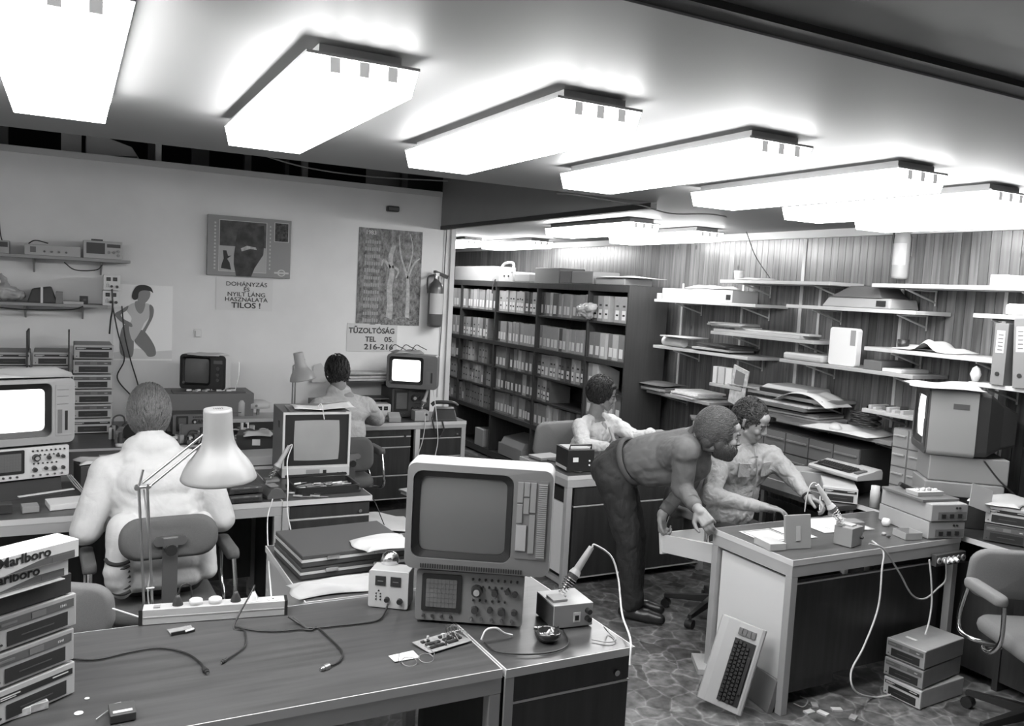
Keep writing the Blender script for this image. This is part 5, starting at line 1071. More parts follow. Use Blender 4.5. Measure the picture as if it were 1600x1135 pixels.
# electronics litter on the middle bench (things one by one)
rn = random.Random(44)
for i in range(84):
    px, py = (rn.uniform(272, 335), rn.uniform(664, 692)) if i < 46 else (rn.uniform(172, 203), rn.uniform(668, 700)) if i < 62 else (rn.uniform(372, 432), rn.uniform(664, 684)); q = at(px, py, Z=.76); k = i % 4; g_ = rn.choice([.03, .08, .3, .55, .7]); s_ = rn.uniform(.03, .09)
    q.y = min(max(q.y, 6.08), 6.36); q.x = min(q.x, 1.38)
    mb = MB(); nm = ('circuit_module', 'coil', 'relay_box', 'capacitor')[k]
    if k == 0: mb.box(0, s_, 0, s_*.7, 0, .004); mb.i = 1; mb.box(s_*.2, s_*.7, s_*.2, s_*.5, .004, .02)
    elif k == 1: mb.lathe([(.01, 0), (.024, 0), (.026, .02), (.01, .024)], 14)
    elif k == 2: mb.box(0, s_*.7, 0, s_*.5, 0, rn.uniform(.02, .09))
    else: mb.cyl((0, 0, 0), (0, 0, rn.uniform(.04, .1)), .012)
    mats = [G(g_, .5), BLACK]
    o = mb.build(nm, mats); o.location = (q.x, q.y, .7525); o.rotation_euler = (0, 0, rn.uniform(0, 3)); tag(o, 'one of the small electronic parts strewn on the bench right of the dark haired head' if False else 'one of the small electronic parts strewn behind the white jacket wearer', nm.replace('_', ' '), 'electronic parts strewn on the middle bench')
t = thing('gutted_chassis', 'opened chassis with bright modules behind the ear of the white jacket wearer', 'chassis', (at(292, 690, Y=6.1).x, 6.10, .752), R(5))
MB().box(0, .34, 0, .22, 0, .02).box(0, .34, .2, .22, .021, .10).build('frame', G(.12, .5), t); 
for i in range(8): MB().box(.02+.04*i, .045+.04*i, .03+.02*(i % 3), .10+.02*(i % 3), .0205, .04+.012*(i % 4)).build('module', G((.5, .1, .7, .25)[i % 4], .5), t)
t = thing('tape_spool_unit', 'dark round reel assembly left of the head of the white jacket wearer', 'reel unit', (at(180, 690, Y=6.12).x, 6.12, .752), R(-10))
MB().box(0, .22, 0, .18, 0, .10).build('case', G(.25, .5), t, .004); MB().cyl((.11, -.002, .10), (.11, -.03, .10), .06, n=20).build('reel', BLACK, t)
pile('loose pale sheets and board left of the head, on the middle bench', 'document_pile', 'papers', (at(176, 710, Y=5.5).x-.05, 5.5, .752), R(5), .28, .2, 3, 8, (.4, .2, .5), dt=.01)
for i in range(6):
    x = at(285+i*22, 675, Y=6.2).x; cable('one of the dark leads tangled over the parts behind the white jacket', [(x, 6.08, .76), (x+.05, 6.2, .82), (x+.12, 6.25, .80), (x+.10, 6.12, .765), (x+.02, 6.16, .79)], .006, G((.03, .3)[i % 2], .5))['group'] = 'leads tangled over the electronic parts'
# desk under the calendar: lamp, trays, small tv
YB = 6.8
pl = at(455, 650, Z=.772)
tl = thing('desk_lamp', 'second articulated lamp with pale shade beside the dark haired person', 'desk lamp', (at(455, 640, Y=6.75).x, 6.72, .753 if False else .752), 0)
bx_ = tl.location; q1 = at(458, 572, Y=6.72)-bx_; q2 = at(469, 563, Y=6.72)-bx_
MB().cyl((0, 0, 0), (0, 0, .03), .03).build('base', BLACK, tl)
MB().cyl((0, 0, .02), (q1.x, 0, q1.z), .006, n=8).cyl((.02, 0, .02), (q1.x+.02, 0, q1.z), .006, n=8).build('lower_arm', STEEL, tl); MB().cyl((q1.x, 0, q1.z), (q2.x+.03, -.03, q2.z+.01), .006, n=8).build('upper_arm', STEEL, tl)
sp_ = lamp_shade(tl, G(.42, .35)); q3 = at(473, 593, Y=6.68)-bx_; sp_.location = (q3.x, -.05, q3.z); sp_.scale = (.95, .95, 1.05); sp_.rotation_euler = (0, R(-12), 0)
# ============================================================ DESK UNDER THE CALENDAR
ZD = .7705
def onb(px, py, z=ZD): return at(px, py, Z=z)
l_ = Vector((2.42, 6.86, ZD)); x0 = at(612, 630, Y=6.84).x; x1 = at(661, 630, Y=6.84).x
zs = zat((x0, 6.84), 607)
scope('dark oscilloscope under the small lit television at the calendar wall', (x0, 6.84, ZD+.010), 0, x1-x0+.06, zs-ZD-.012, .30, .05, .05)
x0 = at(607, 580, Y=6.80).x; x1 = at(678, 580, Y=6.80).x; zt_ = zat((x0, 6.8), 553)
crt('television', 'small television with lit white screen at the calendar wall', (x0, 6.86, zs+.004), R(-30), (x1-x0)*1.06, zt_-zs-.006, .36, G(.17, .45), G(.13, .45), on=.95, panel=.25, pstyle='slots', rear=G(.025, .5), rimk=.03)
pt = (x0, 6.80, zt_)
cloth('crumpled rag and wrapping on the small lit television', 'rag', 'rag', (x0+.06, 6.84, zt_-.004), R(-8), .26, .16, .3, .018, 17)
for i in range(3): cable(('first dark lead curled on the small lit television', 'second dark lead curled on the small lit television', 'third dark lead curled on the small lit television')[i], [(x0+.03+.1*i, 6.88, zt_+.02), (x0+.08+.1*i, 6.90, zt_+.07), (x0+.14+.1*i, 6.93, zt_+.05), (x0+.2+.1*i, 6.95, zt_+.025)], .004, G(.08, .5))
p = at(586, 645, Y=6.80); psu('white power supply right of the sleeve of the dark haired person', (p.x, 6.80, ZD), R(-5), .135, .13, .15, .62, .4)
one('grey_tester', 'small grey wedge shaped tester in front of the white power supply', 'tester', MB().frus([(0, 0, 0), (.10, 0, 0), (.10, .12, 0), (0, .12, 0)], [(0, 0, .04), (.10, 0, .04), (.10, .12, .07), (0, .12, .07)]), G(.32, .5), (at(607, 648, Y=6.66).x, 6.64, ZD), R(-12), bev=.003)
p = at(647, 652, Y=6.68); t = thing('soldering_station', 'small pale soldering station on the calendar wall desk', 'soldering station', (p.x, 6.66, ZD), R(-5)); MB().box(0, .125, 0, .12, 0, .085).build('case', G(.33, .4), t, .003); knob(t, .1, .055, .010)
st, e_, d_ = iron_stand('soldering iron in its spring on the small pale station', (p.x+.085, 6.74, ZD+.0855), R(0), R(18), hl=.16, sp=.055)
ee = Vector(st.location)+e_
cable('long pale iron cord hanging before the drawers under the calendar', [ee, ee+Vector((.03, -.02, 0)), at(681, 640, Y=6.62), at(683, 662, Y=6.58), at(684, 690, Y=6.57), at(680, 712, Y=6.57)], .004, G(.6, .5))
cable('pale cord crossing the drawers under the calendar, lower left one', [at(664, 645, Y=6.60), at(664, 665, Y=6.585), at(660, 690, Y=6.575), at(652, 715, Y=6.57), at(648, 735, Y=6.57)], .004, G(.5, .5))
p = at(680, 652, Y=6.75); t = thing('telephone', 'black desk telephone at the end of the calendar wall desk', 'telephone', (2.78, 6.68, ZD), R(-18))
MB().frus([(0, 0, 0), (.21, 0, 0), (.21, .2, 0), (0, .2, 0)], [(.02, .06, .09), (.19, .06, .09), (.19, .17, .10), (.02, .17, .10)]).build('body', BLACK, t, .008); MB().tube([(-.01, .12, .115), (.03, .12, .14), (.17, .12, .14), (.22, .12, .115)], .017).build('handset', BLACK, t)
cable('coiled black cord drooping from the telephone', [(2.76, 6.66, .80), (2.74, 6.585, .76), (2.76, 6.575, .68), (2.80, 6.58, .64), (2.84, 6.58, .70), (2.83, 6.60, .775)], .007)
t = thing('desk_shelf_unit', 'low grey shelf unit with trays behind the dark haired person', 'shelf unit', (2.05, 6.92, ZD), 0); zz = zat((2.05, 6.92), 597)-ZD
MB().box(0, .02, 0, .22, 0, zz).box(.43, .45, 0, .22, 0, zz).box(0, .45, 0, .22, zz, zz+.012).box(.02, .43, 0, .22, zz*.5, zz*.5+.008).build('frame', G(.15, .5), t)
pile('pile of pale printed sheets on the shelf unit by the small lit television', 'document_pile', 'papers', (2.08, 6.90, ZD+zz+.0125), R(2), .36, .22, 6, 2, (.45, .25, .6), dt=.009)
one('metal_bin', 'grey metal bin standing behind the back of the dark haired person', 'bin', MB().box(0, .24, 0, .16, 0, .15), G(.12, .5), (1.80, 6.95, ZD), 0, bev=.003)
o = one('poster_card', 'pale torn card leaning on the wall right of the second lamp', 'card', MB().prism([(0, 0), (.12, 0), (.13, .10), (.08, .17), (.02, .15)], 0, .002), G(.55, .7), (at(487, 598, Y=7.17).x, 7.17, 1.05), 0); o.rotation_euler = (R(82), 0, 0); o.location.z = at(487, 598, Y=7.17).z
one('pencil_tray', 'flat dark tray of odds and ends at the elbow of the dark haired person', 'tray', MB().box(0, .22, 0, .12, 0, .02), G(.06, .5), (1.62, 6.66, ZD), R(4), bev=.002)
# things on the floor between the desks
for i, (x, y, z, w, d, h, g_, rz_, l) in enumerate(((1.62, 5.05, 0, .42, .34, .26, .30, -12, 'large pale box on the floor under the white sheet, right of the drawer cabinet'), (1.60, 4.62, 0, .36, .3, .40, .33, -8, 'printer shaped pale box with dark slot standing on the floor'), (2.0, 5.75, 0, .4, .3, .18, .06, 8, 'low dark box on the floor before the calendar wall drawers'), (2.45, 6.0, 0, .38, .28, .26, .34, 4, 'carton with pale label before the calendar wall drawers'))):
    one('floor_box', l, 'box', MB().box(0, w, 0, d, 0, h), G(g_, .6, n=.05, ns=5), (x, y, z), R(rz_), bev=.006)
q = bpy.data.objects['floor_box.003']; MB().box(.1, .24, -.003, -.001, .08, .2).build('sticker', G(.5, .7), q)
q = bpy.data.objects['floor_box.001']; MB().box(.12, .22, -.003, -.001, .27, .30).build('slot', BLACK, q)
cloth('wide white sheet slung over the boxes right of the drawer cabinet', 'dust_sheet', 'sheet', (1.56, 4.70, .42), R(-8), .40, .75, .5, .02, 33, drop=lambda u, v: -.04*(1-u)+.10*v)
pile('loose journals on the carton before the calendar wall drawers', 'document_pile', 'papers', (2.40, 6.0, .262), R(12), .4, .26, 3, 6, (.55, .2, .5), dt=.012)
# ============================================================ FILE RACK: top and extras
ZT = zt_rack = 2.0165
def ont(px): return at(px, 437, X=RX+.02).y
def tb(name, label, cat, pxl, pxr, h, g_, d=.3, **k):
    yl, yr = ont(pxl), ont(pxr); return one(name, label, cat, MB().box(0, d, 0, yl-yr-.004, 0, h), G(g_, .7), (RX+.03, yr, ZT), 0, **k)
tb('carton_box', 'long white carton at the far end of the rack top', 'box', 709, 768, .17, .33, bev=.004)
t = thing('portable_instrument', 'white instrument with socket holes and strap on the rack top', 'instrument', (RX+.03, ont(800), ZT), 0); w = ont(778)-ont(800); MB().box(0, .3, 0, w, 0, .11).build('case', G(.38, .5), t, .004); MB().tube([(.0, .02, .10), (.05, .1, .20), (.05, w*.9, .2), (.0, w, .10)], .014).build('carrying_strap', G(.4, .6), t)
for k in (.3, .6): MB().cyl((-.001, w*k, .06), (-.006, w*k, .06), .012).build('socket_hole', BLACK, t)
tb('parcel', 'pale wedge shaped parcel on the rack top beside the strap instrument', 'parcel', 802, 826, .09, .3, bev=.01)
tb('carton_box', 'open brown carton near the middle of the rack top', 'box', 834, 872, .15, .2, bev=.003)
tb('book_pack', 'dark bundle of pads beside the open brown carton', 'bundle', 873, 890, .12, .14, bev=.003)
tb('document_bundle', 'grey slanted document bundle on the rack top', 'bundle', 891, 925, .12, .26, bev=.01)
tb('document_bundle', 'flat pale document bundle at the near end of the rack top', 'bundle', 928, 975, .06, .34, bev=.01)
cloth('loose white papers spilling over the near end of the rack top', 'paper_sheets', 'paper', (RX+.0, 5.97, ZT+.062), 0, .38, .62, .38, .012, 41)
cable('dark strap end dangling over the top rail of the rack', [(RX-.01, ont(778), ZT+.02), (RX-.02, ont(776), ZT-.05), (RX-.02, ont(775), ZT-.14)], .008, G(.08, .6), name='strap_end', cat='strap')
BAGPOS = (RX-.02, 6.52, 1.80)
one('document_box', 'open pale case lying in the bottom compartment of the rack', 'box', MB().box(0, .34, 0, .55, 0, .13).frus([(0, 0, .131), (.3, 0, .131), (.3, .5, .131), (0, .5, .131)], [(.04, 0, .20), (.3, 0, .24), (.3, .5, .24), (.04, .5, .20)]), G(.28, .6), (RX+.0, 7.75, .10), 0, bev=.004)
one('card_box', 'small pale box at the foot of the far rack bays', 'box', MB().box(0, .3, 0, .22, 0, .2), G(.4, .6), (RX+.0, 8.7, .0915), 0, bev=.004)
for i in range(3): o = bpy.data.objects.new('magazine_file', FM[('pale', 0, 1)]); COL.objects.link(o); o.location = (RX+.03, 9.62+i*.10, .092); o.scale = (1, 1, 1.5); tag(o, '%s of three tall pale files in the bottom compartment of the rack' % ('first', 'second', 'third')[i], 'magazine file')
# ============================================================ SHELVES ON THE PLANK WALL
SX, SD = 4.46, .33
SH = {}
def shelf(key, label, px0, py0, px1, py1, g_=.42, th=.024, d=SD, brk=True):
    a, b = at(px0, py0, X=XW-d-.01), at(px1, py1, X=XW-d-.01); z = (a.z+b.z)/2; y1, y0 = a.y, b.y
    t = thing('wall_shelf', label, 'shelf', (XW-d-.01, y0, z), 0)
    MB().box(0, d, 0, y1-y0, 0, th).build('board', G(g_, .5, n=.06, ns=6), t, .002)
    if brk:
        for y in ((y1-y0)*.15, (y1-y0)*.8):
            y = max(0.03, y); MB().cyl((.05, y, -.008), (d-.008, y, -.080), .006, n=6).cyl((d-.008, y, -.1), (d-.008, y, -.002), .006, n=6).cyl((.04, y, -.007), (d-.008, y, -.007), .006, n=6).build('shelf_bracket', G(.42, .5), t)
    SH[key] = (XW-d-.01, y0, y1, z+th+.0008, d); return t
shelf('a', 'plank wall shelf carrying the long white box next to the rack', 1022, 472, 1180, 480)
shelf('b', 'highest plank wall shelf left, nearly empty, with paper cup', 1125, 441, 1296, 447)
shelf('c', 'plank wall shelf carrying the dark covered typewriter shape', 1228, 481, 1430, 492)
shelf('d', 'long upper plank wall shelf under the hanging extinguisher', 1362, 446, 1640, 459, .42)
shelf('e', 'short plank wall shelf at the edge of the picture with white unit', 1520, 497, 1640, 502, .42)
shelf('f', 'plank wall shelf with rolled paper and dark folders beside the rack', 1020, 546, 1168, 560)
shelf('g', 'plank wall shelf loaded with long boards laid along it', 1110, 522, 1270, 538, .33)
shelf('h', 'plank wall shelf carrying the upright white panel', 1217, 568, 1426, 590, .3)
shelf('i', 'plank wall shelf with small black cup and opened sheets', 1350, 546, 1553, 570, .4)
shelf('j', 'plank wall shelf carrying the two tall lever arch binders', 1512, 606, 1640, 616, .45)
shelf('k', 'low plank wall shelf with pad stacks near the rack end', 1010, 612, 1108, 636, .25)
shelf('l', 'tiny plank wall shelf with small cartons above the two men', 1108, 602, 1158, 612, .35, brk=False)
shelf('m', 'low plank wall shelf carrying a dark keyboard case over the seated person', 1168, 612, 1284, 634, .2)
shelf('n', 'wide low shelf heaped with journals above the dark drawer units', 1212, 662, 1393, 694, .15)
shelf('o', 'low plank wall shelf littered with small parts left of the large monitor', 1346, 644, 1440, 660, .35)
for i, (px, l) in enumerate(((1066, 'nearest the file rack'), (1160, 'second from the file rack'), (1252, 'rising to the ceiling moulding'), (1281, 'just right of the full height one'), (1410, 'under the hanging extinguisher'), (1573, 'beside the lever arch binders'))):
    y = at(px, 480, X=XW-.01).y; z1 = ZC-.06 if i == 2 else 2.06
    one('shelf_rail', 'pale upright shelf rail on the plank wall, %s' % l, 'shelf rail', MB().box(0, .006, 0, .03 if i == 2 else .022, 0, z1-1.15), G(.5, .5), (XW-.0065, y, 1.15), 0)
def put(key, px, d=.0, x=None):   # spot on shelf KEY at image column px
    X0, y0, y1, z, dd = SH[key]; y = at(px, 500, X=X0+.05).y
    return Vector((X0+d, min(max(y, y0), y1-.02), z))
def sbox(name, label, cat, key, pxl, pxr, h, g_, d=.26, off=.01, z=0, bev=.003, mat=None):
    a, b = put(key, pxl), put(key, pxr); return one(name, label, cat, MB().box(0, d, 0, a.y-b.y, 0, h), mat or G(g_, .6), (b.x+off, b.y, b.z+z), 0, bev=bev)
o = sbox('instrument_case', 'long white metal box on the shelf next to the rack', 'box', 'a', 1038, 1148, .095, .42); MB().box(-.001, .0, .02, .07, .02, .06).build('side_slot', BLACK, o)
cloth('loose journals lying on the long white metal box', 'journal', 'journal', put('a', 1128)+Vector((.01, 0, .097)), 0, .24, .42, .4, .02, 61)
sbox('pad', 'flat pad under the near end of the long white box', 'pad', 'a', 1027, 1037, .05, .4)
one('paper_cup', 'crumpled white paper cup on the highest left shelf', 'cup', MB().lathe([(.001, 0), (.03, 0), (.04, .07), (.038, .07), (.028, .006), (.001, .005)], 14), G(.65, .7), put('b', 1148)+Vector((.06, 0, 0)))
cloth('thin crumpled sheet next to the paper cup', 'paper_sheets', 'paper', put('b', 1190)+Vector((.02, 0, 0)), 0, .2, .28, .55, .01, 62)
t = thing('covered_typewriter', 'grey machine under a dark folded cover on the plank wall shelf', 'typewriter', put('c', 1395)+Vector((.01, 0, 0)), 0); w = put('c', 1288).y-put('c', 1395).y
MB().frus([(0, 0, 0), (.28, 0, 0), (.28, w, 0), (0, w, 0)], [(.03, .02, .065), (.28, .02, .065), (.28, w-.03, .065), (.03, w-.03, .065)]).build('case', G(.27, .5), t, .01)
MB().frus([(.02, w*.15, .066), (.28, w*.15, .066), (.28, w*.9, .066), (.02, w*.9, .066)], [(.08, w*.3, .14), (.26, w*.3, .15), (.26, w*.7, .15), (.08, w*.7, .14)]).build('cover', G(.10, .5), t, .004); MB().box(-.001, .0, .03, .10, .015, .05).build('side_vent', BLACK, t)
sbox('small_carton', 'small pale carton at the far end of the upper right shelf', 'box', 'd', 1548, 1577, .06, .5); sbox('small_carton', 'second pale carton beside it, closer to the picture edge', 'box', 'd', 1578, 1620, .055, .45)
sbox('white_unit', 'white rounded unit at the picture edge under the upper right shelf', 'unit', 'e', 1575, 1625, .06, .6, bev=.015)
o = one('paper_roll', 'thick pale roll of paper on the shelf beside the rack', 'paper roll', MB().cyl((0, 0, .04), (0, .26, .04), .038, n=18), G(.5, .7), put('f', 1072)+Vector((.05, 0, .001)))
pile('folders piled on the paper roll end by the rack', 'folder_pile', 'folders', put('f', 1090)+Vector((.0, 0, .081)), R(6), .24, .34, 2, 3, (.2, .45), dt=.006)
pile('dark open ring folders on the shelf right of the paper roll', 'folder_pile', 'folders', put('f', 1148)+Vector((.0, 0, 0)), R(-4), .26, .42, 4, 5, (.03, .3, .05), dt=.012)
sbox('plank', 'long grey board lying on the loaded shelf', 'board', 'g', 1112, 1258, .022, .35, .2); sbox('plank', 'upper thin board lying on the long grey board', 'board', 'g', 1150, 1268, .014, .42, .12, .04, .0225)
pile('stack of folders on the far end of the boards shelf', 'folder_pile', 'folders', put('g', 1165)+Vector((.03, 0, .037)), R(8), .2, .34, 4, 7, (.38, .2), dt=.009)
sbox('keyboard_case', 'rounded grey keyboard case on the shelf left of the upright panel', 'case', 'h', 1222, 1296, .05, .38, .25, bev=.015)
a_, b_ = put('h', 1302), put('h', 1345); t = thing('upright_panel', 'white rounded panel standing upright on the plank wall shelf', 'panel', Vector((b_.x+.03, b_.y, b_.z)), 0); hh = zat((b_.x, b_.y), 514)-b_.z
MB().M(Matrix(((0, 0, 1, 0), (1, 0, 0, 0), (0, 1, 0, 0), (0, 0, 0, 1)))).prism(rrect(a_.y-b_.y, hh, .02, 5, (a_.y-b_.y)/2, hh/2), 0, .05).build('panel', G(.58, .5), t, .004)
MB().box(-.002, -.0005, .01, .05, hh*.55, hh*.95).build('grey_patch', G(.22, .5), t)
sbox('small_device', 'small dark device beside the upright white panel', 'device', 'h', 1362, 1390, .06, .10); sbox('flat_book', 'flat pale book at the near end of the upright panel shelf', 'book', 'h', 1370, 1422, .022, .5, .2, z=.0 if False else .0, off=.06) if False else sbox('flat_book', 'flat pale book at the near end of the upright panel shelf', 'book', 'h', 1392, 1422, .022, .5)
one('black_cup', 'small black cup on the shelf with opened sheets', 'cup', MB().lathe([(.001, 0), (.032, 0), (.035, .06), (.032, .06), (.03, .005), (.001, .004)], 16), BLACK, put('i', 1408)+Vector((.09, 0, 0)))
cloth('opened pale journal on the black cup shelf', 'journal', 'journal', put('i', 1500)+Vector((.02, 0, 0)), R(4), .25, .42, .45, .015, 64, drop=lambda u, v: -.05*math.exp(-((v-.45)/.12)**2))
def binder(label, px, h, tilt=0, g_=.14):
    p_ = put('j', px); t = thing('lever_arch_binder', label, 'binder', (p_.x-.02, p_.y, p_.z), 0, None, tilt)
    MB().box(0, .27, 0, .075, 0, h).build('cover', G(g_, .6), t, .002); l = MB().box(-.0015, -.0004, .015, .06, h*.52, h*.88).build('spine_label', G(.5, .7), t)
    mb = MB(); 
    for i in range(5): mb.box(-.0025, -.0017, .022, .05, h*(.56+.06*i), h*(.58+.06*i))
    mb.build('spine_writing', G(.1, .7), l); MB().cyl((-.0005, .0375, h*.18), (-.004, .0375, h*.18), .012).build('finger_hole', BLACK, t)
binder('grey lever arch binder, left one of the two tall binders', 1590, .335); binder('grey lever arch binder, right one at the very edge of the picture', 1627, .37, R(-4))
for i, (px, s_) in enumerate(((1530, 1.), (1548, 1.35))): one('white_bulb', ('small white bulb shaped figure beside the binders', 'larger white bulb next to the left binder')[i], 'bulb', MB().lathe([(.001, 0), (.012*s_, .0), (.022*s_, .03*s_), (.014*s_, .055*s_), (.001, .065*s_)], 16), G(.5, .4), put('j', px-12)+Vector((.03, 0, .001)))
pile('grey pads stacked at the rack end of the low shelf', 'pad_stack', 'pads', put('k', 1055)+Vector((0, 0, 0)), R(3), .24, .40, 3, 3, (.1, .3, .12), dt=.014); cloth('bent dark sheet over the grey pad stack', 'folder', 'folder', put('k', 1052)+Vector((-.03, 0, .05)), R(4), .3, .42, .10, .012, 66)
pile('stack of white catalogues on the low shelf', 'catalogue_stack', 'catalogues', put('k', 1104)+Vector((.0, 0, 0)), R(-5), .27, .34, 4, 9, (.55, .4, .6), dt=.012)
for i in range(3): sbox('small_carton', ('left of three small upright cartons over the two men', 'middle of three small upright cartons over the two men', 'right of three small upright cartons over the two men')[i], 'box', 'l', 1122+i*12, 1132+i*12, .13, (.5, .42, .55)[i], .08)
o = one('leaflet_folder', 'tall leaflet leaning beside the three small cartons', 'leaflet', MB().box(0, .01, 0, .16, 0, .30), G(.45, .6, n=.3, ns=25), put('l', 1160)+Vector((.02, -.10, -.16)), 0); o.rotation_euler = (R(14), R(-6), 0); MB().box(-.0015, -.0005, .03, .13, .16, .27).build('printed_panel', G(.15, .6), o)
t = thing('keyboard_case', 'dark low keyboard case on the shelf above the seated person', 'case', put('m', 1278)+Vector((0, 0, 0)), 0); w = put('m', 1203).y-put('m', 1278).y; MB().box(0, .26, 0, w, 0, .03).build('base_shell', BLACK, t, .004); MB().frus([(.01, .01, .031), (.25, .01, .031), (.25, w-.01, .031), (.01, w-.01, .031)], [(.04, .03, .055), (.25, .03, .06), (.25, w-.03, .06), (.04, w-.03, .055)]).build('cover', G(.28, .5), t)
pile('flat pale papers at the far end of the keyboard case shelf', 'document_pile', 'papers', put('m', 1200)+Vector((0, 0, 0)), 0, .25, .3, 2, 12, (.5, .3), dt=.007)
for i in range(3): pile(('lowest of the long dark folder piles on the journal shelf', 'middle of the long dark folder piles on the journal shelf', 'upper folder pile topped by a bent sheet on the journal shelf')[i], 'folder_pile', 'folders', put('n', 1300-i*6)+Vector((.0, 0, .0+.042*i)), R(2*i), .28, .60, 2, 20+i, ((.15, .25), (.3, .1), (.1, .45))[i], dt=.016)
cloth('bent open journal arching over the folder piles', 'journal', 'journal', put('n', 1312)+Vector((-.02, 0, .13)), R(3), .28, .45, .5, .01, 67, drop=lambda u, v: -.07*math.sin(min(1, max(0, 1-v))*PI))
cloth('white magazines fanned out on the near end of the journal shelf', 'magazine', 'magazine', put('n', 1392)+Vector((-.06, 0, .0)), R(6), .34, .5, .40, .02, 68)
one('dark_cable_heap', 'heap of dark leads on the near end of the journal shelf', 'cable heap', MB().tube([(.13+.1*math.cos(i*1.9)*(1-.01*i), .17+.13*math.sin(i*1.9+.4), .03+.003*i) for i in range(26)], .007, 6, 5), BLACK, put('n', 1388)+Vector((.0, 0, .025)))
one('white_dome', 'small white dome shaped part on the journal shelf', 'dome', MB().lathe([(.001, .05), (.02, .045), (.04, .025), (.045, 0), (.001, 0)][::-1], 18), G(.42, .5), put('n', 1330)+Vector((-.01, 0, .001)))
rn = random.Random(71)
for i in range(12): sbox('small_part', 'one of the small parts littering the low shelf left of the large monitor', 'part', 'o', 1350+i*7, 1355+i*7, rn.uniform(.01, .035), rn.choice([.1, .35, .5]), rn.uniform(.05, .2), rn.uniform(0, .1), bev=0)['group'] = 'small parts on the low shelf'
p = at(1405, 437, X=XW-.1); extinguisher('pale fire extinguisher hanging high on the plank wall', (p.x-.0, p.y, p.z), .5, .35, .76); bpy.data.objects['fire_extinguisher.001'].rotation_euler = (0, 0, R(-90))
# ============================================================ BENCH ALONG THE PLANK WALL
ZB = .7515
# drawer cabinets of small parts: openings face -x
def drawers(label, y0, y1, z0, z1, nc, nr, x=4.42, d=.30, g_=.10, body=.03):
    t = thing('parts_cabinet', label, 'parts cabinet', (x, y0, z0), 0); w, h = y1-y0, z1-z0
    MB().box(0, d, 0, w, 0, h).build('body', G(body, .5), t, .003)
    for j in range(nr):
        for i in range(nc):
            a, b, c, e = i*w/nc+.005, (i+1)*w/nc-.005, j*h/nr+.005, (j+1)*h/nr-.005
            q = MB().box(-.006, -.0005, a, b, c, e).build('drawer', G(g_, .4), t); MB().box(-.018, -.0065, a+.01, b-.01, c+(e-c)*.62, c+(e-c)*.70).build('drawer_pull', G(g_*1.4, .4), q)
    return t
A = at(1256, 690, X=4.42); B = at(1370, 700, X=4.42)
drawers('dark cabinet of small drawers under the journal shelf', 3.62, 4.66, ZB, 1.035, 5, 2, g_=.11)
A = at(1394, 700, X=4.44); B = at(1446, 700, X=4.44)
drawers('grey cabinet of small drawers beside the large monitor', B.y, A.y, ZB, zat((4.44, A.y), 668), 2, 4, 4.44, .28, .22, .12)
# scope and papers before the person in the lab coat
p = at(1040, 665, X=4.28)
scope('small pale oscilloscope on the bench beside the person in the lab coat', (4.24, 5.02, ZB+.10), R(-38), .21, .15, .22, .42, .12, small=True)
one('flat_tray', 'dark folder lying on the small pale oscilloscope', 'folder', MB().box(0, .28, 0, .20, 0, .015), G(.10, .5), (4.22, 5.02, ZB+.2515), R(-36), bev=.002)
t = thing('open_case', 'open light rimmed instrument case behind the lab coat sleeve', 'instrument case', (3.92, 5.235, .752) if False else (3.62, 4.88, .752), R(10)); MB().box(0, .34, 0, .24, 0, .06).build('tray', G(.5, .5), t, .003); MB().box(.02, .32, .02, .22, .0605, .062).build('inner_panel', G(.03, .5), t)
one('flat_unit', 'flat dark unit under the small pale oscilloscope on the bench', 'unit', MB().box(0, .26, 0, .24, 0, .088), G(.06, .5), (4.225, 5.03, ZB+.0), R(-38), bev=.003)
# black case with handle on the middle desk corner
a, rz_, w = at(887, 744, Z=.752), R(-6), .33
a = at(890, 741, Z=.752); b = at(932, 740, Z=.752)
t = thing('portable_instrument', 'black instrument with pale stripes and handle on the middle desk corner', 'instrument', a+Vector((.01, .05, 0)), R(-8)); w = (b-a).length; h_ = zat(a, 706)-.752
MB().box(0, w, 0, .20, 0, h_).build('case', BLACK, t, .003); MB().box(-.003, -.0005, .01, .19, .01, .03).build('side_stripe', G(.55, .5), t); MB().box(.01, w-.01, .03, .18, h_+.0005, h_+.004).build('top_plate', G(.42, .5), t)
MB().tube([(w*.1, .02, h_), (w*.1, .01, h_+.03), (w*.9, .01, h_+.03), (w*.9, .02, h_)], .006, smooth=0).build('carrying_handle', BLACK, t); MB().box(w*.2, w*.4, -.002, -.0005, h_*.45, h_*.65).build('sticker', G(.7, .6), t)
for z in (.3, .5): MB().cyl((w*.82, -.0005, h_*z), (w*.82, -.006, h_*z), .006).build('socket', G(.7, .4), t)
cable('black lead looping on the middle desk left of the black instrument', [(2.95, 5.0, .757), (3.0, 4.80, .76), (2.93, 4.68, .757), (2.98, 4.60, .757), (3.0, 4.75, .757)], .005)
one('flat_meter', 'flat grey meter at the far corner of the middle desk', 'meter', MB().box(0, .2, 0, .15, 0, .02), G(.25, .5), (2.90, 5.0, .752), R(8), bev=.003)
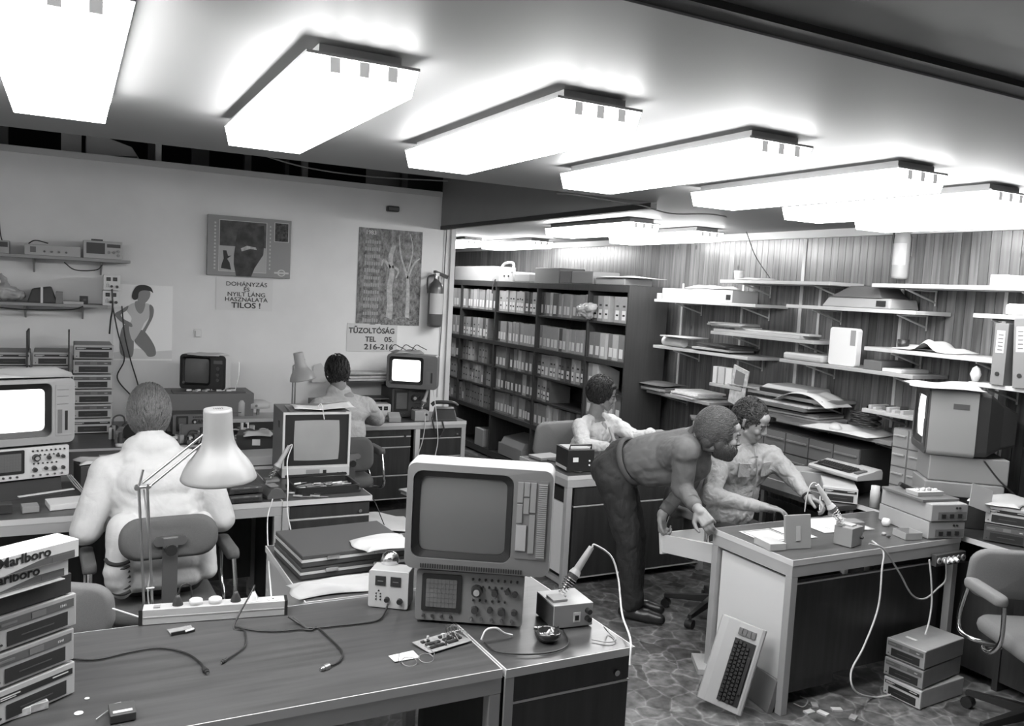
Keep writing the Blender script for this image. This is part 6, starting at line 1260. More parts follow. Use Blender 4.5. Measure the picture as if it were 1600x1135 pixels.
# ============================================================ RIGHT DESK
def onr(px, py, z=.752): return at(px, py, Z=z)
p = onr(1138, 832); o = paper('white framed certificate sheet on the desk corner beside the hand', 'certificate_sheet', 'paper', (3.03, 2.985, .7515), R(-2), .20, .20, .5, .0008, 3)
mb = MB(); 
for (x0, x1, y0, y1) in ((.012, .188, .012, .02), (.012, .188, .18, .188), (.012, .02, .02, .18), (.18, .188, .02, .18)): mb.box(x0, x1, y0, y1, .003, .0034)
mb.build('printed_border', G(.2, .7), o)
paper('plain white sheet right of the framed certificate sheet', 'paper_sheet', 'paper', (3.24, 2.98, .7515), R(-3), .13, .20, .5, .001, 5)
t = thing('open_card_box', 'open grey box with raised lid facing the camera at the desk edge', 'box', (3.015, 2.80, .752), R(-22)); A = onr(1198, 853); B = onr(1289, 860)
A = onr(1203, 862); t.location = (A.x, A.y, .752); t.rotation_euler = (0, 0, math.atan2(B.y-A.y, B.x-A.x)*.6)
MB().box(0, .09, 0, .13, 0, .035).build('tray', G(.38, .5), t, .002); l = MB().box(.095, .245, .01, .022, 0, .165).build('lid', G(.24, .5), t, .003); l.rotation_euler = (R(-8), 0, 0)
MB().box(.157, .182, .007, .0095, .04, .11).build('lid_label', G(.33, .5), l)
A = onr(1302, 858); B = onr(1337, 852); A, rzc_, wc_, _ = front((1330, 857), (1362, 846), .752); Bc = onr(1300, 836); dc_ = .095; wc_ = .11
t = thing('soldering_station', 'grey cube shaped soldering station at the desk edge', 'soldering station', A, rzc_)
MB().box(0, wc_, 0, dc_, 0, .095).build('case', G(.22, .45), t, .003); q = MB().box(.03, .08, .02, .08, .0955, .103).build('sponge_tray', G(.35, .6), t); knob(t, wc_*.8, .04, .008)
st, e_, d_ = iron_stand('soldering iron leaning left in its spring on the cube station', A+Matrix.Rotation(rzc_, 3, 'Z') @ Vector((.03, dc_*.72, .0955)), R(-30), R(-36), hl=.17, sp=.085)
ee = Vector(st.location)+Matrix.Rotation(R(-30), 3, 'Z') @ e_
cable('grey cord arching from the leaning iron down behind the certificate', [ee, ee+Vector((-.02, 0, .012)), ee+Vector((-.045, .0, 0)), ee+Vector((-.065, 0, -.06)), ee+Vector((-.07, .0, -.13))], .003, G(.4, .5))
t = thing('small_metal_tray', 'small open metal tray beside the stacked grey instruments', 'tray', onr(1420, 846)+Vector((0, .02, 0)), R(-14)); MB().box(0, .10, 0, .10, 0, .003).box(0, .10, 0, .003, .003, .035).box(0, .10, .097, .10, .003, .035).box(0, .003, .003, .097, .003, .035).box(.097, .10, .003, .097, .003, .035).build('tray', G(.3, .5), t)
for i, (lab_, z) in enumerate((('lower of the two stacked grey instruments at the desk end', .752), ('upper of the two stacked grey instruments, brown folder on it', .846))):
    A = onr(1462, 850); t = thing('stacked_instrument', lab_, 'instrument', (3.94, 2.78, z), R(-24)); t.location = (3.935, 2.765-.008*i, z); t.rotation_euler = (0, 0, R(-13))
    MB().box(0, .22, 0, .38, 0, .09).build('case', G(.33, .5, n=.04, ns=10), t, .003)
    f = MB().box(.0, .22, -.004, -.0005, .004, .086).build('rear_panel', G(.30, .5), t); MB().box(.04, .215, -.0055, -.0045, .01, .05).build('socket_plate', G(.15, .4), f)
    for x in (.06, .11, .16): MB().box(x, x+.022, -.012, -.006, .018, .04).build('connector', BLACK, f)
    for x in (.15, .17): MB().cyl((x, -.0045, .07), (x, -.009, .07), .006).build('connector', BLACK, f)
t = thing('ring_folder', 'brown folder lying on the upper stacked instrument', 'folder', (3.92, 2.80, .9375), R(-10)); MB().box(0, .24, 0, .30, 0, .014).build('cover', G(.12, .5), t, .002)
t = thing('parts_dish', 'shallow white dish of small parts on the brown folder', 'dish', (3.96, 2.86, .9525), R(-10)); MB().frus([(0, 0, 0), (.16, 0, 0), (.16, .08, 0), (0, .08, 0)], [(-.005, -.005, .022), (.165, -.005, .022), (.165, .085, .022), (-.005, .085, .022)]).build('dish', G(.45, .5), t)
for i in range(7): MB().ball((.02+.02*i, .03+.02*(i % 2), .026), (.012, .01, .008), 8, 6).build('small_part', G((.6, .2, .4)[i % 3], .5), t)
one('plastic_bottle', 'white capped plastic bottle on the desk behind the leaning iron', 'bottle', MB().lathe([(.001, 0), (.027, 0), (.028, .095), (.025, .10), (.025, .128), (.001, .129)], 18), G(.45, .4), (lambda q: (max(q.x, 4.235), q.y, .752))(at(1362, 793, Z=.752)))
one('small_box', 'dark open component box behind the cube soldering station', 'box', MB().box(0, .12, 0, .08, 0, .05), G(.18, .5), (3.60, 3.00, .752), R(-12), bev=.003)
one('cotton_ball', 'white round tape spool in front of the stacked instruments', 'spool', MB().lathe([(.001, 0), (.018, 0), (.024, .02), (.018, .04), (.001, .04)], 16), G(.6, .6), onr(1384, 822))
one('small_part', 'tiny round part on the desk before the white spool', 'part', MB().lathe([(.001, 0), (.012, 0), (.010, .012), (.001, .013)], 12), G(.3, .3), onr(1381, 836)); one('small_part', 'tiny oval dark part on the desk left of the metal tray', 'part', MB().ball((0, 0, .007), (.016, .009, .007)), G(.06, .3), onr(1402, 842)+Vector((-.03, .03, 0)))
paper('large white sheet under the hand with the pen', 'paper_sheet', 'paper', (3.47, 3.02, .7515), R(-6), .34, .255, .5, .002, 9)
cable('pale slender board piece lying behind the framed box lid', [onr(1290, 825), onr(1303, 830)], .006, G(.4, .5), name='small_rod', cat='rod', smooth=0)
# plug sockets and cords on the rear of the right desk
A = Vector((3.98, 2.728, .655)); t = thing('socket_row', 'row of round mains sockets under the desk edge, three plugs in it', 'socket strip', (3.93, 2.70, .625), 0)
MB().box(0, .235, 0, .028, 0, .06).build('strip', G(.05, .5), t, .002)
for i in range(6):
    x = .02+.038*i; s_ = MB().cyl((x, -.0005, .03), (x, -.007, .03), .0165, n=20).build('socket', G(.32, .4), t)
    if i in (1, 2, 3): MB().cyl((x, -.0075, .03), (x, -.03, .026), .014, .009, n=14).build('plug', G(.6, .4), s_)
    else: MB().cyl((x, -.0072, .03), (x, -.009, .03), .006, n=12).build('socket_hole', BLACK, s_)
cable('pale cord looping from the cube station to the floor beside the drives', [onr(1362, 845, .79), at(1380, 862, Y=2.70), at(1378, 890, Y=2.68), at(1372, 950, Y=2.66), at(1350, 1010, Y=2.64), at(1330, 1050, Y=2.62), at(1336, 1080, Y=2.60), at(1365, 1090, Z=.006), at(1392, 1086, Z=.03)], .0045, G(.5, .5))
cable('darker cord hanging in a loop from the cube station to the sockets', [onr(1358, 850, .785), at(1380, 858, Y=2.70), at(1405, 895, Y=2.69), at(1425, 930, Y=2.68), at(1445, 936, Y=2.68), at(1465, 920, Y=2.68), at(1478, 905, Y=2.68), at(1478, 872, Y=2.66)], .0045, G(.3, .5))
cable('pale cord dropping straight from the sockets behind the drives', [at(1452, 875, Y=2.665), at(1455, 905, Y=2.66), at(1456, 940, Y=2.66), at(1452, 970, Y=2.65), at(1446, 992, Y=2.64)], .0045, G(.5, .5))
# keyboards, drive and computer on the bench and a side table behind the two men
t = thing('side_table', 'low side table carrying keyboard computer and disk drive behind the desk', 'table', (3.98, 3.42, 0), 0); MB().box(0, .20, 0, .75, .72, .75).build('tabletop', TOPD, t)
for x in (0.01, .16): 
    for y in (.01, .71): MB().box(x, x+.03, y, y+.03, 0, .72).build('leg', FRAME, t)
drive('pale disk drive under the keyboard computer on the bench', (lambda q: Vector((q.x, q.y, .752)))(at(1284, 781, Z=.76)), R(-45), .40, 1)
ka, kb = at(1262, 732, Z=.87), at(1352, 758, Z=.87); print('KB', ka, kb, (kb-ka).length)
keyboard_computer('light keyboard computer lying over the pale disk drive', ka, math.atan2(kb.y-ka.y, kb.x-ka.x), .34)
one('stacked_board', 'grey flat unit under the raised keyboard computer', 'unit', MB().box(0, .36, 0, .2, 0, .10), G(.3, .5), (4.14, 3.93, .752), R(-42), bev=.003)
keyboard_computer('second keyboard computer with dark keys farther back on the bench', (4.18, 4.56, .80), R(-44), .22); one('flat_case', 'flat dark case under the second keyboard computer', 'case', MB().box(0, .36, 0, .2, 0, .046), G(.08, .5), (4.20, 4.58, .752), R(-44), bev=.003)
# large monitor seen from its side on a long pale unit
t = thing('microscope_arm', 'dark angled magnifier arm before the pale long unit', 'magnifier', (4.02, 3.02, .98), R(-10)); MB().cyl((0, 0, 0), (.13, -.02, -.06), .012, .02).build('arm', BLACK, t); MB().cyl((.12, -.02, -.07), (.16, -.05, -.085), .03, .034).build('eyepiece', BLACK, t)
mon = crt('television', 'large television turned side on to the camera on the right bench', (4.41, 3.265, 1.146), R(-133), .40, .365, .46, G(.22, .45), G(.06, .45), on=.9, panel=.16, pstyle='slots', rear=G(.02, .5), rimk=.03, fdk=.66, taper=.6)
MB().box(-.0015, -.0004, 0, 0, 0, 0)
q = MB().box(.4003, .4015, .12, .20, .26, .29).build('side_handle', DGREY, mon)
cloth('untidy white papers on top of the large side turned television', 'paper_sheets', 'paper', (4.04, 3.0, 1.512), R(-43), .36, .34, .36, .014, 81)
cable('two white plugs leads behind the large television, upper one', [(4.62, 2.95, 1.36), (4.68, 2.93, 1.36), (4.72, 2.92, 1.30), (4.72, 2.92, 1.1), (4.70, 2.92, .95)], .006, G(.6, .5)); cable('two white plugs leads behind the large television, lower one', [(4.62, 2.96, 1.31), (4.67, 2.94, 1.315), (4.70, 2.93, 1.27), (4.70, 2.93, 1.1), (4.66, 2.92, .93)], .006, G(.5, .5))
one('printer_unit', 'long pale unit under the large side turned television', 'unit', MB().box(0, .40, 0, .26, .08, .22).box(-.02, .38, -.02, .24, 0, .078), G(.2, .5), (4.18, 2.97, .925), R(-40), bev=.006)
one('flat_box_unit', 'flat grey box under the long pale unit', 'box', MB().box(0, .34, 0, .24, 0, .17), G(.05, .5), (4.22, 2.95, .752), R(-40), bev=.003)
o = one('paper_card', 'blank grey card standing tilted between instruments and long unit', 'card', MB().box(0, .14, 0, .002, 0, .12), G(.36, .6), at(1514, 790, Y=2.66), R(-14)); o.rotation_euler = (R(-14), R(18), R(-14))
A, rzn, _, _ = front((1530, 818), (1585, 843), .847); A.x = max(A.x, 4.22)
drive('pale disk drive with white papers on it near the empty chair', A, R(-60), .36, 1, None, .36); drive('dark disk drive under the pale one near the empty chair', A-Vector((0, 0, .0945)), R(-60), .05, 0, None, .36)
cloth('white sheets heaped on the pale drive near the empty chair', 'paper_sheets', 'paper', A+Vector((.06, -.15, .096)), R(28), .34, .24, .42, .012, 83)
for i, (x, y, h, g_) in enumerate(((4.55, 2.3, .16, .06), (4.60, 2.62, .12, .3))): one('bench_clutter_box', ('dark box against the plank wall behind the drives', 'grey box against the plank wall behind the drives')[i], 'box', MB().box(0, .18, 0, .22, 0, h), G(g_, .5), (x, y, .752), R(-5), bev=.003)
t = thing('cable_reel', 'dark wire reel hanging in the corner behind the long unit', 'reel', (4.70, 2.62, 1.1), 0); MB().T((0, 0, 0), 0, 0, R(90)).cyl((0, 0, 0), (0, 0, .03), .09, n=24).build('reel', G(.05, .5), t); t.location.z = .98
cable('dark cord slanting down behind the long pale unit', [(4.30, 2.74, 1.15), (4.42, 2.72, 1.04), (4.55, 2.70, .95), (4.62, 2.68, .86)], .005)
# ============================================================ FLOOR, RIGHT
A = at(1380, 1083, Z=.0); B = at(1452, 1118, Z=.0); rzf = math.atan2(B.y-A.y, B.x-A.x); uf = Vector((math.cos(rzf), math.sin(rzf), 0)); sf = (B-A).length/.2
print('floor drives', A, B, math.degrees(rzf), sf)
B2 = A+uf*.2
drive('bottom disk drive of the three on the floor, pale with double stripe', A, rzf, .42, 1); drive('middle disk drive of the three on the floor', A+Vector((-.004, .004, .098)), rzf+R(4), .22, 0); drive('top disk drive of the three on the floor with a white label', A+Vector((.002, .006, .195)), rzf+R(3), .24, 0)
o = MB().box(.045, .10, .08, .10, .095, .0958).build('white_label', G(.6, .6), bpy.data.objects['floppy_drive.%03d' % 0] if False else [q for q in bpy.data.objects if q.get('label') == 'top disk drive of the three on the floor with a white label'][0])
A = at(1100, 1095, Z=.004); B = at(1152, 1121, Z=.004); rzk = math.atan2(B.y-A.y, B.x-A.x)
# keyboard computer standing on its short end, leaning on the desk's side panel
kc = keyboard_computer('keyboard computer standing on end, leaning on the white side panel', (0, 0, 0), 0, .40)
foot = at(1128, 1108, Z=.0)
Xk = Vector((.36, .06, .93)).normalized(); nrm = Vector((-.86, -.36, .36)); nrm = (nrm-Xk*nrm.dot(Xk)).normalized(); Yk = nrm.cross(Xk)
c0 = at(1160, 1120, Z=.012)
kc.matrix_world = Matrix(((Xk.x, Yk.x, nrm.x, c0.x), (Xk.y, Yk.y, nrm.y, c0.y), (Xk.z, Yk.z, nrm.z, c0.z), (0, 0, 0, 1)))
one('broken_unit', 'small opened grey unit lying behind the leaning keyboard computer', 'unit', MB().box(0, .08, 0, .2, 0, .03), G(.4, .5), at(1090, 1055, Z=0.0), R(-30), bev=.002)
one('flat_keyboard', 'dark flat unit propped behind the leaning keyboard computer', 'unit', MB().box(0, .03, 0, .2, 0, .16), G(.14, .5), (2.915, 2.78, .001), R(-10), bev=.003, ry=R(14))
for i in range(5): one('floor_scrap', 'one of the pale scraps on the floor beside the foot of the corner desk', 'scrap', MB().box(0, .05, 0, .03, 0, .008), G((.5, .3, .6)[i % 3], .6), at(1262+i*17, 1118-(i % 2)*10, Z=0.0005), i*.9, 'scraps on the floor')
cable('thin wire loop on the floor by the corner desk foot', [at(1240, 1100, Z=.004), at(1255, 1105, Z=.004), at(1262, 1095, Z=.004), at(1250, 1088, Z=.004)], .003, G(.3, .5))
# ============================================================ PEOPLE
V = Vector
def organic(name, prims, mat, parent, voxel=.006, smooth=4, disp=0., dscale=.08, seed=0, stretch=None):
    """closed overlapping volumes melted into one continuous surface"""
    mb = MB()
    for p in prims:
        if p[0] == 'c':
            _, a, b, ra, rb = p; a = V(a); b = V(b); d = b-a; L = d.length
            if L < 1e-5: mb.m = Matrix.Identity(4); mb.ball(a, ra); continue
            q = d.to_track_quat('Z', 'Y').to_matrix().to_4x4(); mb.m = Matrix.Translation(a) @ q; n = 16; rings = []
            for k in range(1, 5): t = PI/2*k/4.5; rings.append((ra*math.sin(t), -ra*math.cos(t)))
            for k in range(0, 5): t = k/4; rings.append((ra+(rb-ra)*t, L*t))
            for k in range(3, -1, -1): t = PI/2*(k+.5)/4.5; rings.append((rb*math.sin(t), L+rb*math.cos(t)))
            mb.lathe(rings, n)
        else:
            _, c, r, m3 = p; mb.m = Matrix.Translation(V(c)) @ (m3.to_4x4() if m3 else Matrix.Identity(4)); mb.ball((0, 0, 0), r, 20, 14)
    mb.m = Matrix.Identity(4)
    o = mb.build(name+'_raw', mat)
    r = o.modifiers.new('r', 'REMESH'); r.mode = 'VOXEL'; r.voxel_size = voxel; r.use_smooth_shade = True
    s = o.modifiers.new('s', 'SMOOTH'); s.iterations = smooth; s.factor = .6
    if disp:
        tx = bpy.data.textures.new(name+'_folds', 'CLOUDS'); tx.noise_scale = dscale; tx.noise_depth = 1; tx.noise_basis = 'ORIGINAL_PERLIN'; tx.noise_type = 'HARD_NOISE'
        d = o.modifiers.new('d', 'DISPLACE'); d.texture = tx; d.strength = disp; d.mid_level = .5; d.texture_coords = 'LOCAL'
    me = bpy.data.meshes.new_from_object(o.evaluated_get(bpy.context.evaluated_depsgraph_get())); me.name = name
    bpy.data.objects.remove(o)
    me.materials.clear(); me.materials.append(mat)
    for p_ in me.polygons: p_.use_smooth = True
    me.transform(Matrix.Translation(-parent_loc(parent)))
    o = bpy.data.objects.new(name, me); COL.objects.link(o); o.parent = parent; return o
def parent_loc(p): return V(p.location) if p else V((0, 0, 0))
def chain(pts, rs): return [('c', pts[i], pts[i+1], rs[i], rs[i+1]) for i in range(len(pts)-1)]
def hand_prims(w, d, n, side, curl=(.3, .5, .4), spread=.10, thumb=.6, k=1.):
    """w wrist, d finger direction, n palm normal (the way the palm faces), side: which lateral the thumb leaves to (unit vector sign)"""
    d = V(d).normalized(); n = V(n); n = (n-d*n.dot(d)).normalized(); s = d.cross(n)*side; P = []
    w = V(w); pl = .088*k
    P.append(('c', w-d*.01, w+d*.02, .025*k, .026*k))
    for u in (-.026, -.009, .009, .026): P.append(('c', w+d*.018+s*u*.75*k, w+d*pl+s*u*k, .014*k, .0115*k))
    kn = [w+d*(pl-(.004 if i in (1, 2) else .008+.006*(i == 3))*k)+s*(.029-.0195*i)*k for i in range(4)]
    for i, L in enumerate((.074, .082, .076, .060)):
        p = kn[i]; a = 0; r = (.0094, .0097, .0092, .0082)[i]*k; lat = s*spread*(1.5-i)*.5
        for j, f in enumerate((.45, .32, .23)):
            a += curl[j]*(1+.12*i); v = (d*math.cos(a)+n*math.sin(a)+lat*math.cos(a)).normalized(); q = p+v*L*f*k
            P.append(('c', p, q, r, r*.92)); p = q; r *= .92
    t0 = w+d*.022*k+s*.026*k; v1 = (d*.55+s*.75+n*.35*thumb*2).normalized(); t1 = t0+v1*.036*k; v2 = (d*.85+s*.25+n*.5*thumb).normalized(); t2 = t1+v2*.030*k; t3 = t2+(d*.9+n*.5*thumb-s*.05).normalized()*.024*k
    P += [('c', t0, t1, .015*k, .012*k), ('c', t1, t2, .0115*k, .0105*k), ('c', t2, t3, .0105*k, .0088*k)]
    return P
def head_frame(c, fwd, up):
    f = V(fwd).normalized(); u = V(up); u = (u-f*u.dot(f)).normalized(); r = f.cross(u)
    return Matrix(((r.x, f.x, u.x, c[0]), (r.y, f.y, u.y, c[1]), (r.z, f.z, u.z, c[2]), (0, 0, 0, 1)))
def head_prims(H):
    """x right, y forward, z up; origin between the ears; one head = face, skull, ears, jaw, nose, lips"""
    R3 = H.to_3x3(); P = []
    def e(c, r, rot=None): P.append(('e', H @ V(c), r, R3 if rot is None else R3 @ rot))
    def c(a, b, ra, rb): P.append(('c', H @ V(a), H @ V(b), ra, rb))
    e((0, -.018, .035), (.074, .094, .083)); e((0, .025, .0), (.062, .066, .085)); e((0, .040, -.045), (.048, .048, .056)); e((0, .066, -.088), (.024, .022, .018))
    c((-.045, .012, -.055), (-.015, .062, -.088), .020, .018); c((.045, .012, -.055), (.015, .062, -.088), .020, .018)
    c((-.034, .073, .030), (.034, .073, .030), .0125, .0125); e((0, .056, .056), (.054, .032, .036))
    c((0, .086, .022), (0, .106, -.016), .0068, .0088); c((0, .106, -.016), (0, .100, -.026), .0088, .0085); e((-.010, .095, -.024), (.0078, .011, .007)); e((.010, .095, -.024), (.0078, .011, .007))
    e((-.038, .064, -.020), (.020, .020, .020)); e((.038, .064, -.020), (.020, .020, .020))
    c((-.017, .088, -.050), (.017, .088, -.050), .0075, .0075); c((-.014, .087, -.061), (.014, .087, -.061), .0078, .0078)
    for s in (-1, 1):
        c((s*.076, -.012, -.022), (s*.082, -.020, .020), .009, .012); c((s*.080, -.020, .020), (s*.079, -.006, .026), .011, .007)
    return P
def face_parts(H, root, dark=.05, brow=.04):
    off = -parent_loc(root)
    mb = MB().M(Matrix.Translation(off) @ H)
    for s in (-1, 1):
        m = MB().M(Matrix.Translation(off) @ H); m.ball((s*.031, .0715, .008), (.0125, .0105, .0075), 12, 8); e = m.build('eye', G(.28, .3), root)
        m = MB().M(Matrix.Translation(off) @ H); m.ball((s*.031, .0808, .005), (.0060, .003, .0058), 10, 6); m.build('iris', G(.015, .2), e)
        m = MB().M(Matrix.Translation(off) @ H); m.tube([(s*.013, .0905, .027), (s*.032, .089, .033), (s*.052, .074, .027)], .0042, 6, 4); m.build('eyebrow', G(brow, .8), root)
def hair_part(name, H, root, tone, cap, locks, seed=1, lmin=.04, lmax=.07, r=.006, flow=None, region=None, center=(0, -.015, .03), rad=(.083, .100, .092), wild=.2, lift=.004):
    """scalp mass plus a few hundred overlapping strands combed along FLOW"""
    rn = random.Random(seed); R3 = H.to_3x3(); m = G(tone, .5, n=.35, ns=90, bump=.3, bs=300)
    prims = [('e', H @ V(c), r_, R3) for c, r_ in cap]
    o = organic(name, prims, m, root, .006, 3)
    mb = MB().M(Matrix.Translation(-parent_loc(root)) @ H); k = 0; tries = 0
    while k < locks and tries < locks*30:
        tries += 1
        a, b = rn.uniform(0, 2*PI), math.acos(rn.uniform(-.75, 1)); n = V((math.sin(b)*math.cos(a), math.sin(b)*math.sin(a), math.cos(b)))
        p = V(center)+V((n.x*rad[0], n.y*rad[1], n.z*rad[2]))
        if region and not region(p): continue
        nn = V((n.x/rad[0], n.y/rad[1], n.z/rad[2])).normalized()
        d = V(flow(p)) if flow else V((0, 0, -1)); d += V((rn.gauss(0, wild), rn.gauss(0, wild), rn.gauss(0, wild))); d = (d-nn*d.dot(nn)).normalized()
        L = rn.uniform(lmin, lmax); P = []
        for j in range(5):
            t = j/4; q = p+d*L*t; w = q-V(center); s = math.sqrt((w.x/rad[0])**2+(w.y/rad[1])**2+(w.z/rad[2])**2); q = V(center)+w/max(s, 1e-3)*(1+ (lift*(1+2*math.sin(t*PI)))/.09); P.append(q)
        rr = r*rn.uniform(.6, 1.2); rings = []
        for j, q in enumerate(P):
            dd = (P[min(j+1, 4)]-P[max(j-1, 0)]).normalized(); u = dd.cross(nn).normalized(); w2 = dd.cross(u); g = rr*(.55, 1, .95, .65, .12)[j]
            rings.append([tuple(q+u*math.cos(2*PI*i/5)*g+w2*math.sin(2*PI*i/5)*g*.6) for i in range(5)])
        mb.loft(rings); k += 1
    if k: mb.build('strands', m, o)
    return o
SKIN = G(.20, .5, n=.06, ns=60, bump=.05, bs=400); 
def flow_crown(crown):
    def f(p):
        w = p-V(crown); return w.normalized()+V((0, 0, -.35))
    return f
def hairline(front_z=.062, ear_z=-.03, back_z=-.075):
    def reg(p):
        if p.y > .045: return p.z > front_z
        if p.y > -.01: return p.z > ear_z+.035 or (abs(p.x) > .065 and p.z > ear_z)
        return p.z > back_z
    return reg
def clothmat(v, wr=.5, ws=12, fine=.3, fs=300, stretch=(1, 1, 1)):
    m = G(v, .88, n=.05, ns=20, bump=fine, bs=fs, key=('cloth', v, wr, ws, fine, fs, stretch)); nt = m.node_tree
    b = [q for q in nt.nodes if q.type == 'BUMP'][0]; tc = [q for q in nt.nodes if q.type == 'TEX_COORD'][0]
    mp = nt.nodes.new('ShaderNodeMapping'); mp.inputs['Scale'].default_value = stretch; nt.links.new(tc.outputs['Object'], mp.inputs[0])
    n = nt.nodes.new('ShaderNodeTexNoise'); n.inputs['Scale'].default_value = ws; n.inputs['Detail'].default_value = 2; n.inputs['Distortion'].default_value = 1.6; nt.links.new(mp.outputs[0], n.inputs['Vector'])
    q = nt.nodes.new('ShaderNodeBump'); q.inputs['Strength'].default_value = wr; q.inputs['Distance'].default_value = .035; nt.links.new(n.outputs['Fac'], q.inputs['Height']); nt.links.new(q.outputs[0], b.inputs['Normal']); return m
# ---------------------------------------------------------------- 1: white knitted jacket, seen from behind
P1 = thing('person', 'seated person seen from behind in a white knitted jacket, short brown hair', 'person', (.36, 4.0, 0))
H1 = head_frame((.320, 4.14, 1.275), (-.05, .85, -.50), (0, .5, 1))
nk = V((.325, 4.05, 1.13)); body = head_prims(H1)+[('c', nk, H1 @ V((0, -.03, -.05)), .062, .056), ('e', (.345, 4.02, .92), (.13, .07, .19), None), ('e', (.37, 4.0, .62), (.16, .11, .15), None), ('c', (.36, 4.02, .8), (.37, 4.0, .6), .12, .13)]
shL, shR = V((.15, 4.03, 1.03)), V((.545, 4.03, 1.03)); eL, eR = V((.062, 3.97, .795)), V((.625, 3.99, .80)); wL, wR = V((.16, 4.22, .785)), V((.545, 4.26, .785))
for s, e, w, sd in ((shL, eL, wL, 1), (shR, eR, wR, -1)):
    body += chain([s, e, w], [.045, .038, .026]); body += hand_prims(w, (V((.34, 4.6, .77))-w), (0, 0, -1), sd, (.15, .35, .3))
for s in (-1, 1): body += chain([V((.37+s*.09, 4.0, .55)), V((.37+s*.12, 4.42, .53)), V((.37+s*.12, 4.48, .10)), V((.37+s*.12, 4.60, .04))], [.08, .055, .04, .03])
organic('body', body, SKIN, P1, .0055, 3)
KNIT = clothmat(.42, .12, 9, .12, 420)
jk = [('e', (.345, 4.0, .98), (.205, .125, .14), None), ('e', (.355, 3.98, .84), (.195, .135, .18), None), ('e', (.365, 3.94, .66), (.185, .12, .14), None), ('c', (.26, 4.02, 1.075), (.41, 4.02, 1.075), .075, .075), ('c', shL, (.27, 4.03, 1.085), .078, .06), ('c', shR, (.42, 4.03, 1.085), .078, .06), ('c', nk-V((0, 0, .03)), nk+V((0, .012, .045)), .078, .066)]
jk += chain([shL, V((.10, 3.99, .90)), eL], [.080, .070, .066])+chain([eL, wL+V((-.01, .0, 0))], [.066, .046]); jk += chain([shR, V((.59, 4.0, .90)), eR], [.080, .070, .066])+chain([eR, wR], [.066, .046])
jk += [('c', (.21, 3.86, .82), (.185, 3.80, .62), .075, .055), ('c', (.185, 3.80, .66), (.20, 3.80, .58), .06, .045), ('c', (.52, 3.86, .82), (.545, 3.82, .62), .060, .045), ('c', (.26, 3.83, .60), (.48, 3.83, .60), .055, .05), ('c', (.25, 3.84, .68), (.48, 3.84, .68), .055, .055)]
jk += [('e', (.325, 4.045, 1.125), (.125, .085, .085), None), ('c', (.325, 4.05, 1.12), (.323, 4.075, 1.165), .078, .062), ('c', shL, (.28, 3.99, .90), .08, .11), ('c', shR, (.42, 3.99, .90), .08, .11)]
j1 = organic('knitted_jacket', jk, KNIT, P1, .006, 9, .009, .12)
for i in range(7):
    z = .715-.022*i; c_ = V((.196+.002*i, 3.812, z))-P1.location; rr_ = .060-.002*i
    MB().tube([c_+V((rr_*math.cos(R(a)), rr_*math.sin(R(a)), -.012*math.sin(R((a-190)*1.5)))) for a in range(190, 301, 22)], .0055 if i % 3 else .008, 6, 3).build('striped_ribbing', G(.025, .8), P1)
tr1 = []
for s in (-1, 1): tr1 += chain([V((.37+s*.09, 3.98, .56)), V((.37+s*.12, 4.40, .54)), V((.37+s*.12, 4.47, .12))], [.10, .075, .06])
organic('trousers', tr1+[('e', (.37, 3.97, .57), (.18, .13, .09), None)], G(.03, .9), P1, .009, 4, .012)
for s in (-1, 1): organic('shoe', [('c', (.37+s*.12, 4.46, .05), (.37+s*.12, 4.64, .035), .042, .036)], G(.02, .4), P1, .008)
hair_part('hair', H1, P1, .075, [((0, -.024, .040), (.080, .098, .088)), ((0, -.055, -.02), (.066, .062, .062)), ((0, -.060, -.055), (.058, .045, .040))], 2300, 3, .05, .09, .0026, flow_crown((.01, -.02, .13)), hairline(.07, -.03, -.11), wild=.14, center=(0, -.022, .005), rad=(.084, .102, .118))
# ---------------------------------------------------------------- 2: dark haired person at the calendar wall
P2 = thing('person', 'dark haired person in a light shirt seen from behind at the calendar wall', 'person', (1.85, 6.2, 0))
H2 = head_frame((1.805, 6.28, 1.222), (.05, .9, -.45), (0, .45, 1)); nk = V((1.815, 6.22, 1.08))
sL, sR = V((1.65, 6.20, .98)), V((2.02, 6.20, .985)); e2L, e2R = V((1.60, 6.30, .83)), V((2.17, 6.36, .845)); w2L, w2R = V((1.72, 6.55, .815)), V((2.13, 6.585, .815))
body = head_prims(H2)+[('c', nk, H2 @ V((0, -.03, -.05)), .058, .053), ('e', (1.84, 6.2, .9), (.15, .08, .2), None), ('c', (1.84, 6.2, .8), (1.86, 6.18, .55), .12, .13)]
for s, e, w, sd in ((sL, e2L, w2L, 1), (sR, e2R, w2R, -1)): body += chain([s, e, w], [.045, .037, .026])+hand_prims(w, (V((1.93, 6.95, .80))-w), (0, 0, -1), sd, (.2, .4, .3))
for s in (-1, 1): body += chain([V((1.86+s*.09, 6.18, .52)), V((1.86+s*.10, 6.52, .50)), V((1.86+s*.10, 6.54, .10))], [.08, .055, .04])
organic('body', body, SKIN, P2, .007, 3)
sh = [('e', (1.835, 6.19, .93), (.19, .115, .14), None), ('e', (1.845, 6.18, .78), (.175, .12, .2), None), ('c', sL, (1.78, 6.2, 1.02), .07, .055), ('c', sR, (1.86, 6.2, 1.02), .07, .055), ('c', nk-V((0, 0, .04)), nk, .07, .062)]+chain([sL, e2L, w2L], [.072, .06, .042])+chain([sR, e2R, w2R-V((0, .03, 0))], [.072, .062, .044])
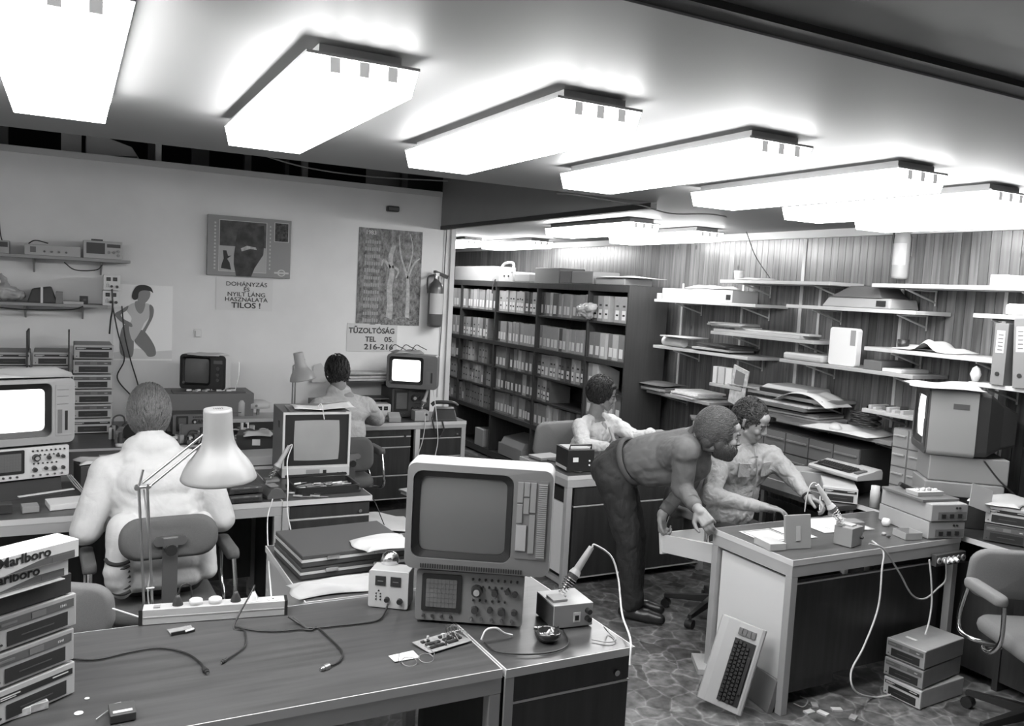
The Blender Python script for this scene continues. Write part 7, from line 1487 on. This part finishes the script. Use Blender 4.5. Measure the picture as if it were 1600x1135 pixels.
organic('shirt', sh+[('e', (1.812, 6.235, 1.085), (.10, .078, .072), None), ('c', sL, nk-V((0, 0, .05)), .066, .07), ('c', sR, nk-V((0, 0, .05)), .066, .07), ('c', sL, (1.80, 6.18, .86), .07, .10), ('c', sR, (1.87, 6.18, .86), .07, .10)], clothmat(.42, .5, 9), P2, .008, 8, .009, .08)
def P_loc(root): return V(root.location)
t2 = []
for s in (-1, 1): t2 += chain([V((1.86+s*.09, 6.17, .54)), V((1.86+s*.10, 6.50, .51)), V((1.86+s*.10, 6.53, .10))], [.10, .075, .06])
organic('trousers', t2, G(.03, .9), P2, .01, 3)
hair_part('hair', H2, P2, .012, [((0, -.022, .040), (.082, .100, .092)), ((0, -.055, -.02), (.068, .060, .06))], 700, 4, .04, .06, .0035, flow_crown((0, -.03, .13)), hairline(.07, -.03, -.075), wild=.25, center=(0, -.024, .02), rad=(.085, .103, .114))
# ---------------------------------------------------------------- 3: person in the white lab coat
P3 = thing('person', 'seated person in a white lab coat looking sideways, before the file rack', 'person', (3.55, 5.5, 0))
H3 = head_frame((3.665, 5.42, 1.145), (.84, -.50, -.22), (-.05, -.12, 1)); nk = V((3.625, 5.46, .985))
s3R, s3L = V((3.475, 5.42, .905)), V((3.80, 5.50, .925)); e3R, w3R = V((3.40, 5.24, .80)), V((3.545, 5.10, .805)); e3L, w3L = V((3.87, 5.26, .84)), V((3.955, 5.12, .875))
w3L = V((3.97, 5.09, .90)); 
body = head_prims(H3)+[('c', nk, H3 @ V((0, -.02, -.06)), .056, .052), ('e', (3.63, 5.47, .83), (.14, .09, .18), None), ('c', (3.62, 5.5, .8), (3.58, 5.56, .55), .12, .13)]
body += chain([s3R, e3R, w3R], [.045, .038, .026])+hand_prims(w3R, (.9, -.25, -.1), (0, .2, -1), 1, (.4, .6, .4))+chain([s3L, e3L, w3L], [.045, .038, .026])+hand_prims(w3L, (.8, -.35, .1), (0, -.2, -1), 1, (.25, .4, .4))
for s in (-1, 1): body += chain([V((3.56+s*.09, 5.55, .52)), V((3.56+s*.11, 5.26, .50)), V((3.56+s*.11, 5.30, .10))], [.08, .055, .04])
organic('body', body, SKIN, P3, .0055, 3)
ct = [('e', (3.635, 5.46, .84), (.175, .115, .13), None), ('e', (3.61, 5.49, .70), (.175, .125, .18), None), ('c', s3R, (3.58, 5.45, .955), .068, .05), ('c', s3L, (3.68, 5.47, .965), .066, .05)]+chain([s3R, e3R, w3R-V((.03, -.02, 0))], [.074, .062, .045])+chain([s3L, e3L, w3L-V((.03, -.03, .01))], [.072, .060, .044])
organic('lab_coat', ct+[('c', s3R, (3.60, 5.46, .82), .07, .10), ('c', s3L, (3.67, 5.47, .82), .07, .10)], clothmat(.50, .35, 11, .12, 250), P3, .007, 5, .020, .07)
# shirt front and collar
o = organic('shirt', [('e', (3.668, 5.392, .86), (.040, .030, .085), None)], G(.30, .8), P3, .007, 3)
organic('trousers', [q for s in (-1, 1) for q in chain([V((3.56+s*.09, 5.55, .54)), V((3.56+s*.11, 5.27, .51)), V((3.56+s*.11, 5.30, .10))], [.09, .07, .06])], G(.04, .9), P3, .01, 3)
face_parts(H3, P3)
hair_part('hair', H3, P3, .014, [((0, -.034, .052), (.083, .090, .086)), ((0, .040, .092), (.060, .045, .028)), ((0, -.062, -.01), (.066, .046, .052))], 1300, 5, .035, .06, .0032, flow_crown((0, -.02, .13)), hairline(.062, -.02, -.07), wild=.35, lift=.006, center=(0, -.034, .040), rad=(.086, .095, .104))
# ---------------------------------------------------------------- 4: bending person in the sweater
P4 = thing('person', 'bearded person in a sweater and corduroys bending over the corner desk', 'person', (3.02, 3.95, 0))
H4 = head_frame(tuple(at(1127, 680, Y=3.44)), (.80, -.56, -.22), (.22, -.10, 1)); nk = V((3.04, 3.60, 1.165))
hipC = V((2.85, 4.03, .915)); s4R, s4L = V((2.915, 3.50, 1.115)), V((3.20, 3.73, 1.12)); e4R = V(at(1066, 762, Y=3.53)); w4R = V((2.880, 3.325, .845)); e4L = V(at(1078, 752, Y=3.78)); w4L = V(at(1034, 805, Y=3.78))
body = head_prims(H4)+[('c', nk, H4 @ V((0, -.03, -.05)), .062, .055), ('c', nk, V((3.0, 3.70, 1.06)), .045, .07), ('c', V((3.0, 3.70, 1.06)), hipC, .07, .10)]
body += chain([s4R, e4R, w4R], [.048, .042, .028])+chain([s4L, e4L, w4L], [.048, .042, .028])
body += hand_prims(w4R, (.06, -.55, -.40), (.55, .15, -.5), -1, (.55, .55, .35), .05, .3, 1.02)+hand_prims(w4L, (.05, -.1, -1), (.3, -.8, 0), 1, (.7, .9, .7), .05, .8)
legsA = ([V((2.79, 3.97, .88)), V((2.90, 3.93, .50)), V((2.985, 3.97, .09))], [V((2.90, 4.10, .88)), V((3.03, 4.05, .50)), V((3.08, 4.10, .09))])
for L in legsA: body += chain(L, [.09, .06, .042])+[('c', L[2]-V((0, 0, .04)), L[2]+V((.10, -.12, -.055)), .035, .028)]
organic('body', body, SKIN, P4, .0055, 3)
SWE = clothmat(.105, .25, 7, .2, 450, (1, 1, .45))
sw = [('c', nk-V((.02, .02, .02)), nk+V((.035, -.03, .025)), .080, .070), ('c', V((3.045, 3.63, 1.085)), V((2.965, 3.78, 1.03)), .135, .140), ('c', V((2.965, 3.78, 1.03)), V((2.925, 3.87, .995)), .140, .140), ('c', s4R, s4L, .082, .082), ('c', s4R, nk-V((0, 0, .05)), .072, .085), ('c', s4L, nk-V((0, 0, .05)), .072, .085), ('c', s4R, V((2.98, 3.70, 1.05)), .075, .12), ('c', s4L, V((3.02, 3.76, 1.05)), .075, .12), ('c', V((3.06, 3.62, 1.02)), V((2.95, 3.82, .96)), .12, .125)]
sw += chain([s4R, e4R], [.072, .064])+chain([e4R, e4R.lerp(w4R, .82)], [.061, .044])+chain([s4L, e4L], [.080, .062])+chain([e4L, e4L.lerp(w4L, .85)], [.060, .042])
organic('sweater', sw, SWE, P4, .006, 6, .015, .10)
for w, e in ((w4R, e4R), (w4L, e4L)):
    d = (w-e).normalized(); MB().M(Matrix.Translation(-P4.location)).cyl(w-d*.075, w-d*.022, .044, .036, 20).build('cuff', G(.085, .95, bump=.6, bs=600), P4)
def ring(name, c, ax, r, t, mat, root, ry=1.):
    ax = V(ax).normalized(); u = ax.orthogonal().normalized(); w = ax.cross(u); c = V(c)-P_loc(root)
    n = 28; m = 8; rings = []
    for i in range(n):
        a = 2*PI*i/n; d = u*math.cos(a)+w*math.sin(a)*ry; rings.append([tuple(c+d*(r+t*math.cos(2*PI*k/m))+ax*t*1.6*math.sin(2*PI*k/m)) for k in range(m)])
    mb = MB(); mb.loft(rings+[rings[0]], False); return mb.build(name, mat, root)
def P_loc(root): return V(root.location)
_t = (hipC-V((2.965, 3.78, 1.03))).normalized()
ring('hem_band', V((2.892, 3.935, .972)), _t, .132, .012, G(.075, .95, bump=.5, bs=600), P4)
_ax = (H4 @ V((0, -.03, -.05)))-nk
ring('shirt_collar', nk+_ax*.42, _ax, .056, .010, G(.22, .8), P4); ring('neckband', nk+_ax*.20, _ax, .068, .012, G(.075, .95, bump=.6, bs=600), P4)
CORD = clothmat(.022, .35, 9, .3, 260, (1, 1, .5))
tr = [('e', (2.845, 4.02, .90), (.135, .16, .13), Matrix.Rotation(R(40), 3, 'Z')), ('c', (2.82, 4.0, .90), (2.90, 4.02, .98), .13, .12)]
for L in legsA: tr += chain([L[0], L[0].lerp(L[1], .6), L[1], L[2]+V((0, 0, .02))], [.115, .095, .080, .074])
organic('trousers', tr, CORD, P4, .008, 5, .022, .11)
for L in legsA: organic('shoe', [('c', L[2]+V((-.03, .035, -.05)), L[2]+V((.06, -.075, -.05)), .038, .042), ('c', L[2]+V((.06, -.075, -.052)), L[2]+V((.11, -.135, -.056)), .042, .032), ('c', L[2]+V((0, 0, -.04)), L[2]+V((0, 0, 0)), .042, .045)], G(.018, .35), P4, .006, 3)
face_parts(H4, P4, brow=.03)
fl4 = lambda p: V((0, -.9, -.25)) if p.y < .05 else V((.2, -.5, .2))
hair_part('hair', H4, P4, .06, [((0, -.034, .046), (.077, .086, .082)), ((0, .022, .090), (.052, .044, .024)), ((-.025, -.062, -.030), (.050, .046, .060)), ((.025, -.062, -.030), (.050, .046, .060)), ((-.072, -.022, .02), (.014, .026, .034)), ((.072, -.022, .02), (.014, .026, .034))], 5200, 6, .04, .11, .0015, fl4, hairline(.066, -.03, -.095), wild=.33, lift=.007, rad=(.079, .098, .096), center=(0, -.036, .032))
bd_reg = lambda p: p.z < -.025 and p.y > -.005 and not (p.y > .075 and p.z > -.038)
hair_part('beard', H4, P4, .030, [((0, .050, -.082), (.046, .050, .038)), ((-.050, .018, -.052), (.018, .034, .038)), ((.050, .018, -.052), (.018, .034, .038)), ((0, .092, -.040), (.026, .010, .007)), ((0, .065, -.105), (.032, .034, .026)), ((.060, .0, -.045), (.020, .034, .045)), ((-.060, .0, -.045), (.020, .034, .045)), ((.048, .038, -.070), (.022, .034, .034)), ((-.048, .038, -.070), (.022, .034, .034))], 1300, 7, .025, .045, .0026, lambda p: V((0, .25, -1)), lambda p: p.z < -.030 and p.y > -.02 and p.y < .105 and not (p.y > .07 and p.z > -.045), center=(0, .030, -.060), rad=(.074, .072, .070), wild=.3, lift=.002)
# ---------------------------------------------------------------- 5: seated person in the light work shirt
P5 = thing('person', 'seated person in a light work shirt with chest pockets drawing at the desk', 'person', (3.5, 3.75, 0))
H5 = head_frame(tuple(at(1174, 660, Y=3.70)), (.42, -.80, -.42), (.12, -.35, 1)); nk = V((3.545, 3.74, 1.085))
s5R, s5L = V((3.365, 3.72, .985)), V((3.735, 3.69, 1.01)); e5R, w5R = V((3.20, 3.60, .83)), V(at(1196, 792, Z=.80)); w5R = V((3.40, 3.40, .80)); e5L = V(at(1240, 748, Y=3.55)); w5L = V(at(1262, 777, Y=3.38))
body = head_prims(H5)+[('c', nk, H5 @ V((0, -.03, -.05)), .060, .056), ('c', (3.54, 3.76, 1.0), (3.52, 3.80, .55), .11, .13)]
body += chain([s5R, e5R, w5R], [.047, .040, .028])+chain([s5L, e5L, w5L], [.047, .040, .028])+hand_prims(w5R, (.8, -.45, -.08), (0, 0, -1), 1, (.2, .35, .3))+hand_prims(w5L, (.25, -.8, -.22), (-.5, -.2, -1), -1, (.5, .8, .6), .06, .9)
for s in (-1, 1): body += chain([V((3.52+s*.09, 3.78, .52)), V((3.52+s*.11, 3.42, .53)), V((3.52+s*.11, 3.45, .09)), V((3.52+s*.11, 3.33, .04))], [.08, .055, .04, .03])
organic('body', body, SKIN, P5, .0055, 3)
SHM = clothmat(.27, .4, 11, .10, 250)
sh = [('e', (3.545, 3.735, .955), (.185, .115, .13), None), ('e', (3.53, 3.76, .80), (.170, .125, .17), None), ('e', (3.52, 3.78, .66), (.165, .13, .12), None), ('c', s5R, (3.49, 3.73, 1.05), .068, .05), ('c', s5L, (3.60, 3.73, 1.055), .068, .05), ('c', nk-V((0, 0, .045)), nk-V((0, -.0, .005)), .072, .064)]
sh += chain([s5R, e5R], [.068, .060])+chain([e5R, w5R-V((.02, -.02, 0))], [.058, .040])+chain([s5L, e5L], [.068, .060])+chain([e5L, w5L+V((.01, .03, .012))], [.058, .038])
organic('shirt', sh+[('c', s5R, nk-V((0, 0, .06)), .066, .075), ('c', s5L, nk-V((0, 0, .06)), .066, .075), ('c', s5R, (3.50, 3.74, .90), .075, .11), ('c', s5L, (3.59, 3.74, .90), .075, .11)], SHM, P5, .0065, 5, .018, .07)
def on5(x, z): return V((3.545+x, 3.735-.122*math.sqrt(max(0, 1-(x/.2)**2))-.006, z))-P5.location
for s in (-1, 1):
    c_ = on5(s*.085, .955); MB().T(c_, R(18*s), R(6)).box(-.038, .038, -.001, .012, -.045, .035).build('chest_pocket', SHM, P5, .003)
    MB().T(c_+V((0, -.004, .03)), R(18*s), R(6)).box(-.04, .04, -.001, .008, -.014, .012).build('pocket_flap', SHM, P5, .003)
    mb = MB(); q = [V((3.553+s*.008, 3.634, 1.03)), V((3.553+s*.055, 3.66, 1.015)), V((3.553+s*.075, 3.71, 1.065)), V((3.553+s*.055, 3.70, 1.09)), V((3.553+s*.02, 3.66, 1.06))]
    mb.add([tuple(v-P5.location) for v in q], [(0, 1, 2, 3, 4)]); c_ = mb.build('collar', SHM, P5); sd_ = c_.modifiers.new('thick', 'SOLIDIFY'); sd_.thickness = .006
mb = MB().T(-P5.location); mb.tube([(3.548, 3.622, 1.02), (3.546, 3.606, .95), (3.543, 3.612, .86), (3.54, 3.620, .78)], .005); mb.build('button_band', G(.2, .8), P5)
dd = (w5L-e5L).normalized(); MB().M(Matrix.Translation(-P5.location)).cyl(w5L-dd*.008, w5L+dd*.006, .032, n=20).build('wristwatch', G(.02, .3), P5)
organic('trousers', [q for s in (-1, 1) for q in chain([V((3.52+s*.09, 3.78, .54)), V((3.52+s*.11, 3.43, .54)), V((3.52+s*.11, 3.45, .10))], [.10, .075, .06])], G(.03, .9), P5, .009, 3)
for s in (-1, 1): organic('shoe', [('c', (3.52+s*.11, 3.46, .045), (3.52+s*.11, 3.30, .035), .042, .034)], G(.02, .4), P5, .008)
face_parts(H5, P5, brow=.02)
hair_part('hair', H5, P5, .016, [((0, -.034, .050), (.080, .088, .080)), ((0, -.060, -.01), (.064, .046, .052)), ((0, .006, .082), (.050, .040, .024))], 1900, 9, .02, .035, .0032, lambda p: V((math.sin(p.x*90), math.cos(p.y*80), math.sin(p.z*70))), hairline(.062, -.01, -.07), wild=.8, lift=.004, center=(0, -.030, .036), rad=(.080, .094, .096))
cable('pencil held over the white sheet by the seated person', [w5L+V((.02, -.07, .02)), w5L+V((-.02, -.11, -.045))], .0035, G(.4, .4), name='pencil', cat='pencil', smooth=0)
# soldering iron in front of the lab coat
st, e_, d_ = iron_stand('soldering iron leaning before the chest of the lab coat', (3.56, 5.0, .752), R(150), R(22), hl=.17, sp=.08)

_bp = thing('plastic_bag', 'clear crumpled plastic bag stuffed into the top row of the nearest bay', 'bag', BAGPOS)
organic('film', [('c', V(BAGPOS), V(BAGPOS)+V((0, .14, -.03)), .055, .075), ('e', V(BAGPOS)+V((0, .06, -.06)), (.04, .08, .06), None)], G(.36, .2), _bp, .008, 3, .03, .05)
_bp = thing('plastic_bag', 'crumpled plastic bag on the lower wall shelf at the left', 'bag', BAG2)
organic('film', [('c', V(BAG2)+V((-.05, 0, 0)), V(BAG2)+V((.05, 0, -.02)), .068, .048), ('c', V(BAG2)+V((-.03, 0, .05)), V(BAG2)+V((-.06, 0, .12)), .03, .02)], G(.42, .25), _bp, .008, 3, .03, .05)
